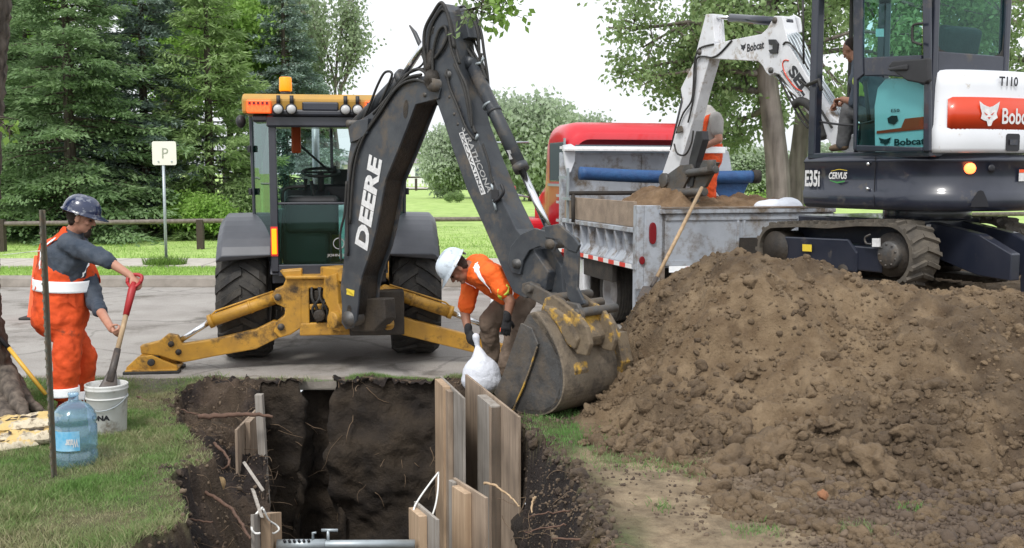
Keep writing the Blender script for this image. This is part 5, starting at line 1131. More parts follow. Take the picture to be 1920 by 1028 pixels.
box = part('dump_box', b, 'box_grey', tk, bevel=.008)
b = MB()
for i in range(8): 
    y = .45 + i*.34; b.prism([TF.w(0.004, y, .905), TF.w(.11, y, 1.0), TF.w(.11, y, 1.262), TF.w(.004, y, 1.262), TF.w(.05, y, 1.0)][:5], TF.y*.035)
parts('rib', b, 'box_grey', box)
b = MB(); TB(b, .04, .08, .22, BL-.1, 1.335, 1.64); parts('side_board', b, 'old_board', box, bevel=.004)
b = MB(); TB(b, .0, .09, .0, .14, .30, 1.60); TB(b, .09, .30, -.0, .1, .62, 1.60); b.prism([TF.w(x, .0, z) for x, z in ((.0,.3),(.09,.3),(.2,.5),(.3,.62),(.0,.62))], TF.y*.06); part('corner_post', b, 'box_grey', box, bevel=.01)
b = MB(); TB(b, .305, .36, .0, .11, .45, 1.58); part('hinge_post', b, 'box_rusty', box, bevel=.008)
b = MB(); TB(b, .28, 2.6, .0, .09, .88, 1.50); TB(b, .27, 2.6, -.05, .12, 1.50, 1.555); gate = part('tailgate', b, 'box_grey', box, bevel=.008)
b = MB(); TB(b, .36, 2.6, -.02, .0, .88, .94); TB(b, .36, 2.6, -.018, .0, 1.42, 1.49)
for x in (1.28, 1.36, 2.1): TB(b, x, x+.03, -.022, .0, .945, 1.415)
parts('gate_rib', b, 'box_grey', gate)
b = MB(); TB(b, 1.32, 1.72, -.03, -.002, .96, 1.2); part('gate_chute', b, 'chassis_black', gate)
b = MB(); TB(b, .29, 2.58, -.055, .12, 1.556, 1.575); part('top_edge', b, 'box_rusty', gate)
b = MB(); TB(b, .4, 1.12, -.035, -.0215, .80, .875); part('reflective_strip', b, 'reflective_tape', gate)
b = MB(); TB(b, .62, .78, -.04, -.036, .81, .865); TB(b, .88, 1.02, -.04, -.036, .81, .865); parts('reflective_strip', b, 'tape_red', gate)
b = MB(); c = TF.w(.19, -.0, 1.27); b.prism([c+TF.x*.045*math.cos(a)+V(0,0,.13*math.copysign(abs(math.sin(a))**.5, math.sin(a))) for a in np.linspace(0,6.283,20)[:-1]], -TF.y*.03); c = TF.w(.06,-.0,.95); b.prism([c+TF.x*.035*math.cos(a)+V(0,0,.05*math.sin(a)) for a in np.linspace(0,6.283,16)[:-1]], -TF.y*.025); parts('tail_lamp', b, 'red_lens', box, bevel=.006)
b = MB(); TB(b, .36, 1.3, -.1, .0, .55, .8) if False else None
bb = MB(); rr_ = MB(); y = .15; k = 0
while y < BL-.1: (rr_ if k % 2 else bb).box((-.012, y+.1, .865), (.012, .19, .05), TF); y += .2; k += 1
parts('reflective_strip', bb, 'tape_white', box); parts('reflective_strip', rr_, 'tape_red', box)
b = MB(); b.box((0-.004, BL/2, .865), (.006, BL, .06), TF); part('rub_rail', b, 'box_grey', box)
# headboard, canopy, tarp
b = MB(); TB(b, .0, BWd, BL-.03, BL+.05, .9, 2.28); TB(b, .0, .1, BL-.1, BL-.03, .9, 2.25); TB(b, BWd-.1, BWd, BL-.1, BL-.03, .9, 2.25); TB(b, 1.25, 1.3, BL-.06, BL-.03, .9, 2.25)
b.prism([TF.w(BWd-.25, BL-.12, z) if False else TF.w(x, BL-.12, z) for x, z in ((BWd-.3,1.9),(BWd-.26,2.3),(BWd-.1,2.38),(BWd+.02,2.3),(BWd+.1,1.9),(BWd+.1,1.5),(BWd-.3,1.5))], TF.y*.1)
hb = part('headboard', b, 'box_grey', box, bevel=.01)
b = MB(); TB(b, .0, BWd, BL-.1, BL+.02, 2.33, 2.37); TB(b, .0, 1.9, BL-.32, BL-.1, 2.30, 2.325); parts('canopy', b, 'decal_white', hb)
b = MB(); b.prism([TF.w(x, BL-.2, z) for x, z in ((-.02,2.38),(.1,2.40),(.17,2.36),(.16,2.15),(.1,2.0),(.05,1.98),(.02,2.1))], TF.y*.04); b.prism([TF.w(x, BL-.5, z) for x, z in ((1.62,2.3),(1.9,2.32),(1.9,1.3),(1.55,1.3))], TF.y*.04); parts('side_wing', b, 'white_paint', hb)
b = MB(); pts = []
for i in range(40): t = i/39; pts.append(TF.w(.1+t*2.65, BL-.62, 1.98-.05*t-.03*math.sin(t*3.1)))
b.tube(pts, .094, 14)
b.prism([TF.w(2.0, BL-.6, 1.95), TF.w(2.3, BL-.6, 1.6), TF.w(2.6, BL-.6, 1.6), TF.w(2.75, BL-.6, 1.93)], TF.y*.03); part('tarp_roll', b, 'blue_tarp', box)
b = MB(); b.cyl(TF.w(2.74, BL-.62, 1.93), TF.w(2.86, BL-.62, 1.93), .1); b.cyl(TF.w(-.05, BL-.62, 1.7), TF.w(1.9, BL-.62, 1.7), .03); b.tube([TF.w(.0, BL-.62, 1.7), TF.w(-.02, BL-.7, 1.3)], .03, 6); parts('tarp_bar', b, 'chassis_black', box)
b = MB()
for (x, y, z) in ((-.02, BL-.3, 1.6), (-.02, BL-.1, 1.9)): TB(b, x-.03, x+.0, y-.3, y, z, z+.04)
TB(b, -.03, .0, BL-.45, BL-.41, 1.3, 2.05); parts('ladder_rung', b, 'galvanised', box)
# red cab
CYB = BL+.22
def cabsec(y, x0, x1, z0, zt, r):
    pts = [(x0, z0)]
    for a in np.linspace(180, 90, 8): pts.append((x0+r+r*math.cos(R(a)), zt-r+r*math.sin(R(a))))
    for a in np.linspace(90, 0, 8): pts.append((x1-r+r*math.cos(R(a)), zt-r+r*math.sin(R(a))))
    pts.append((x1, z0)); return [TF.w(x, y, z) for x, z in pts]
cabsec2 = lambda y,x0,x1,z0,zt,r: cabsec(y,x0+.27,x1+.25,z0,zt,r)
b = MB(); secs = [cabsec2(CYB, .02, 2.18, .95, 2.48, .25), cabsec2(CYB+.08, -.04, 2.24, .9, 2.6, .3), cabsec2(CYB+.22, -.07, 2.27, .9, 2.7, .3), cabsec2(CYB+.42, -.07, 2.27, .9, 2.75, .28), cabsec2(CYB+1.0, -.07, 2.27, .9, 2.74, .26), cabsec2(CYB+1.25, -.03, 2.23, .9, 2.6, .25), cabsec2(CYB+1.45, .0, 2.2, .9, 1.9, .2), cabsec2(CYB+2.6, .15, 2.05, .9, 1.6, .2)]
k = len(secs[0]); vs = [p for s_ in secs for p in s_]; fs = [tuple(range(k)), tuple(range(len(vs)-1, len(vs)-k-1, -1))]
for i in range(len(secs)-1):
    for j in range(k): fs.append((i*k+j, i*k+(j+1)%k, (i+1)*k+(j+1)%k, (i+1)*k+j))
b.add(vs, fs, True); tcab = part('cab', b, 'truck_red', tk)
b = MB(); TB(b, .185, .22, CYB+.2, CYB+.95, 1.85, 2.45); part('side_window', b, 'house_window', tcab, bevel=.02)
b = MB(); TB(b, .18, .198, CYB+.14, CYB+.2, 1.8, 2.5); TB(b, .175, .198, CYB+.1, CYB+1.0, 1.78, 1.82); parts('window_frame', b, 'galvanised', tcab)
b = MB(); TB(b, .3, 1.9, CYB-.02, CYB+.01, 1.95, 2.4); part('rear_window', b, 'house_window', tcab, bevel=.01)
b = MB(); 
for i, s_ in enumerate(('EXCAVATING', 'LTD', '780')): text(b, s_, TF.w(-.078, CYB+.8, 1.6-i*.16), TF.w(-.078, CYB+.2, 1.6-i*.16), TF.w(-.078, CYB+.8, 1.7-i*.16)) if False else None
for z in (1.62, 1.52, 1.24, 1.16): TB(b, .192, .199, CYB+.12, CYB+.6, z, z+.04)
parts('door_lettering', b, 'decal_faded', tcab)
b = MB(); b.tube([TF.w(-.05, CYB+1.3, 2.47), TF.w(-.55, CYB+1.5, 2.47), TF.w(-.6, CYB+1.5, 2.2)], .018, 6); b.tube([TF.w(-.05, CYB+1.3, 1.6), TF.w(-.5, CYB+1.5, 1.7)], .018, 6); parts('mirror_arm', b, 'galvanised', tcab)
b = MB(); TB(b, -.42, -.2, CYB+1.5, CYB+1.56, 1.45, 1.78); mr_ = part('mirror', b, 'truck_red', tcab, bevel=.03); b = MB(); TB(b, -.4, -.22, CYB+1.49, CYB+1.5, 1.5, 1.75); part('mirror_glass', b, 'lamp_glass', mr_)
b = MB(); TB(b, -.2, 2.4, CYB+1.4, CYB+2.5, .5, 1.0); TB(b, -.25, .3, CYB+1.3, CYB+2.2, .6, 1.25); parts('front_fender', b, 'truck_red', tcab, bevel=.12, seg=4)
# running gear
b = MB(); TB(b, .75, .9, -.0, 5.6, .55, .8); TB(b, 1.7, 1.85, 0, 5.6, .55, .8); TB(b, .8, 1.8, 1.55, 1.75, .3, .55); TB(b, .4, .7, 1.0, 2.4, .78, .84); part('chassis', b, 'chassis_black', tk)
for (x, y) in ((.32, 1.5), (.62, 1.5), (2.0, 1.5), (2.3, 1.5), (.1, 5.2), (2.2, 5.2)): tyre('wheel', TF.w(x, y, .42), TF.x, .42, .26, tk, .27, lugh=.012)
b = MB(); TB(b, .12, .78, 2.02, 2.06, .25, .84); TB(b, .02, .08, .9, 2.04, .6, .84); parts('mudflap', b, 'chassis_black', tk)
b = MB(); TB(b, .05, .55, 2.15, 2.9, .3, .8); tb_ = part('toolbox', b, 'white_paint', tk, bevel=.02); b = MB(); TB(b, .04, .048, 2.5, 2.56, .6, .68); part('toolbox_latch', b, 'chassis_black', tb_)
# load of dirt
nxx, nyy = 90, 90; X_, Y_ = np.meshgrid(np.linspace(.15, BWd-.15, nxx), np.linspace(.12, BL-.05, nyy))
Zl = 1.42 + .36*np.exp(-((X_-1.0)**2/.3+(Y_-1.5)**2/.8)) + .26*np.exp(-((X_-2.1)**2/.3+(Y_-1.2)**2/.9)) + fbm(X_*3, Y_*3, 5, 300)*.16 + fbm(X_*12, Y_*12, 3, 310)*.04
vv = np.stack([X_.ravel(), Y_.ravel(), Zl.ravel()], 1); me = np_mesh('load', vv, grid_faces(nxx, nyy), 'pile_earth', True, np.tile([.25,.165,.095], (nxx*nyy, 1)))
ld = link_mesh('dirt_load', me); ld.location = TF.o; ld.rotation_euler = (0, 0, TF.a); tagit(ld, 'brown dirt heaped inside the truck box', 'dirt load')
# white sack lying on the load
b = MB(); c = TF.w(2.0, .45, 1.56); b.ell(c, (.25,.2,.10), (TF.x, TF.y, V(.15,0,1)), 20, 12); b.ell(c+TF.x*.2+V(0,0,-.02), (.2,.17,.14), None, 16, 10); sk_ = part('white_sack', b, 'bag_white', None, loc=c, remesh=.02, smooth_it=4, disp=.05, dsc=.3); tagit(sk_, 'white sack lying on the dirt in the truck box', 'sack')
# shovel leaning on the tailgate
sp0, sp1 = P(1228, 527, 11.4), P(1316, 352, 12.45)
sh_ = thing('shovel', 'long wooden handled shovel leaning against the truck tailgate', 'shovel', sp0)
b = MB(); b.tube([sp0, sp0.lerp(sp1, .5)+V(.004,0,0), sp1], [.02,.022,.02], 10); part('handle', b, 'handle_wood', sh_)
d = (sp0-sp1).normalized(); b = MB(); b.cyl(sp0-d*.05, sp0+d*.1, .024); b.prism([sp0+d*.08+V(.1,0,0), sp0+d*.08-V(.1,0,0), sp0+d*.28-V(.1,0,0), sp0+d*.38, sp0+d*.28+V(.1,0,0)], V(0,.006,0)); part('blade', b, 'tool_steel', sh_)
# ================================================================ PEOPLE
def rotv(v, ax, deg): return Matrix.Rotation(R(deg), 3, ax) @ v
def hand(b, wr, d, palm, thumb, curl=(35,45,35), s=1.0, spread=0):
    d = Vector(d).normalized(); palm = Vector(palm); palm = (palm - d*palm.dot(d)).normalized(); side = d.cross(palm)
    b.slab(wr, wr+d*.078*s, side, .033*s, .018*s, .04*s, .015*s)
    b.limb(wr+d*.03*s+side*thumb*.02*s+palm*.008*s, wr+d*.055*s+side*thumb*.03*s+palm*.01*s, .015*s, .013*s, 10, 3)
    for i in range(4):
        k = -1.5+i; base = wr + d*(.085-.004*abs(k-.0)**1.5)*s + side*(k*.0205)*s*(-thumb)
        L = (.95, 1.0, .94, .76)[i]*s; v = Vector(d); v = rotv(v, palm, spread*k*4); p = base
        for j, (l, r0, r1) in enumerate(((.043,.0098,.0092),(.027,.0092,.0086),(.021,.0086,.0072))):
            v = rotv(v, side, curl[j]*(1+.06*i))
            q = p + v*l*L; b.limb(p, q, r0*s, r1*s, 8, 3); p = q
    tb = wr + d*.028*s + side*thumb*.036*s + palm*.01*s; v = (d*.62 + side*thumb*.5 + palm*.6).normalized(); q = tb+v*.038*s; b.limb(tb, q, .0125*s, .011*s, 8, 3)
    v2 = (d*.7 - side*thumb*.15 + palm*.7).normalized(); b.limb(q, q+v2*.03*s, .011*s, .0085*s, 8, 3)
def head(b, c, f, u, s=1.0):
    f = Vector(f).normalized(); u = Vector(u); u = (u-f*u.dot(f)).normalized(); sd = f.cross(u); A = (sd, f, u)
    b.ell(c+u*.015*s-f*.008*s, (.074*s,.096*s,.1*s), A, 24, 16); b.ell(c+f*.03*s-u*.045*s, (.056*s,.062*s,.068*s), A, 20, 12)
    b.ell(c+f*.07*s-u*.093*s, (.028*s,.026*s,.022*s), A, 12, 8); b.slab(c+f*.088*s+u*.028*s-sd*.03*s, c+f*.088*s+u*.028*s+sd*.03*s, u, .009*s, .009*s, .009*s, .009*s)
    b.limb(c+f*.09*s+u*.018*s, c+f*.112*s-u*.022*s, .008*s, .0135*s, 10, 4)
    for k in (-1, 1):
        b.ell(c+f*.102*s-u*.026*s+sd*k*.011*s, (.009*s,.01*s,.008*s), A, 8, 6); b.ell(c+sd*k*.077*s-f*.005*s-u*.005*s, (.01*s,.02*s,.032*s), A, 10, 8)
        b.ell(c+f*.068*s-u*.018*s+sd*k*.042*s, (.025*s,.02*s,.022*s), A, 10, 8)
    b.slab(c+f*.084*s-u*.056*s-sd*.022*s, c+f*.084*s-u*.056*s+sd*.022*s, u, .006*s,.01*s,.006*s,.01*s)
    return sd, f, u
def face_parts(body, c, A, s=1.0, hair='hair', beard=False, mus=False):
    sd, f, u = A
    for k in (-1, 1):
        b = MB(); b.ell(c+f*.083*s+u*.004*s+sd*k*.031*s, (.012*s,.01*s,.009*s), (sd,f,u), 12, 8); part('eye', b, 'eye', body)
        b = MB(); b.tube([c+f*.092*s+u*.028*s+sd*k*.015*s, c+f*.093*s+u*.034*s+sd*k*.032*s, c+f*.082*s+u*.028*s+sd*k*.05*s], .0045*s, 6); part('eyebrow', b, hair, body)
    b = MB(); b.tube([c+f*.089*s-u*.056*s-sd*.022*s, c+f*.097*s-u*.054*s, c+f*.089*s-u*.056*s+sd*.022*s], .004*s, 6); part('mouth', b, 'lip', body)
    b = MB(); b.ell(c+u*.022*s-f*.028*s, (.08*s,.088*s,.094*s), (sd,f,u), 20, 12); b.ell(c-u*.03*s-f*.05*s, (.066*s,.045*s,.05*s), (sd,f,u), 16, 10)
    if beard: b.ell(c+f*.078*s-u*.1*s, (.028*s,.028*s,.045*s), (sd,f,u), 12, 8); b.tube([c+f*.1*s-u*.05*s-sd*.025*s, c+f*.105*s-u*.042*s, c+f*.1*s-u*.05*s+sd*.025*s], .008*s, 6)
    part('hair', b, hair, body, remesh=.007, smooth_it=1, disp=.012, dsc=.03)
def helmet(root, c, A, m, s=1.0, marks=False):
    sd, f, u = A; b = MB(); vs = []; n = 36; rings = 10; base = c + u*.045*s - f*.005*s
    for i in range(rings+1):
        t = math.pi/2*i/rings
        for k in range(n):
            a = 2*math.pi*k/n; cs, sn = math.cos(a), math.sin(a); rr = math.cos(t)**.75
            ridge = .006*math.exp(-(sn*rr/.12)**2)
            vs.append(base + f*cs*.135*rr*s + sd*sn*.112*rr*s + u*(math.sin(t)*.118+ridge)*s)
    fs = [(i*n+k, i*n+(k+1)%n, (i+1)*n+(k+1)%n, (i+1)*n+k) for i in range(rings) for k in range(n)]
    o = len(vs)
    for k in range(n):
        a = 2*math.pi*k/n; cs, sn = math.cos(a), math.sin(a); vis = max(0, cs)**2*.055+.012
        vs.append(base + f*cs*(.135+vis)*s + sd*sn*(.112+.012)*s - u*(.008+.012*max(0, cs))*s)
    for k in range(n): fs.append((o+k, o+(k+1)%n, (k+1)%n, k))
    b.add(vs, fs, True); h = part('helmet', b, m, root); md = h.modifiers.new('th', 'SOLIDIFY'); md.thickness = .004
    for k in (-1, 1):
        b = MB(); q = base + sd*k*.112*s - u*.005*s; b.cyl(q-sd*k*.003, q+sd*k*.012, .014*s, seg=10); part('clip', b, 'lamp_glass', h)
    b = MB(); b.ribbon([base-f*.12*s-sd*.05*s-u*.03*s, base-f*.132*s-u*.03*s, base-f*.12*s+sd*.05*s-u*.03*s], .025*s, .004, u); part('head_band', b, 'black_plastic', h)
    return h
def wrapstrip(name, pts, width, m, target, root, off=.011, wd=None, n=5):
    sp = spline(pts, 8); vs = []; fs = []
    for i, p in enumerate(sp):
        t = (sp[min(i+1, len(sp)-1)]-sp[max(i-1, 0)]).normalized(); view = (CAM-p).normalized() if wd is None else Vector(wd); w = t.cross(view).normalized()
        for k in range(n): vs.append(p + w*width*(k/(n-1)-.5))
    for i in range(len(sp)-1):
        for k in range(n-1): fs.append((i*n+k, i*n+k+1, (i+1)*n+k+1, (i+1)*n+k))
    b = MB(); b.add(vs, fs, True); o = part(name, b, m, root); sw = o.modifiers.new('wrap', 'SHRINKWRAP'); sw.target = target; sw.wrap_method = 'NEAREST_SURFACEPOINT'; sw.wrap_mode = 'ABOVE_SURFACE'; sw.offset = off
    so_ = o.modifiers.new('th', 'SOLIDIFY'); so_.thickness = .003; return o
def band(name, p, axis, side, a, bb, h, m, root, target=None):
    axis = Vector(axis).normalized(); side = Vector(side); side = (side-axis*side.dot(axis)).normalized(); w = axis.cross(side); vs = []; n = 100; b = MB(); R_ = 7
    for j in range(R_):
        for k in range(n): q = 2*math.pi*k/n; vs.append(p + axis*h*(j/(R_-1)-.5) + side*a*math.cos(q) + w*bb*math.sin(q))
    b.add(vs, [(j*n+k, j*n+(k+1)%n, (j+1)*n+(k+1)%n, (j+1)*n+k) for j in range(R_-1) for k in range(n)], True); o = part(name, b, m, root)
    if target: sw = o.modifiers.new('wrap', 'SHRINKWRAP'); sw.target = target; sw.wrap_method = 'NEAREST_SURFACEPOINT'; sw.wrap_mode = 'ABOVE_SURFACE'; sw.offset = .013
    so_ = o.modifiers.new('th', 'SOLIDIFY'); so_.thickness = .003; return o
def boots(b, an, d, s=1.0):
    d = Vector(d).normalized(); up = V(0,0,1); sd = d.cross(up); b.limb(an+up*.09, an-up*.02, .058, .05); b.slab(an-up*.04-d*.03, an-up*.055+d*.14, sd, .045, .038, .05, .033)

# ---- worker with the shovel in the pail (left)
fd = V(.8,.6,0); sr = V(.6,-.8,0)
pel, che, nek = P(117,590,8.55), P(124,478,8.52), P(136,436,8.5); hc = P(152,409,8.46)
w1 = thing('person', 'worker in orange overalls and dark blue hard hat shovelling from a white pail', 'person', (pel.x, pel.y, 0))
J1 = dict(shR=P(128,458,8.38), elR=P(198,486,8.22), wrR=P(246,518,8.2), shL=P(146,456,8.72), elL=P(180,570,8.5), wrL=P(210,618,8.14))
legs = [(P(128,605,8.47), P(126,672,8.42), P(120,738,8.45)), (P(120,605,8.66), P(158,672,8.72), P(150,742,8.8))]
b = MB(); A = head(b, hc, (.93,.1,-.28), (.25,0,.95)); b.limb(nek, hc-V(.01,0,.04), .062, .055)
b.slab(pel, che, sr, .15, .1, .17, .11); b.slab(che, nek-V(0,0,.04), sr, .17, .1, .08, .07)
for k in ('R', 'L'): b.limb(J1['sh'+k], J1['el'+k], .05, .042); b.limb(J1['el'+k], J1['wr'+k], .043, .028)
sh_dir = (P(207,705,7.72)-P(250,530,8.2)).normalized()
hand(b, J1['wrR'], (P(262,530,8.2)-J1['wrR']), V(-.1,.2,-1), -1, (50,60,40)); hand(b, J1['wrL'], (P(224,634,8.03)-J1['wrL']), V(.6,.2,.5), 1, (60,65,45))
for hp, kn, an in legs: b.limb(hp, kn, .08, .055); b.limb(kn, an, .055, .04)
body = part('body', b, 'skin', w1, remesh=.0065, smooth_it=2); face_parts(body, hc, A, beard=True)
helmet(w1, hc, A, 'helmet_navy', 1.08)
b = MB(); b.slab(pel+V(0,0,.2), che, sr, .2, .17, .225, .175); b.slab(che, nek-V(0,0,.02), sr, .21, .14, .1, .085); b.limb(J1['shR'], J1['elR'], .083, .068); b.limb(J1['elR'], J1['elR'].lerp(J1['wrR'], .18), .068, .058)
b.limb(J1['shL'], J1['elL'], .083, .068); b.limb(J1['elL'], J1['elL'].lerp(J1['wrL'], .25), .068, .06); b.limb(che+sr*.08, J1['shR'], .11, .09); b.limb(che-sr*.05, J1['shL'], .1, .09)
shirt = part('shirt', b, 'navy_cloth', w1, remesh=.012, smooth_it=3, disp=.03, dsc=.07)
b = MB(); b.slab(pel-V(.02,0,.03), pel+V(0,0,.26), sr, .25, .215, .235, .2); b.slab(pel+V(-.02,0,.2), pel+V(.01,0,.36), sr, .235, .2, .238, .195)
b.slab(pel-V(0,0,.02), pel-V(0,0,.1), sr, .21, .18, .19, .17)
b.slab(P(97,545,8.62), P(100,468,8.62), sr, .16, .13, .13, .11); b.slab(P(163,545,8.6), P(160,492,8.6), sr, .1, .07, .09, .05)
for hp, kn, an in legs: b.slab(hp, kn, sr, .125, .125, .105, .105); b.slab(kn, an, sr, .105, .105, .09, .095)
ov = part('overalls', b, 'hivis_orange', w1, remesh=.013, smooth_it=3, disp=.045, dsc=.09)
wrapstrip('overall_strap', [P(84,525,8.5), P(88,480,8.45), P(102,440,8.45), P(125,428,8.45)], .24, 'hivis_orange', shirt, w1, off=.012)
wrapstrip('overall_bib', [P(172,530,8.6), P(172,490,8.6), P(160,450,8.6)], .15, 'hivis_orange', shirt, w1, off=.012)
band('waist_band', P(117,533,8.55), V(0.05,0,1), sr, .254, .222, .09, 'reflective_tape', w1)
wrapstrip('reflective_stripe', [P(74,522,8.4), P(76,480,8.4), P(92,440,8.4)], .055, 'reflective_tape', shirt, w1, off=.02)
wrapstrip('reflective_stripe', [P(168,522,8.4), P(172,500,8.45), P(172,480,8.5)], .035, 'reflective_tape', ov, w1, off=.016)
for hp, kn, an in legs: band('ankle_band', an+V(0,0,.02), V(0,0,1), sr, .116, .12, .07, 'reflective_tape', w1)
b = MB(); b.prism([H(x, y, P(128,600,8.22), V(.15,1,0)) for x, y in ((140,548),(168,548),(168,575),(160,582),(140,578))], V(0,.01,0)); o = part('pocket', b, 'hivis_orange', w1); sw = o.modifiers.new('w','SHRINKWRAP'); sw.target = ov; sw.offset = .006; sw.wrap_mode = 'ABOVE_SURFACE'
for hp, kn, an in legs: b = MB(); boots(b, V(an.x, an.y, .07), fd); part('boot', b, 'red_boot', w1, remesh=.012, smooth_it=2)
# shovel he holds
g0, g1 = P(251,530,8.17), P(206,716,7.74); sdv = (g1-g0).normalized(); sv = thing('shovel', 'short shovel with red grip and wooden shaft, its blade down in the pail', 'shovel', g1)
b = MB(); b.tube([g0.lerp(g1,.3), g0.lerp(g1,.72)], .019, 10); part('shaft', b, 'handle_wood', sv)
b = MB(); b.tube([g0, g0.lerp(g1,.08), g0.lerp(g1,.34)], [.02,.03,.023], 12); b.tube(spline([g0-sdv*.0+V(-.05,0,.0), g0-sdv*.05+V(-.05,0,0), g0-sdv*.07, g0-sdv*.05+V(.05,0,0), g0+V(.05,0,0)]), .015, 8); b.tube([g0+V(-.05,0,0), g0+sdv*.06], .013, 8); b.tube([g0+V(.05,0,0), g0+sdv*.06], .013, 8); part('grip', b, 'red_plastic', sv)
b = MB(); b.tube([g0.lerp(g1,.68), g0.lerp(g1,1.0)], [.024,.03], 10); b.slab(g0.lerp(g1,.9), g1+sdv*.1, V(1,.3,0), .03, .012, .08, .01); part('blade', b, 'tool_steel', sv)

# ---- worker bending over the white sack (middle)
hc = P(858,504,9.12); nek = P(884,501,9.16); che = P(905,512,9.2); pel = P(968,555,9.35)
w2 = thing('person', 'worker in bright orange shirt and white hard hat bending down beside the digger bucket', 'person', (pel.x, pel.y, 0))
ax_ = (pel-che).normalized(); sr2 = V(.1,-1,.0)
J2 = dict(shR=P(922,512,9.0), elR=P(957,566,8.94), wrR=P(951,597,8.92), shL=P(884,528,9.38), elL=P(872,588,9.35), wrL=P(878,622,9.25))
legs2 = [(P(970,566,9.25), P(964,640,9.14), P(942,716,9.2)), (P(958,562,9.48), P(917,606,9.42), P(921,672,9.55))]
b = MB(); A = head(b, hc, (-.5,-.15,-.85), (-.84,-.12,.5)); b.limb(nek, hc+V(.01,0,.01), .06, .056)
b.slab(che, pel, sr2, .16, .1, .15, .1); b.slab(nek, che, sr2, .08, .07, .16, .1)
for k in ('R', 'L'): b.limb(J2['sh'+k], J2['el'+k], .052, .045); b.limb(J2['el'+k], J2['wr'+k], .046, .03)
for hp, kn, an in legs2: b.limb(hp, kn, .08, .055); b.limb(kn, an, .055, .04)
body = part('body', b, 'skin_tan', w2, remesh=.0065, smooth_it=2); face_parts(body, hc, A)
helmet(w2, hc, A, 'helmet_white', 1.1)
b = MB(); b.slab(che-ax_*.06, pel-ax_*.02, sr2, .21, .135, .19, .14); b.slab(nek+V(.02,0,0), che, sr2, .1, .08, .2, .12); b.limb(J2['shR'], J2['shR'].lerp(J2['elR'], .62), .09, .078); b.limb(J2['shL'], J2['shL'].lerp(J2['elL'], .75), .09, .078); b.limb(che-V(0,.1,0), J2['shR'], .11, .09); b.limb(che+V(0,.1,0), J2['shL'], .11, .09)
shirt2 = part('shirt', b, 'shirt_orange', w2, remesh=.011, smooth_it=3, disp=.035, dsc=.07)
wrapstrip('reflective_stripe', [P(886,483,9.0), P(893,505,8.98), P(908,527,8.96), P(926,545,8.97)], .055, 'reflective_tape', shirt2, w2, off=.013)
wrapstrip('reflective_stripe', [P(862,522,9.2), P(872,535,9.18), P(886,545,9.15)], .055, 'reflective_tape', shirt2, w2, off=.013)
wrapstrip('reflective_stripe', [P(958,528,8.95), P(968,540,9.0), P(972,555,9.0)], .06, 'reflective_tape', shirt2, w2, off=.013)
wrapstrip('reflective_stripe', [P(944,540,8.95), P(942,556,8.95), P(940,566,8.96)], .02, 'lime_tape', shirt2, w2, off=.01)
b = MB(); b.slab(pel-ax_*.06, pel+ax_*.06, sr2, .17, .15, .17, .15)
for hp, kn, an in legs2: b.limb(hp, kn, .125, .095); b.limb(kn, an, .092, .078)
part('trousers', b, 'khaki_cloth', w2, remesh=.012, smooth_it=3, disp=.04, dsc=.08)
b = MB(); hand(b, J2['wrR'], V(-.12,-.05,-1), V(0,1,.0), 1, (25,35,30), 1.12); b.limb(J2['wrR']+V(0,0,.04), J2['wrR'], .036, .036); part('glove', b, 'glove_black', w2, remesh=.006, smooth_it=2)
b = MB(); hand(b, J2['wrL'], P(893,652,9.12)-J2['wrL'], V(.5,.3,-.4), -1, (40,50,40), 1.12); b.limb(J2['wrL']+V(0,0,.04), J2['wrL'], .036, .036); part('glove', b, 'glove_black', w2, remesh=.006, smooth_it=2)
for hp, kn, an in legs2: b = MB(); boots(b, V(an.x, an.y, .07), V(-1,-.2,0)); part('boot', b, 'boot_leather', w2, remesh=.012, smooth_it=2)
# the sack in his hand
bc_ = P(903,703,9.02); b = MB(); b.ell(bc_, (.165,.13,.17), None, 24, 16); b.ell(bc_-V(0,0,.05), (.175,.14,.13), None, 24, 16); b.limb(bc_+V(-.01,.0,.1), P(895,650,9.08), .1, .022); b.limb(P(895,650,9.08), P(893,632,9.08), .02, .035)
sk = part('sack', b, 'bag_white', None, loc=(bc_.x, bc_.y, bc_.z), remesh=.012, smooth_it=4, disp=.02, dsc=.12); tagit(sk, 'full white plastic sack held by the worker beside the bucket', 'sack')

# ---- worker standing on the load
w3p = P(1330,385,14.5); w3 = thing('person', 'worker in grey t-shirt and orange trousers standing in the truck box', 'person', w3p)
Y3 = 14.5; f3 = V(-.85,.5,0); s3 = V(-.5,-.85,0)
pel, che, nek, hc = P(1330,294,Y3), P(1334,228,Y3), P(1326,206,Y3), P(1308,196,Y3)
b = MB(); A = head(b, hc, (-.7,.2,-.65), (-.6,0,.75)); b.limb(nek, hc, .06, .055); b.slab(pel, che, V(.5,.8,0), .16, .11, .18, .12)
J3 = dict(sr=P(1342,222,Y3-.2), er=P(1348,262,Y3-.28), wr=P(1312,280,Y3-.2), sl=P(1320,222,Y3+.2), el=P(1305,262,Y3+.2), wl=P(1296,280,Y3))
for k in ('r', 'l'): b.limb(J3['s'+k], J3['e'+k], .06, .05); b.limb(J3['e'+k], J3['w'+k], .05, .033); hand(b, J3['w'+k], V(-.9,.1,-.2), V(0,0,-1), 1 if k == 'l' else -1)
L3_ = [(P(1332,300,Y3-.1), P(1330,345,Y3-.12), P(1328,388,Y3-.1)), (P(1326,300,Y3+.1), P(1320,345,Y3+.1), P(1316,388,Y3+.15))]
for hp, kn, an in L3_: b.limb(hp, kn, .08, .06); b.limb(kn, an, .06, .045)
body = part('body', b, 'skin', w3, remesh=.009, smooth_it=2); face_parts(body, hc, A); 
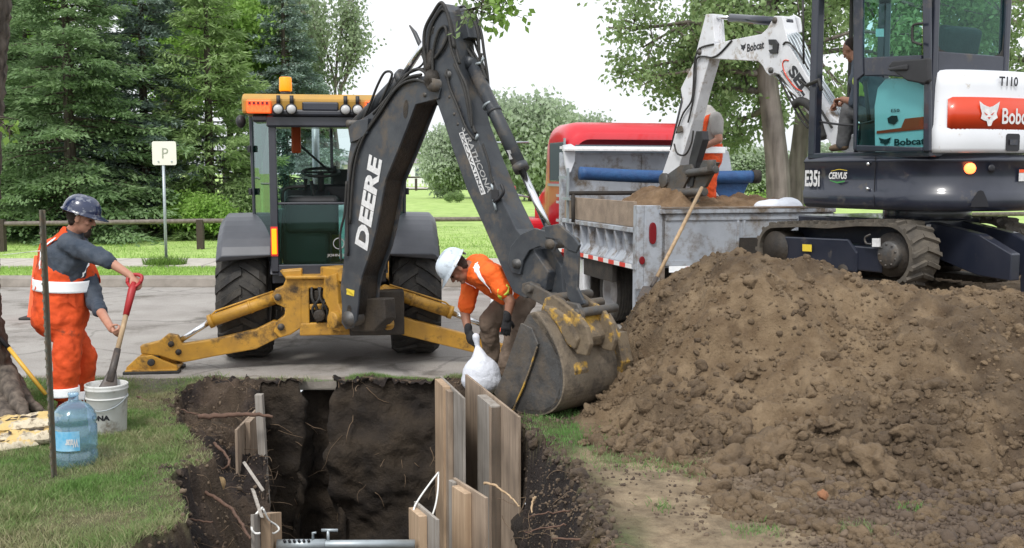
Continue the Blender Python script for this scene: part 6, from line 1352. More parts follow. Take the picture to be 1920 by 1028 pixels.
b = MB(); b.slab(pel+V(0,0,.1), che, V(.5,.8,0), .19, .15, .21, .16); b.slab(che, nek, V(.5,.8,0), .2, .14, .09, .08); b.limb(J3['sr'], J3['sr'].lerp(J3['er'], .6), .09, .08); b.limb(J3['sl'], J3['sl'].lerp(J3['el'], .6), .09, .08); sh3 = part('shirt', b, 'grey_cloth', w3, remesh=.014, smooth_it=3)
b = MB(); b.slab(pel-V(0,0,.05), pel+V(0,0,.14), V(.5,.8,0), .205, .17, .2, .165)
for hp, kn, an in L3_: b.limb(hp, kn, .125, .1); b.limb(kn, an, .1, .085)
tr3 = part('trousers', b, 'hivis_orange', w3, remesh=.014, smooth_it=3, disp=.04, dsc=.1)
band('waist_band', P(1331,282,Y3), V(0,0,1), V(.5,.8,0), .235, .2, .085, 'reflective_tape', w3)
wrapstrip('brace', [P(1322,280,Y3-.2), P(1318,250,Y3-.2), P(1326,210,Y3-.2)], .08, 'hivis_orange', sh3, w3, off=.008)
for hp, kn, an in L3_: b = MB(); boots(b, an+V(0,0,-.02), f3); part('boot', b, 'boot_leather', w3, remesh=.012, smooth_it=2)

# ---- operator seated in the mini excavator
X4 = -.42
def e4(px, py, x=X4): return EF.hx(px, py, x)
hc, nek, che, pel = e4(1597,92), e4(1612,118), e4(1622,150), e4(1660,222)
w4 = thing('person', 'operator in dark shirt leaning forward on the seat of the mini excavator', 'person', (pel.x, pel.y, pel.z))
b = MB(); A = head(b, hc, (-.5,.7,-.5), (-.25,.4,.85)); b.limb(nek, hc, .06, .055); b.slab(pel, che, EF.x, .15, .11, .17, .11)
J4 = dict(sr=e4(1622,145,X4+.2), er=e4(1598,190,X4+.22), wr=e4(1575,196,X4+.15), sl=e4(1616,146,X4-.18), el=e4(1602,192,X4-.2), wl=e4(1580,186,X4-.15))
for k in ('r', 'l'): b.limb(J4['s'+k], J4['e'+k], .05, .043); b.limb(J4['e'+k], J4['w'+k], .043, .03); hand(b, J4['w'+k], -EF.x*0+EF.y, V(0,0,-1), 1 if k == 'r' else -1, (50,60,40))
L4 = [(e4(1655,222,X4-.1), e4(1592,206,X4-.14), e4(1580,268,X4-.12)), (e4(1655,222,X4+.1), e4(1594,206,X4+.12), e4(1584,266,X4+.12))]
for hp, kn, an in L4: b.limb(hp, kn, .075, .055); b.limb(kn, an, .055, .04)
body = part('body', b, 'skin_tan', w4, remesh=.009, smooth_it=2); face_parts(body, hc, A)
b = MB(); b.slab(pel, che, EF.x, .18, .14, .2, .14); b.slab(che, nek, EF.x, .19, .12, .09, .08)
for k in ('r', 'l'): b.limb(J4['s'+k], J4['e'+k], .075, .062)
s4 = part('shirt', b, 'navy_cloth', w4, remesh=.013, smooth_it=3)
wrapstrip('reflective_stripe', [e4(1600,122,X4-.2), e4(1606,150,X4-.22), e4(1618,180,X4-.22)], .06, 'lime_tape', s4, w4, off=.01)
b = MB(); b.slab(pel+EF.y*-.05, pel+EF.y*.1, EF.x, .18, .13, .18, .12)
for hp, kn, an in L4: b.limb(hp, kn, .105, .085); b.limb(kn, an, .085, .07)
part('trousers', b, 'fender_plastic' if False else 'grey_trouser', w4, remesh=.013, smooth_it=3, disp=.02, dsc=.08)
for hp, kn, an in L4: b = MB(); boots(b, an, EF.y); part('boot', b, 'boot_leather', w4, remesh=.01, smooth_it=2)
# ================================================================ SMALL THINGS AND SHORING
# plywood shoring panels with timber uprights
def panel(name_, label, tl, trr, zbot, th=.02, m='plywood', uprights=(), slant=True, group=None):
    """tl, trr: world points of the top corners"""
    tl, trr = Vector(tl), Vector(trr); base = (tl.x, tl.y, zbot); r = thing('shoring_panel', label, 'shoring panel', base, 0, group)
    d = (trr-tl); d.z = 0; L = d.length; d.normalize(); nn = V(-d.y, d.x, 0)
    if nn.dot(CAM-tl) < 0: nn = -nn
    b = MB(); b.prism([tl, trr, V(trr.x, trr.y, zbot), V(tl.x, tl.y, zbot)], -nn*th); part('sheet', b, m, r, bevel=.002)
    for (f0, f1, mm_, dz, dep) in uprights:
        p0 = tl.lerp(trr, f0); p1 = tl.lerp(trr, f1); b = MB(); o = nn*.002
        b.prism([p0+o+V(0,0,dz), p1+o+V(0,0,dz), V(p1.x,p1.y,zbot)+o, V(p0.x,p0.y,zbot)+o], nn*dep); part('upright', b, mm_, r, bevel=.003)
    return r
pA = panel('A', 'grey shoring panel with a pale upright, just left of the tallest panel', P(824,705,9.0), P(868,747,8.05), -2.0, m='grey_lumber', uprights=((.12,.5,'new_lumber',.0,.06),(.5,.62,'plywood',-.02,.04)))
pB = panel('B', 'widest and tallest plywood shoring panel in front of the digger bucket', P(872,702,8.75), P(972,782,7.55), -1.6, uprights=((.44,.7,'grey_lumber',-.02,.075),(.66,.7,'plywood',-.03,.077)))
pC = panel('C', 'near plywood shoring panel with a fresh orange timber upright', P(849,896,6.75), P(910,934,6.35), -2.2, m='plywood', uprights=((.0,.14,'grey_lumber',-.01,.03),(.2,.6,'new_lumber',-.02,.05)))
pD = panel('D', 'low plywood shoring panel at the near right edge, white rope tied to its top', P(776,940,6.62), P(818,975,6.2), -2.2, m='grey_lumber', uprights=((.12,.62,'new_lumber',-.02,.05),))
pE = panel('E', 'leaning plywood shoring panel on the left wall of the trench', P(445,806,8.0), P(482,768,8.9), -2.0, uprights=((.35,.7,'plywood',-.0,.04),))
pF = panel('F', 'low shoring panel with fresh timber at the near left edge of the trench', P(476,965,6.1), P(511,960,6.6), -2.2, m='grey_lumber', uprights=((.3,.95,'new_lumber',.0,.06),))
p0 = P(484,741,8.25); r = thing('timber_post', 'grey timber post standing upright inside the left trench wall', 'post', (p0.x, p0.y, -2)); b = MB(); b.prism([P(477,741,8.25), P(491,741,8.25), V(P(491,741,8.25).x, 8.25, -2.0)+V(.08,0,0), V(P(477,741,8.25).x, 8.25, -2.0)+V(.08,0,0)], V(0,.07,0)); part('timber', b, 'grey_lumber', r, bevel=.003)
for (x0, y0, Y0, x1, y1, Y1, lab) in ((458,868,6.9,492,918,6.6,'short split board leaning across the left shoring'), (474,918,6.5,490,968,6.2,'narrow pale lath fixed to the left shoring')):
    a, c = P(x0,y0,Y0), P(x1,y1,Y1); b = MB(); b.ribbon([a, c], .06, .02, V(.4,-.9,0)); o = part('board', b, 'grey_lumber', None, loc=a, bevel=.002); tagit(o, lab, 'board')
# shoring strut (hydraulic cross bar)
a, c = P(520,1022,6.35), P(778,1020,6.35); r = thing('trench_strut', 'grey steel cross bar bracing the trench walls at the bottom edge', 'strut', a.lerp(c,.5))
b = MB(); b.cyl(a, c, .027, seg=18); part('tube', b, 'galvanised', r); b = MB(); b.cyl(a, a.lerp(c,.35), .034, seg=18); part('sleeve', b, 'galvanised', r)
b = MB()
for i in range(6): q = a.lerp(c, .06+.035*i)+V(0,-.02,.026); b.cyl(q, q+V(0,-.012,.012), .009, seg=8)
part('hole', b, 'decal_black', r)
b = MB(); q = a.lerp(c,.37); b.cyl(q, q+V(0,0,.09), .009); b.cyl(q+V(-.04,0,.09), q+V(.06,0,.09), .009); q = a.lerp(c,.26); b.tube([q+V(0,0,.03), q+V(0,0,.075), q+V(.02,0,.075)], .008); parts('handle', b, 'galvanised', r)
# ropes
def rope(name, label, pts, r=.006, m='rope_white', cat='rope'):
    q = [P(*p) for p in pts]; b = MB(); b.tube(spline(q, 6), r, 7); o = part(name, b, m, None, loc=q[0]); tagit(o, label, cat); return o
rope('rope', 'white rope loop tied to the low right shoring panel', [(822,886,6.9),(805,908,6.75),(786,935,6.6),(776,955,6.5),(780,972,6.45),(792,985,6.4)])
rope('rope', 'white rope hanging down from the pale upright of the right panel', [(822,886,6.9),(821,920,6.8),(816,950,6.7),(808,972,6.55)])
rope('rope', 'white rope looped around the near left shoring panel', [(492,952,6.3),(478,968,6.2),(472,990,6.1),(478,1000,6.1),(488,1000,6.1)], .007)
rope('rope', 'white rope end hanging over the trench from the near left panel', [(494,955,6.2),(504,975,6.25),(518,985,6.3),(523,993,6.3),(514,1000,6.3),(506,998,6.3)], .006)
# roots and sticks
ROOTS = [([(312,915,6.75),(350,908,6.8),(392,928,6.7),(430,952,6.5),(455,985,6.2),(470,1010,6.0)], .015,'thick brown root curving down the left bank'),
 ([(372,782,8.0),(420,780,8.05),(470,777,8.1),(512,781,8.15)], .022,'torn thick root sticking out above the left trench wall'),
 ([(258,744,8.9),(290,757,8.7),(330,766,8.6),(370,778,8.4)], .010,'thin dark stick lying on the grass by the trench corner'),
 ([(322,968,6.3),(360,974,6.25),(398,980,6.2)], .008,'short straight twig on the near left bank'),
 ([(908,905,6.55),(930,912,6.5),(955,930,6.4),(975,950,6.3)], .009,'pale bent twig beside the near right panel'),
 ([(1003,932,6.3),(998,945,6.3),(997,962,6.25)], .009,'short pale root stub on the right bank'),
 ([(1120,1010,5.65),(1080,1012,5.7),(1035,1010,5.75)], .009,'thin root along the bottom of the right bank'),
 ([(1068,958,6.1),(1030,962,6.05),(990,968,6.0)], .006,'fine straight root across the right bank'),
 ([(1060,985,5.9),(1020,990,5.9),(985,1000,5.85)], .006,'fine rising root low on the right bank'),
 ([(400,830,7.6),(420,850,7.5),(430,870,7.3),(415,880,7.3)], .012,'forked root on the left bank below the torn root'),
 ([(1395,735,7.9)]*1, 0,'')]
for pts, r_, lab in ROOTS:
    if r_: q = [P(*p) for p in pts]; q = [V(p.x,p.y,p.z) for p in q]; b = MB(); sp = spline(q, 6); b.tube([p+V(rng.normal(0,.003),rng.normal(0,.003),rng.normal(0,.003)) for p in sp], [r_*(1-.5*i/len(sp))*rng.uniform(.85,1.15) for i in range(len(sp))], 7); o = part('root', b, 'root_bark' if 'pale' not in lab else 'handle_wood', None, loc=q[0]); tagit(o, lab, 'root')
c = P(402,910,6.95); b = MB(); b.cyl(c-V(.05,-.05,.0), c+V(.05,-.03,.02), .035, .045, seg=12); o = part('root_stump', b, 'cut_wood', None, loc=c, disp=.03, dsc=.05); tagit(o, 'pale freshly cut root end on the left bank', 'root')
b = MB(); rr = random.Random(3)
def onwall(i, t): return Vector(W[int(t*(rows-1)), int(i) % (W.shape[1]-1)])
wallpts = []
for _ in range(330):
    i0 = rr.randrange(W.shape[1]-1); t = rr.random()**1.7*.85; p = onwall(i0, t); cc = V(cen[0], cen[1], p.z); inn = (cc-p).normalized(); L_ = rr.uniform(.05,.4); d = V(rr.gauss(0,1), rr.gauss(0,1), rr.gauss(-.3,.7)); d = (d - inn*d.dot(inn)).normalized(); pts = [p+inn*.01]
    for k in range(5): d = (d + V(rr.gauss(0,.35), rr.gauss(0,.35), rr.gauss(-.15,.3))).normalized(); pts.append(pts[-1]+d*L_/5+inn*.012)
    b.tube(pts, [rr.uniform(.0015,.004)]*6, 4)
for _ in range(420):
    for _t in range(40):
        x, y = rr.uniform(-3,.5), rr.uniform(5,9.6); z, i_, d_ = terrain_z(np.array([x]), np.array([y]))
        if i_[0] and not inside(np.array([x]), np.array([y]), CORE)[0]: break
    p = V(x, y, float(z[0])+.01); d = V(rr.gauss(0,1), rr.gauss(0,1), rr.gauss(.3,.5)).normalized(); pts = [p]; L_ = rr.uniform(.04,.25)
    for k in range(5): d = (d + V(rr.gauss(0,.4), rr.gauss(0,.4), rr.gauss(-.25,.3))).normalized(); pts.append(pts[-1]+d*L_/5)
    b.tube(pts, [rr.uniform(.0012,.003)]*6, 4)
o = part('root_hairs', b, 'fine_root', None); tagit(o, 'fine torn roots hanging from the dark trench banks', 'roots', kind='stuff')

# pail
c = G(189,822); c.y += .14; c.z = 0; pa_ = thing('pail', 'dirty white plastic pail of wet mud standing on the grass', 'pail', c)
b = MB(); b.lathe(c, V(0,0,1), [(.001,0),(.125,0),(.13,.01),(.146,.33),(.152,.335),(.152,.345),(.148,.35),(.152,.36),(.152,.37),(.146,.375),(.14,.37),(.12,.06),(.001,.06)], 40); b.lathe(c, V(0,0,1), [(.143,.27),(.15,.272),(.15,.28),(.144,.284)], 40); part('body', b, 'pail_white', pa_)
b = MB(); b.lathe(c, V(0,0,1), [(.001,.325),(.08,.32),(.14,.315)], 24); part('mud', b, 'wet_mud', pa_, disp=.03, dsc=.05)
def cylpatch(cx_, r, a0, a1, z0, z1, n=10):   # label following the curved wall; angle 0 faces the camera side (-Y)
    return lambda u, v, lift=0: cx_ + V(math.sin(a0+(a1-a0)*u)*(r+lift), -math.cos(a0+(a1-a0)*u)*(r+lift), z0+(z1-z0)*v)
def curvetext(mb, s, f, bold=.03, flip=False):
    q = MB(); text(q, s, (0,0,0), (1,0,0), (0,1,0), lift=0, bold=bold); mb.add([f(1-v[0], 1-v[1], .002) if flip else f(v[0], v[1], .002) for v in q.v], q.f)
b = MB(); curvetext(b, 'ONA', cylpatch(c, .1365, R(-28), R(28), .125, .165), bold=.06); part('lettering', b, 'decal_black', pa_)
b = MB(); b.tube([c+V(math.cos(a)*.155, math.sin(a)*.155, .30-.1*abs(math.sin(a/1.0))*(1 if math.sin(a) < 0 else 0)) for a in np.linspace(math.pi, 2*math.pi, 16)], .0035, 6); part('handle', b, 'galvanised', pa_)
# water bottle
c = G(126,886); c.y += .14; c.z = 0; wb_ = thing('water_bottle', 'clear blue five gallon water bottle standing upright on the grass', 'bottle', c)
pr = [(.001,.0),(.12,.0),(.135,.012),(.138,.03),(.136,.10),(.129,.112),(.129,.122),(.137,.135),(.138,.18),(.138,.27),(.13,.282),(.13,.292),(.138,.305),(.137,.33),(.125,.365),(.095,.40),(.05,.425),(.032,.435),(.03,.47),(.034,.472),(.034,.485),(.027,.487)]
m = glass('bottle_plastic', (.86,.93,.985), .05, .1, ((.36,.58,.78), .11))
b = MB(); b.lathe(c, V(0,0,1), pr, 44); b.lathe(c, V(0,0,1), [(r*.97, z+.004) for r, z in pr[1:]], 44); part('body', b, 'bottle_plastic', wb_)
f = cylpatch(c, .1395, R(-86), R(34), .135, .262); b = MB(); vs = [f(i/20, j) for i in range(21) for j in (0,1)]; b.add(vs, [(i*2, i*2+1, i*2+3, i*2+2) for i in range(20)], True); lb = part('label', b, 'label_blue', wb_)
b = MB(); curvetext(b, 'Water', cylpatch(c, .1405, R(-2), R(30), .16, .215), flip=True); part('lettering', b, 'decal_white', lb)
# T post
a, c = P(79,394,6.35), P(102,905,6.5); c.z = min(c.z, .0); r = thing('stake', 'thin weathered green steel stake leaning in front of the worker', 'stake', c)
d = (a-c).normalized(); sx = V(1,0,0); b = MB()
b.ribbon([c, a], .036, .006, sx); b.prism([c-V(0,.0,0)+sx*.004, c-sx*.004, c-sx*.004-V(0,.03,0), c+sx*.004-V(0,.03,0)], a-c); part('post', b, 'tpost_green', r)
b = MB(); k = 0
while k < 30: q = c.lerp(a, .08+k*.03); b.box((q.x, q.y-.034, q.z), (.012,.012,.016)); k += 1
o = part('studs', b, 'tpost_green', r); o['kind'] = 'stuff'
b = MB(); b.tube([P(84,470,6.38), P(60,472,8.0), P(5,478,14)], .003, 5); o = part('string', b, 'rope_white', None, loc=P(84,470,6.38)); tagit(o, 'thin white string tied to the steel stake', 'string')
# pick with yellow handle leaning
a, c = P(-40,592,8.3), P(86,740,8.25); r = thing('digging_tool', 'long tool with yellow shaft leaning against the tree trunk', 'tool', c)
b = MB(); e = P(16,652,8.28); b.tube([e, c], .0165, 10); part('shaft', b, 'yellow_fibreglass', r); b = MB(); b.tube([a, e], .02, 10); part('grip', b, 'black_plastic', r)
# paper bags
for i, (px, py, Y, w, lab) in enumerate(((40,808,7.35,.40,'upper torn yellow paper bag of cement lying at the foot of the tree'),(55,832,7.15,.34,'middle yellow paper bag flattened under the torn bag'),(10,850,6.95,.30,'lowest yellow paper bag at the left edge of the grass'))):
    c = G(px, py, (.09,.03,.0)[i]); ax1 = V(math.cos(.2+i*.25), math.sin(.2+i*.25), (.06,.0,.0)[i]); ax2 = V(-ax1.y, ax1.x, 0); NU, NV = 40, 26; vs = []; fs = []
    LL, WW, TT = w*1.25, w*.8, .10
    for sgn in (1, -1):
        for iu in range(NU):
            for iv in range(NV):
                u = iu/(NU-1)*2-1; v = iv/(NV-1)*2-1; t = max(0, (1-abs(u)**5)*(1-abs(v)**4))**.6; nz_ = mnoise.noise(V(u*3+i*7, v*3, sgn))*.022*t + mnoise.noise(V(u*9, v*7+i*5, sgn))*.008
                vs.append(c + ax1*(u*LL/2*(1+.04*mnoise.noise(V(v*2,i,3)))) + ax2*(v*WW/2) + V(0,0,TT/2 + (sgn*TT/2*t if sgn > 0 else -TT/2*t) + nz_*(sgn > 0)))
    for q in (0, 1):
        for iu in range(NU-1):
            for iv in range(NV-1): k = q*NU*NV+iu*NV+iv; f_ = (k, k+NV, k+NV+1, k+1); fs.append(f_ if q == 0 else f_[::-1])
    b = MB(); b.add(vs, fs, True); r = part('paper_bag', b, 'paper_yellow', None, loc=c); tagit(r, lab, 'bag')
    t0 = c - ax1*LL*.38 - ax2*WW*.25 + V(0,0,TT+.004); b = MB(); text(b, 'TEM', t0, t0+ax1*LL*.6, t0+ax2*WW*.35, lift=.004, bold=.03); o = part('lettering', b, 'post_brown', r); sw = o.modifiers.new('w','SHRINKWRAP'); sw.target = r; sw.wrap_mode = 'ABOVE_SURFACE'; sw.offset = .002
# cones
def cone(px, py, Y, lab, h=.75):
    c = P(px, py, Y); c.z = ROAD_Z; r = thing('traffic_cone', lab, 'cone', c, 0, None); b = MB(); b.lathe(c, V(0,0,1), [(.16,.03),(.15,.04),(.035,h),(.03,h+.01),(.001,h+.01)], 28); part('cone', b, 'cone_orange', r)
    b = MB(); b.box((c.x, c.y, c.z+.017), (.4,.4,.032)); part('base', b, 'black_rubber', r, bevel=.01); b = MB(); b.lathe(c, V(0,0,1), [(.104,.33),(.106,.332),(.083,.48),(.081,.48)], 28); part('collar', b, 'reflective_tape', r)
cone(74, 597, 14.5, 'orange traffic cone on the road behind the left worker', .85); cone(934, 560, 13.2, 'orange traffic cone on the road hidden behind the middle worker', .62)

# sign on the far strip
c = G(312,497,.1); r = thing('parking_sign', 'small faded cream parking sign on a thin grey pole beside the pavement', 'sign', c); s_ = c.y/2000
b = MB(); b.cyl(c, c+V(0,0,(497-300)*s_), .028, seg=10); part('pole', b, 'galvanised', r)
zt = CAM_Z+(325-266)*s_; zb = CAM_Z+(325-310)*s_; cxs = P(309,290,c.y).x; b = MB(); pts = []
for (dx, dz, a0) in ((1,1,0),(-1,1,90),(-1,-1,180),(1,-1,270)):
    for a in (0,30,60,90): pts.append(V(cxs+dx*(.235-.04)+.04*math.cos(R(a0+a)), c.y-.035, (zt+zb)/2+dz*((zt-zb)/2-.04)+.04*math.sin(R(a0+a))))
b.prism(pts, V(0,.008,0)); sf = part('plate', b, 'sign_face', r)
b = MB(); text(b, 'P', P(304,297,c.y-.04), P(315,297,c.y-.04), P(304,278,c.y-.04), bold=-.01); part('lettering', b, 'sign_faint', sf)
b = MB()
for px in (297,322): q = P(px, 303, c.y-.045); b.cyl(q, q-V(0,.01,0), .016, seg=8)
parts('bolt', b, 'galvanised', sf)
k = 900; aa = rng.uniform(0,6.28,k); rad = rng.random(k)**.7*.42; pos = np.stack([c.x+np.cos(aa)*rad, c.y-.1+np.sin(aa)*rad*.7, np.full(k,.1)],1)
tagit(link_mesh('grass', blades(pos, rng.uniform(.1,.24,k), rng.uniform(.01,.016,k), .6, 'grass', np.array([.16,.27,.05])*rng.uniform(.7,1.4,(k,1)))), 'taller grass tuft around the foot of the sign pole', 'grass', kind='stuff')
# rail fence along the park
r = thing('rail_fence', 'long low timber rail fence with dark posts along the park lawn', 'fence', (0, 25.5, 0)); b = MB()
def fy(px): return 24.6 + 1.8*(px/905)
pts = [P(-260, 423, fy(-260)), P(0,420,fy(0)), P(375,414.5,fy(375)), P(905,411,fy(905)), P(1400,406,fy(1400)), P(2300,398,fy(2300))]
b.tube(pts, .055, 8); part('rail', b, 'rail_paint', r)
for px in (-130, 2, 375, 745, 1120, 1500, 1900):
    q = P(px, 412, fy(px)); b = MB(); b.box((q.x, q.y, (q.z-.0)/2+.0), (.15,.15,q.z)); part('post', b, 'post_brown', r)
# ================================================================ TREES, FAR THINGS
def leafmesh(name, c, d, n, L, W_, m):
    d = d/np.linalg.norm(d, axis=1)[:, None]; sdv = np.cross(d, n); sdv /= np.linalg.norm(sdv, axis=1)[:, None]+1e-9
    L = L[:, None]; W_ = W_[:, None]; v = np.stack([c, c+d*L*.5+sdv*W_*.5, c+d*L, c+d*L*.45-sdv*W_*.5], 1)
    return np_mesh(name, v.reshape(-1, 3), np.arange(len(c)*4).reshape(-1, 4), m)
def spruce_mesh(H_, Rb, seed, m, nbr=9, tw=95, dens=1.0, droop=.22, low=.02, tl=.2):
    g = np.random.default_rng(seed); z = low*H_; C = []; D = []; Nn = []; BR = []
    while z < H_*.985:
        f = z/H_; Rr = Rb*(1-f)**.85*(1+.15*math.sin(z*3)) + .08; nb = int(nbr*(1-.35*f))
        for k in range(nb):
            a = g.uniform(0, 2*math.pi); L = Rr*g.uniform(.7, 1.15); zz = z+g.uniform(-.15,.15); nt_ = max(8, int(tw*dens*(L/Rb)**1.1))
            s = g.uniform(.12, 1, nt_)**.7; lat = g.normal(0, 1, nt_)*.16*L*(1.15-s)**.6; up = .35*(1-f)
            rad = np.stack([np.cos(a)*np.ones(nt_), np.sin(a)*np.ones(nt_)], 1); tan_ = np.stack([-rad[:, 1], rad[:, 0]], 1)
            xy = rad*(s*L)[:, None] + tan_*lat[:, None]; hz = zz + s*L*(.25-.3*(1-f)) - droop*L*s**1.6 + .18*L*np.clip(s-.7, 0, 1) - np.abs(lat)*.25 + g.normal(0, .04, nt_)
            C.append(np.c_[xy, hz]); dr_ = np.c_[rad*.8+tan_*np.sign(lat)[:, None]*g.uniform(.2,1.1,(nt_,1)), g.uniform(-.7, .35, (nt_,1))]+g.normal(0,.2,(nt_,3)); D.append(dr_); Nn.append(np.c_[g.normal(0,.5,(nt_,2)), np.ones(nt_)])
            BR.append((a, L, zz, f))
        z += g.uniform(.22, .36)*(H_/9)**.5
    C = np.concatenate(C); D = np.concatenate(D); Nn = np.concatenate(Nn); k = len(C)
    me = leafmesh('crown', C, D, Nn, g.uniform(.6, 1.3, k)*tl, g.uniform(.04, .075, k), m)
    b = MB(); b.tube([V(0,0,-.1), V(.02,0,H_*.5), V(0,0,H_)], [.17*H_/10, .1*H_/10, .01], 8)
    for a, L, zz, f in BR[::2]: b.tube([V(0,0,zz), V(math.cos(a)*L*.5, math.sin(a)*L*.5, zz+L*.5*(.25-.3*(1-f))-droop*L*.3), V(math.cos(a)*L*.85, math.sin(a)*L*.85, zz+L*.85*(.25-.3*(1-f))-droop*L*.75)], [.025,.016,.006], 4)
    tm = bpy.data.meshes.new('trunk'); tm.from_pydata(b.v, [], b.f); tm.materials.append(MATS['bark']); return me, tm
def place_tree(name, me, tm, loc, sc, rz, label, cat='tree', group=None):
    r = thing(name, label, cat, loc, rz, group); r.scale = (sc,)*3 if isinstance(sc, (int, float)) else sc
    o = link_mesh('crown', me, r); o2 = link_mesh('trunk', tm, r); return r
def at(px, Y, z=.05): p = P(px, 400, Y); return (p.x, Y, z)
SPG = spruce_mesh(9.5, 3.0, 1, 'needles_green', 13, 340, tl=.16); SPB = spruce_mesh(9.5, 2.5, 2, 'needles_blue', 13, 320, tl=.15); SPG2 = spruce_mesh(9, 2.9, 5, 'needles_green', 13, 320, tl=.16)
PIN = spruce_mesh(9.5, 2.2, 3, 'needles_light', 10, 200, droop=.05, tl=.24)
place_tree('spruce', *SPG, at(135, 29), 1.12, .3, 'large dark green spruce, broadest of the row behind the rail fence', 'spruce')
place_tree('spruce', *SPB, at(275, 31), 1.04, 1.2, 'tall blue green spruce behind the sign', 'spruce')
place_tree('spruce', *SPG2, at(-10, 31), 1.0, 2.2, 'dark green spruce cut by the left edge of the picture', 'spruce')
place_tree('spruce', *SPG2, at(190, 34), .95, 4.2, 'green spruce filling the gap behind the two largest spruces', 'spruce')
place_tree('pine', *PIN, at(395, 31), 1.0, .5, 'light green open pine left of the backhoe', 'pine')
place_tree('spruce', *SPB, at(538, 36), .98, 3.0, 'blue green spruce with visible tip above the backhoe roof', 'spruce')
place_tree('spruce', *SPB, at(600, 40), .55, .2, 'small blue green spruce seen through the backhoe cab', 'spruce')
place_tree('spruce', *SPG, at(60, 36), .98, 5.0, 'green spruce rising behind the left edge spruce', 'spruce')
# broadleaf
def branchtree(seed, H_, spread, levels=4, r0=.16, nlimb=5, up=.6, trunk_frac=.3, curve=.2):
    g = random.Random(seed); segs = []; tips = []
    def grow(p, d, L, r, lev):
        pts = [p]; n = 4
        for k in range(n):
            d = (d + V(g.gauss(0,curve*.5), g.gauss(0,curve*.5), g.gauss(.03,curve*.3))).normalized(); p = p + d*L/n; pts.append(p)
        segs.append((pts, [r*(1-.4*i/n) for i in range(n+1)]))
        if lev >= 2: tips.extend(pts[2:])
        if lev >= levels: tips.append(p); return
        for j in range(g.randint(2, 4) if lev else nlimb):
            t = pts[g.randint(1, n)] if lev or j > 1 else pts[-1]; a = g.uniform(0, 6.28); dd = (d*up + V(math.cos(a), math.sin(a), g.uniform(-.1,.5))*spread).normalized(); grow(t, dd, L*g.uniform(.55,.8), r*.55, lev+1)
    grow(V(0,0,0), V(0,0,1), H_*trunk_frac, r0, 0); return segs, tips
def broad_mesh(segs, tips, seed, m, nleaf, Lf=.1, sig=.3, bark='bark', hang=0):
    g = np.random.default_rng(seed); T = np.array([tuple(t) for t in tips]); w = g.random(len(T))**1.5; w /= w.sum(); i = g.choice(len(T), nleaf, p=w)
    off = g.normal(0, 1, (nleaf, 3)); off *= (g.random((nleaf,1))**.4)*sig/np.linalg.norm(off, axis=1)[:, None]*1.6; off[:, 2] *= .75; off[:, 2] -= hang*g.random(nleaf)
    D = g.normal(0, 1, (nleaf, 3)); D[:, 2] -= .5; N_ = g.normal(0, 1, (nleaf, 3)); N_[:, 2] += .8
    me = leafmesh('crown', T[i]+off, D, N_, g.uniform(.7,1.3,nleaf)*Lf, g.uniform(.5,.8,nleaf)*Lf, m)
    b = MB()
    for pts, rs in segs: b.tube(pts, rs, 7)
    tm = bpy.data.meshes.new('trunk'); tm.from_pydata(b.v, [], b.f); tm.polygons.foreach_set('use_smooth', [True]*len(b.f)); tm.materials.append(MATS[bark]); return me, tm
s1_ = branchtree(4, 9, .45, 4, .13, 7, 1.0, .32); POP = broad_mesh(*s1_, 4, 'leaf_bright', 26000, .13, .42)
s2_ = branchtree(9, 8.5, .4, 4, .1, 6, 1.1, .3); BIR = broad_mesh(*s2_, 9, 'leaf_pale', 9000, .12, .32, 'bark_pale')
place_tree('poplar', *POP, at(425, 38, .05), (1.2,1.2,1.35), .4, 'bright green poplar rising behind the light pine')
place_tree('poplar', *POP, at(330, 42), (1.3,1.3,1.5), 2.0, 'bright poplar glimpsed behind the blue spruce'); place_tree('poplar', *POP, at(75, 42), (1.3,1.3,1.4), 3.6, 'bright poplar behind the spruces near the left edge')
place_tree('birch', *BIR, at(640, 38), (1.15,1.15,1.4), 1.0, 'airy pale birch right of the backhoe beacon', 'birch'); place_tree('birch', *BIR, at(590, 41), (1.1,1.1,1.5), 2.4, 'thin pale birch behind the spruce tip', 'birch')
place_tree('poplar', *POP, at(480, 41), (1.1,1.1,1.3), 5.0, 'bright poplar between pine and spruce tip')
# shrubs
s3_ = branchtree(12, 2.4, .9, 3, .04, 8, .5, .25); SHR = broad_mesh(*s3_, 12, 'leaf_bright', 9000, .10, .28)
s4_ = branchtree(13, 2.4, .9, 3, .04, 8, .5, .25); SHD = broad_mesh(*s4_, 13, 'leaf_mid', 9000, .09, .28)
for i, (px, Y, sc, rz, ms, lab) in enumerate(((352,29.3,1.05,0,SHR,'bright leafy shrub left of the backhoe fender'),(408,29.0,.95,2,SHR,'bright leafy shrub touching the backhoe cab'),(440,30.5,1.15,4,SHD,'mid green shrub behind the backhoe cab'),(300,31,.9,1,SHD,'dark shrub at the foot of the blue spruce'),(590,31,1.0,3,SHD,'green shrub seen through the backhoe cab glass'),(640,33,.9,5,SHR,'bright shrub behind the backhoe boom'),(232,30,.7,2.5,SHD,'low dark shrub right of the largest spruce'))):
    place_tree('shrub', *ms, at(px, Y), sc, rz, lab, 'shrub')
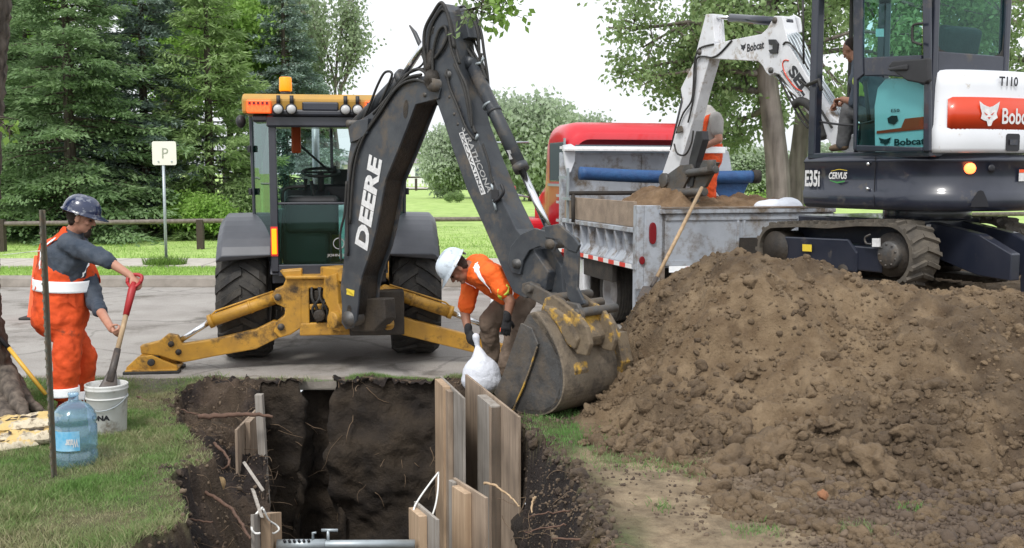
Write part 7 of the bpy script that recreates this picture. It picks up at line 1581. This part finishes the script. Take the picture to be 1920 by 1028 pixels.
# willows across the park
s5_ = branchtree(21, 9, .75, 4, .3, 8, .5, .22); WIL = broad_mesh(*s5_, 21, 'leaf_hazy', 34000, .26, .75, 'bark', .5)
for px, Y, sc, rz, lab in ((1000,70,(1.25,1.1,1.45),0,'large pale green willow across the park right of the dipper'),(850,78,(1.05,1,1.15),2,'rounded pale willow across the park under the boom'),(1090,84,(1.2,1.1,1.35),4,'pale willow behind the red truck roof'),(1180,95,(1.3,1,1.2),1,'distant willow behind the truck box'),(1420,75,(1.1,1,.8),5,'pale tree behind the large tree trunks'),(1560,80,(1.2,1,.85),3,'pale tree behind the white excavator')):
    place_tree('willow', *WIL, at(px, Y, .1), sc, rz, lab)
for px, Y, sc, lab in ((1420,38,.8,'small bright shrub left of the large trunks'),(1490,42,1.0,'bright shrub between the large trunks'),(1360,60,1.0,'distant shrub beyond the truck box'),(862,66,.5,'small bush on the lawn under the boom'),(840,66,.45,'lowest bush on the lawn under the boom')):
    place_tree('shrub', *(SHR if px > 900 else SHD), at(px, Y, .1), sc, px, lab, 'shrub')
# large trees on the right
def bigtree(px, Y, seed, lab, trunk, nleaf, limbs, Lf=.12):
    g = random.Random(seed); c = V(*at(px, Y, 0)); segs = []; tips = []
    tp = [H(x, y, V(0,Y,0), V(0,1,0)) - c for x, y in trunk[0]]; tp[0].z = -.2; segs.append((spline(tp, 3), None)); n = len(segs[0][0]); segs[0] = (segs[0][0], [trunk[1]*(1.25-.5*i/n) if i else trunk[1]*1.5 for i in range(n)])
    def grow(p, d, L, r, lev):
        pts = [p]
        for k in range(4): d = (d+V(g.gauss(0,.15), g.gauss(0,.15), g.gauss(0,.1))).normalized(); p = p+d*L/4; pts.append(p)
        segs.append((pts, [r*(1-.15*i) for i in range(5)]))
        if lev >= 1: tips.extend(pts[1:])
        if lev < 3:
            for j in range(3 if lev else 4): grow(pts[g.randint(1,4)], (d*.7+V(g.gauss(0,.6), g.gauss(0,.6), g.gauss(0,.5))).normalized(), L*g.uniform(.45,.7), r*.5, lev+1)
    for (sx, sy, dx, dy, dz, L) in limbs: q = H(sx, sy, V(0,Y,0), V(0,1,0))-c; grow(q, V(dx,dy,dz).normalized(), L, trunk[1]*.35, 0)
    me, tm = broad_mesh(segs, tips, seed, 'leaf_mid', nleaf, Lf, .25, 'bark_pale'); return place_tree('broadleaf_tree', me, tm, c, 1, 0, lab)
bigtree(1462, 20, 31, 'large grey trunked tree with open leafy crown behind the white digger boom', ([(1462,430),(1458,345),(1450,250),(1438,150),(1434,60),(1448,-60)], .2), 17000,
        [(1440,140,-1,0,.2,1.6),(1440,60,-1,.3,.1,2.0),(1438,90,-.9,-.5,.4,1.5),(1445,30,.4,.3,1,1.8),(1440,110,1,.2,.3,1.6),(1440,20,-1,0,.15,1.9),(1440,170,-.7,.7,-.1,1.3),(1445,0,.9,-.3,.2,1.8),(1440,90,-1,-.2,-.3,1.6),(1440,200,-.5,.8,-.25,1.0),(1445,-30,-1,.1,-.05,1.7)], .11)
bigtree(1500, 22, 37, 'second grey trunk close beside the larger tree, half hidden by the excavator', ([(1488,440),(1490,345),(1498,280),(1510,180),(1530,80),(1560,-40)], .17), 20000,
        [(1512,180,.9,0,.3,2.2),(1525,100,1,.2,.2,2.8),(1530,60,.2,-.4,1,2.0),(1545,0,1,0,.1,3.4),(1550,-20,1,.3,-.2,4.0),(1520,140,-.3,.8,.4,2.0),(1540,20,1,-.5,.3,3.0)])
bigtree(1960, 24, 41, 'leafy tree at the right edge behind the excavator tail', ([(1975,430),(1975,200),(1960,60),(1950,-80)], .2), 24000,
        [(1970,200,-.9,0,.2,2.0),(1965,120,-1,.2,.2,2.4),(1960,60,-1,-.2,.3,2.6),(1955,0,-1,0,0,2.8),(1972,260,-.7,.3,0,1.4)])
# tree at the left edge (near)
c = G(-30, 775); r = thing('old_tree', 'rough dark trunk with flared roots at the left edge of the picture', 'tree', c)
tp = [P(-48,800,8.3), P(-30,740,8.3), P(-55,600,8.3), P(-62,420,8.3), P(-52,200,8.3), P(-38,0,8.3), P(-30,-160,8.3)]
b = MB(); sp = spline(tp, 8); b.tube(sp, [.34*(1-.95*min(i/10,1)) + .235 + .02*math.sin(i*2.1) if i < 11 else .235-.0005*i for i in range(len(sp))], 28); part('trunk', b, 'bark', r, sub=2, disp=.07, dsc=.06)
for pts in ([(20,715,8.35),(40,740,8.2),(62,762,8.1),(90,775,8.0)],[(10,700,8.2),(30,750,7.9),(52,790,7.7)],[(-10,740,8.1),(20,790,7.7),(30,812,7.5)]):
    b = MB(); b.tube(spline([P(*p) for p in pts]), [.1,.095,.09,.085,.08,.075,.07,.06,.06,.05,.05,.045,.04,.035,.03,.03,.02,.02,.01][:len(spline([P(*p) for p in pts]))], 10); part('root', b, 'bark', r, sub=1, disp=.04, dsc=.05)
# twigs with leaves entering from above and from the left: one branch each of that tree
def sprig(name, pts, m, n, Lf, sig, lab, seed):
    g = np.random.default_rng(seed); q = [P(*p) for p in pts]; r = thing(name, lab, 'branch', q[0]); b = MB(); sp = spline(q, 6); b.tube(sp, [.014*(1-.8*i/len(sp)) for i in range(len(sp))], 6)
    T = []
    for p in sp[len(sp)//3:]:
        for _ in range(3): e = p + V(g.normal(0,sig), g.normal(0,sig), g.normal(-.3*sig,sig*.7)); b.tube([p, e], [.005,.002], 4); T.append(tuple(p.lerp(e, .6))); T.append(tuple(e))
    part('twig', b, 'bark', r); T = np.array(T); i = g.integers(0, len(T), n); off = g.normal(0, sig*.35, (n,3)); D = g.normal(0,1,(n,3)); D[:,2] -= .9; N_ = g.normal(0,1,(n,3)); N_[:,2] += 1
    me = leafmesh('leaves', T[i]+off-np.array(q[0]), D, N_, g.uniform(.7,1.2,n)*Lf, g.uniform(.5,.75,n)*Lf, m); link_mesh('leaves', me, r)
sprig('overhanging_branch', [(1100,-190,8.0),(1010,-110,8.4),(950,-40,8.6),(925,10,8.7)], 'leaf_bright', 420, .07, .13, 'leafy branch tip hanging into the top of the picture above the dipper', 1)
sprig('overhanging_branch', [(820,-120,8.6),(880,-60,8.6),(905,0,8.6),(880,18,8.6)], 'leaf_mid', 160, .06, .1, 'smaller leafy twig hanging beside the top of the boom', 2)
sprig('leafy_twig', [(-30,200,8.1),(-10,215,8.05),(8,232,8.0),(20,243,8.0)], 'leaf_bright', 40, .07, .05, 'bright leaves sprouting from the trunk at the left edge', 3)
sprig('overhanging_branch', [(1330,-170,11),(1280,-110,11),(1230,-50,11),(1195,-5,11)], 'leaf_mid', 260, .08, .16, 'leafy twig hanging into the top of the picture left of the white digger', 4)
# houses, far fence and car across the park
def house(px0, px1, Y, zr, lab, wm='house_white'):
    a, c = P(px0, 330, Y), P(px1, 330, Y); w = c.x-a.x; r = thing('house', lab, 'house', (a.x, Y, 0)); wf = Frame((a.x, Y, 0), 0)
    b = MB(); b.box((w/2, 4, zr*.36), (w, 8, zr*.72), wf); part('wall', b, wm, r); b = MB(); b.prism([wf.w(-.4,-.5,zr*.7), wf.w(-.4,8.5,zr*.7), wf.w(-.4,4,zr*1.05)], V(w+.8,0,0)); part('roof', b, 'house_roof', r)
    for k in range(int(w/3.2)): f = MB(); f.box((1.6+k*3.2, -.05, zr*.4), (1.5,.12,1.3), wf); wo = part('window', f, 'house_window', r)
house(770, 838, 190, 5.2, 'white bungalow far across the park under the boom'); house(640, 735, 200, 5.0, 'far bungalow behind the backhoe cab', 'house_beige'); house(1040, 1130, 210, 6, 'far house behind the willows', 'house_beige'); house(1370, 1440, 180, 5, 'far house left of the large tree trunks'); house(1200, 1300, 220, 5, 'far house behind the truck box', 'house_beige')
r = thing('white_fence', 'white picket fence far across the park under the boom', 'fence', (0, 150, 0)); b = MB(); p = P(760,330,150); q = P(1100,330,150)
for z in (.5, 1.1): b.box(((p.x+q.x)/2, 150, z), (q.x-p.x, .1, .12))
parts('rail', b, 'decal_white', r); b = MB(); x = p.x
while x < q.x: b.box((x, 150, .7), (.35,.05,1.3)); x += .6
o = part('pickets', b, 'decal_white', r); o['kind'] = 'stuff'
r = thing('park_fence', 'dark low rail fence on the far side of the park lawn', 'fence', (0,112,0)); b = MB(); b.cyl(P(700,330,112)-V(0,0,.15), P(1500,330,112)-V(0,0,.15), .1, seg=6); part('rail', b, 'post_brown', r)
for px in range(720, 1500, 60): q = P(px,330,112); b = MB(); b.box((q.x,112,.7),(.25,.25,1.3)); part('post', b, 'post_brown', r)
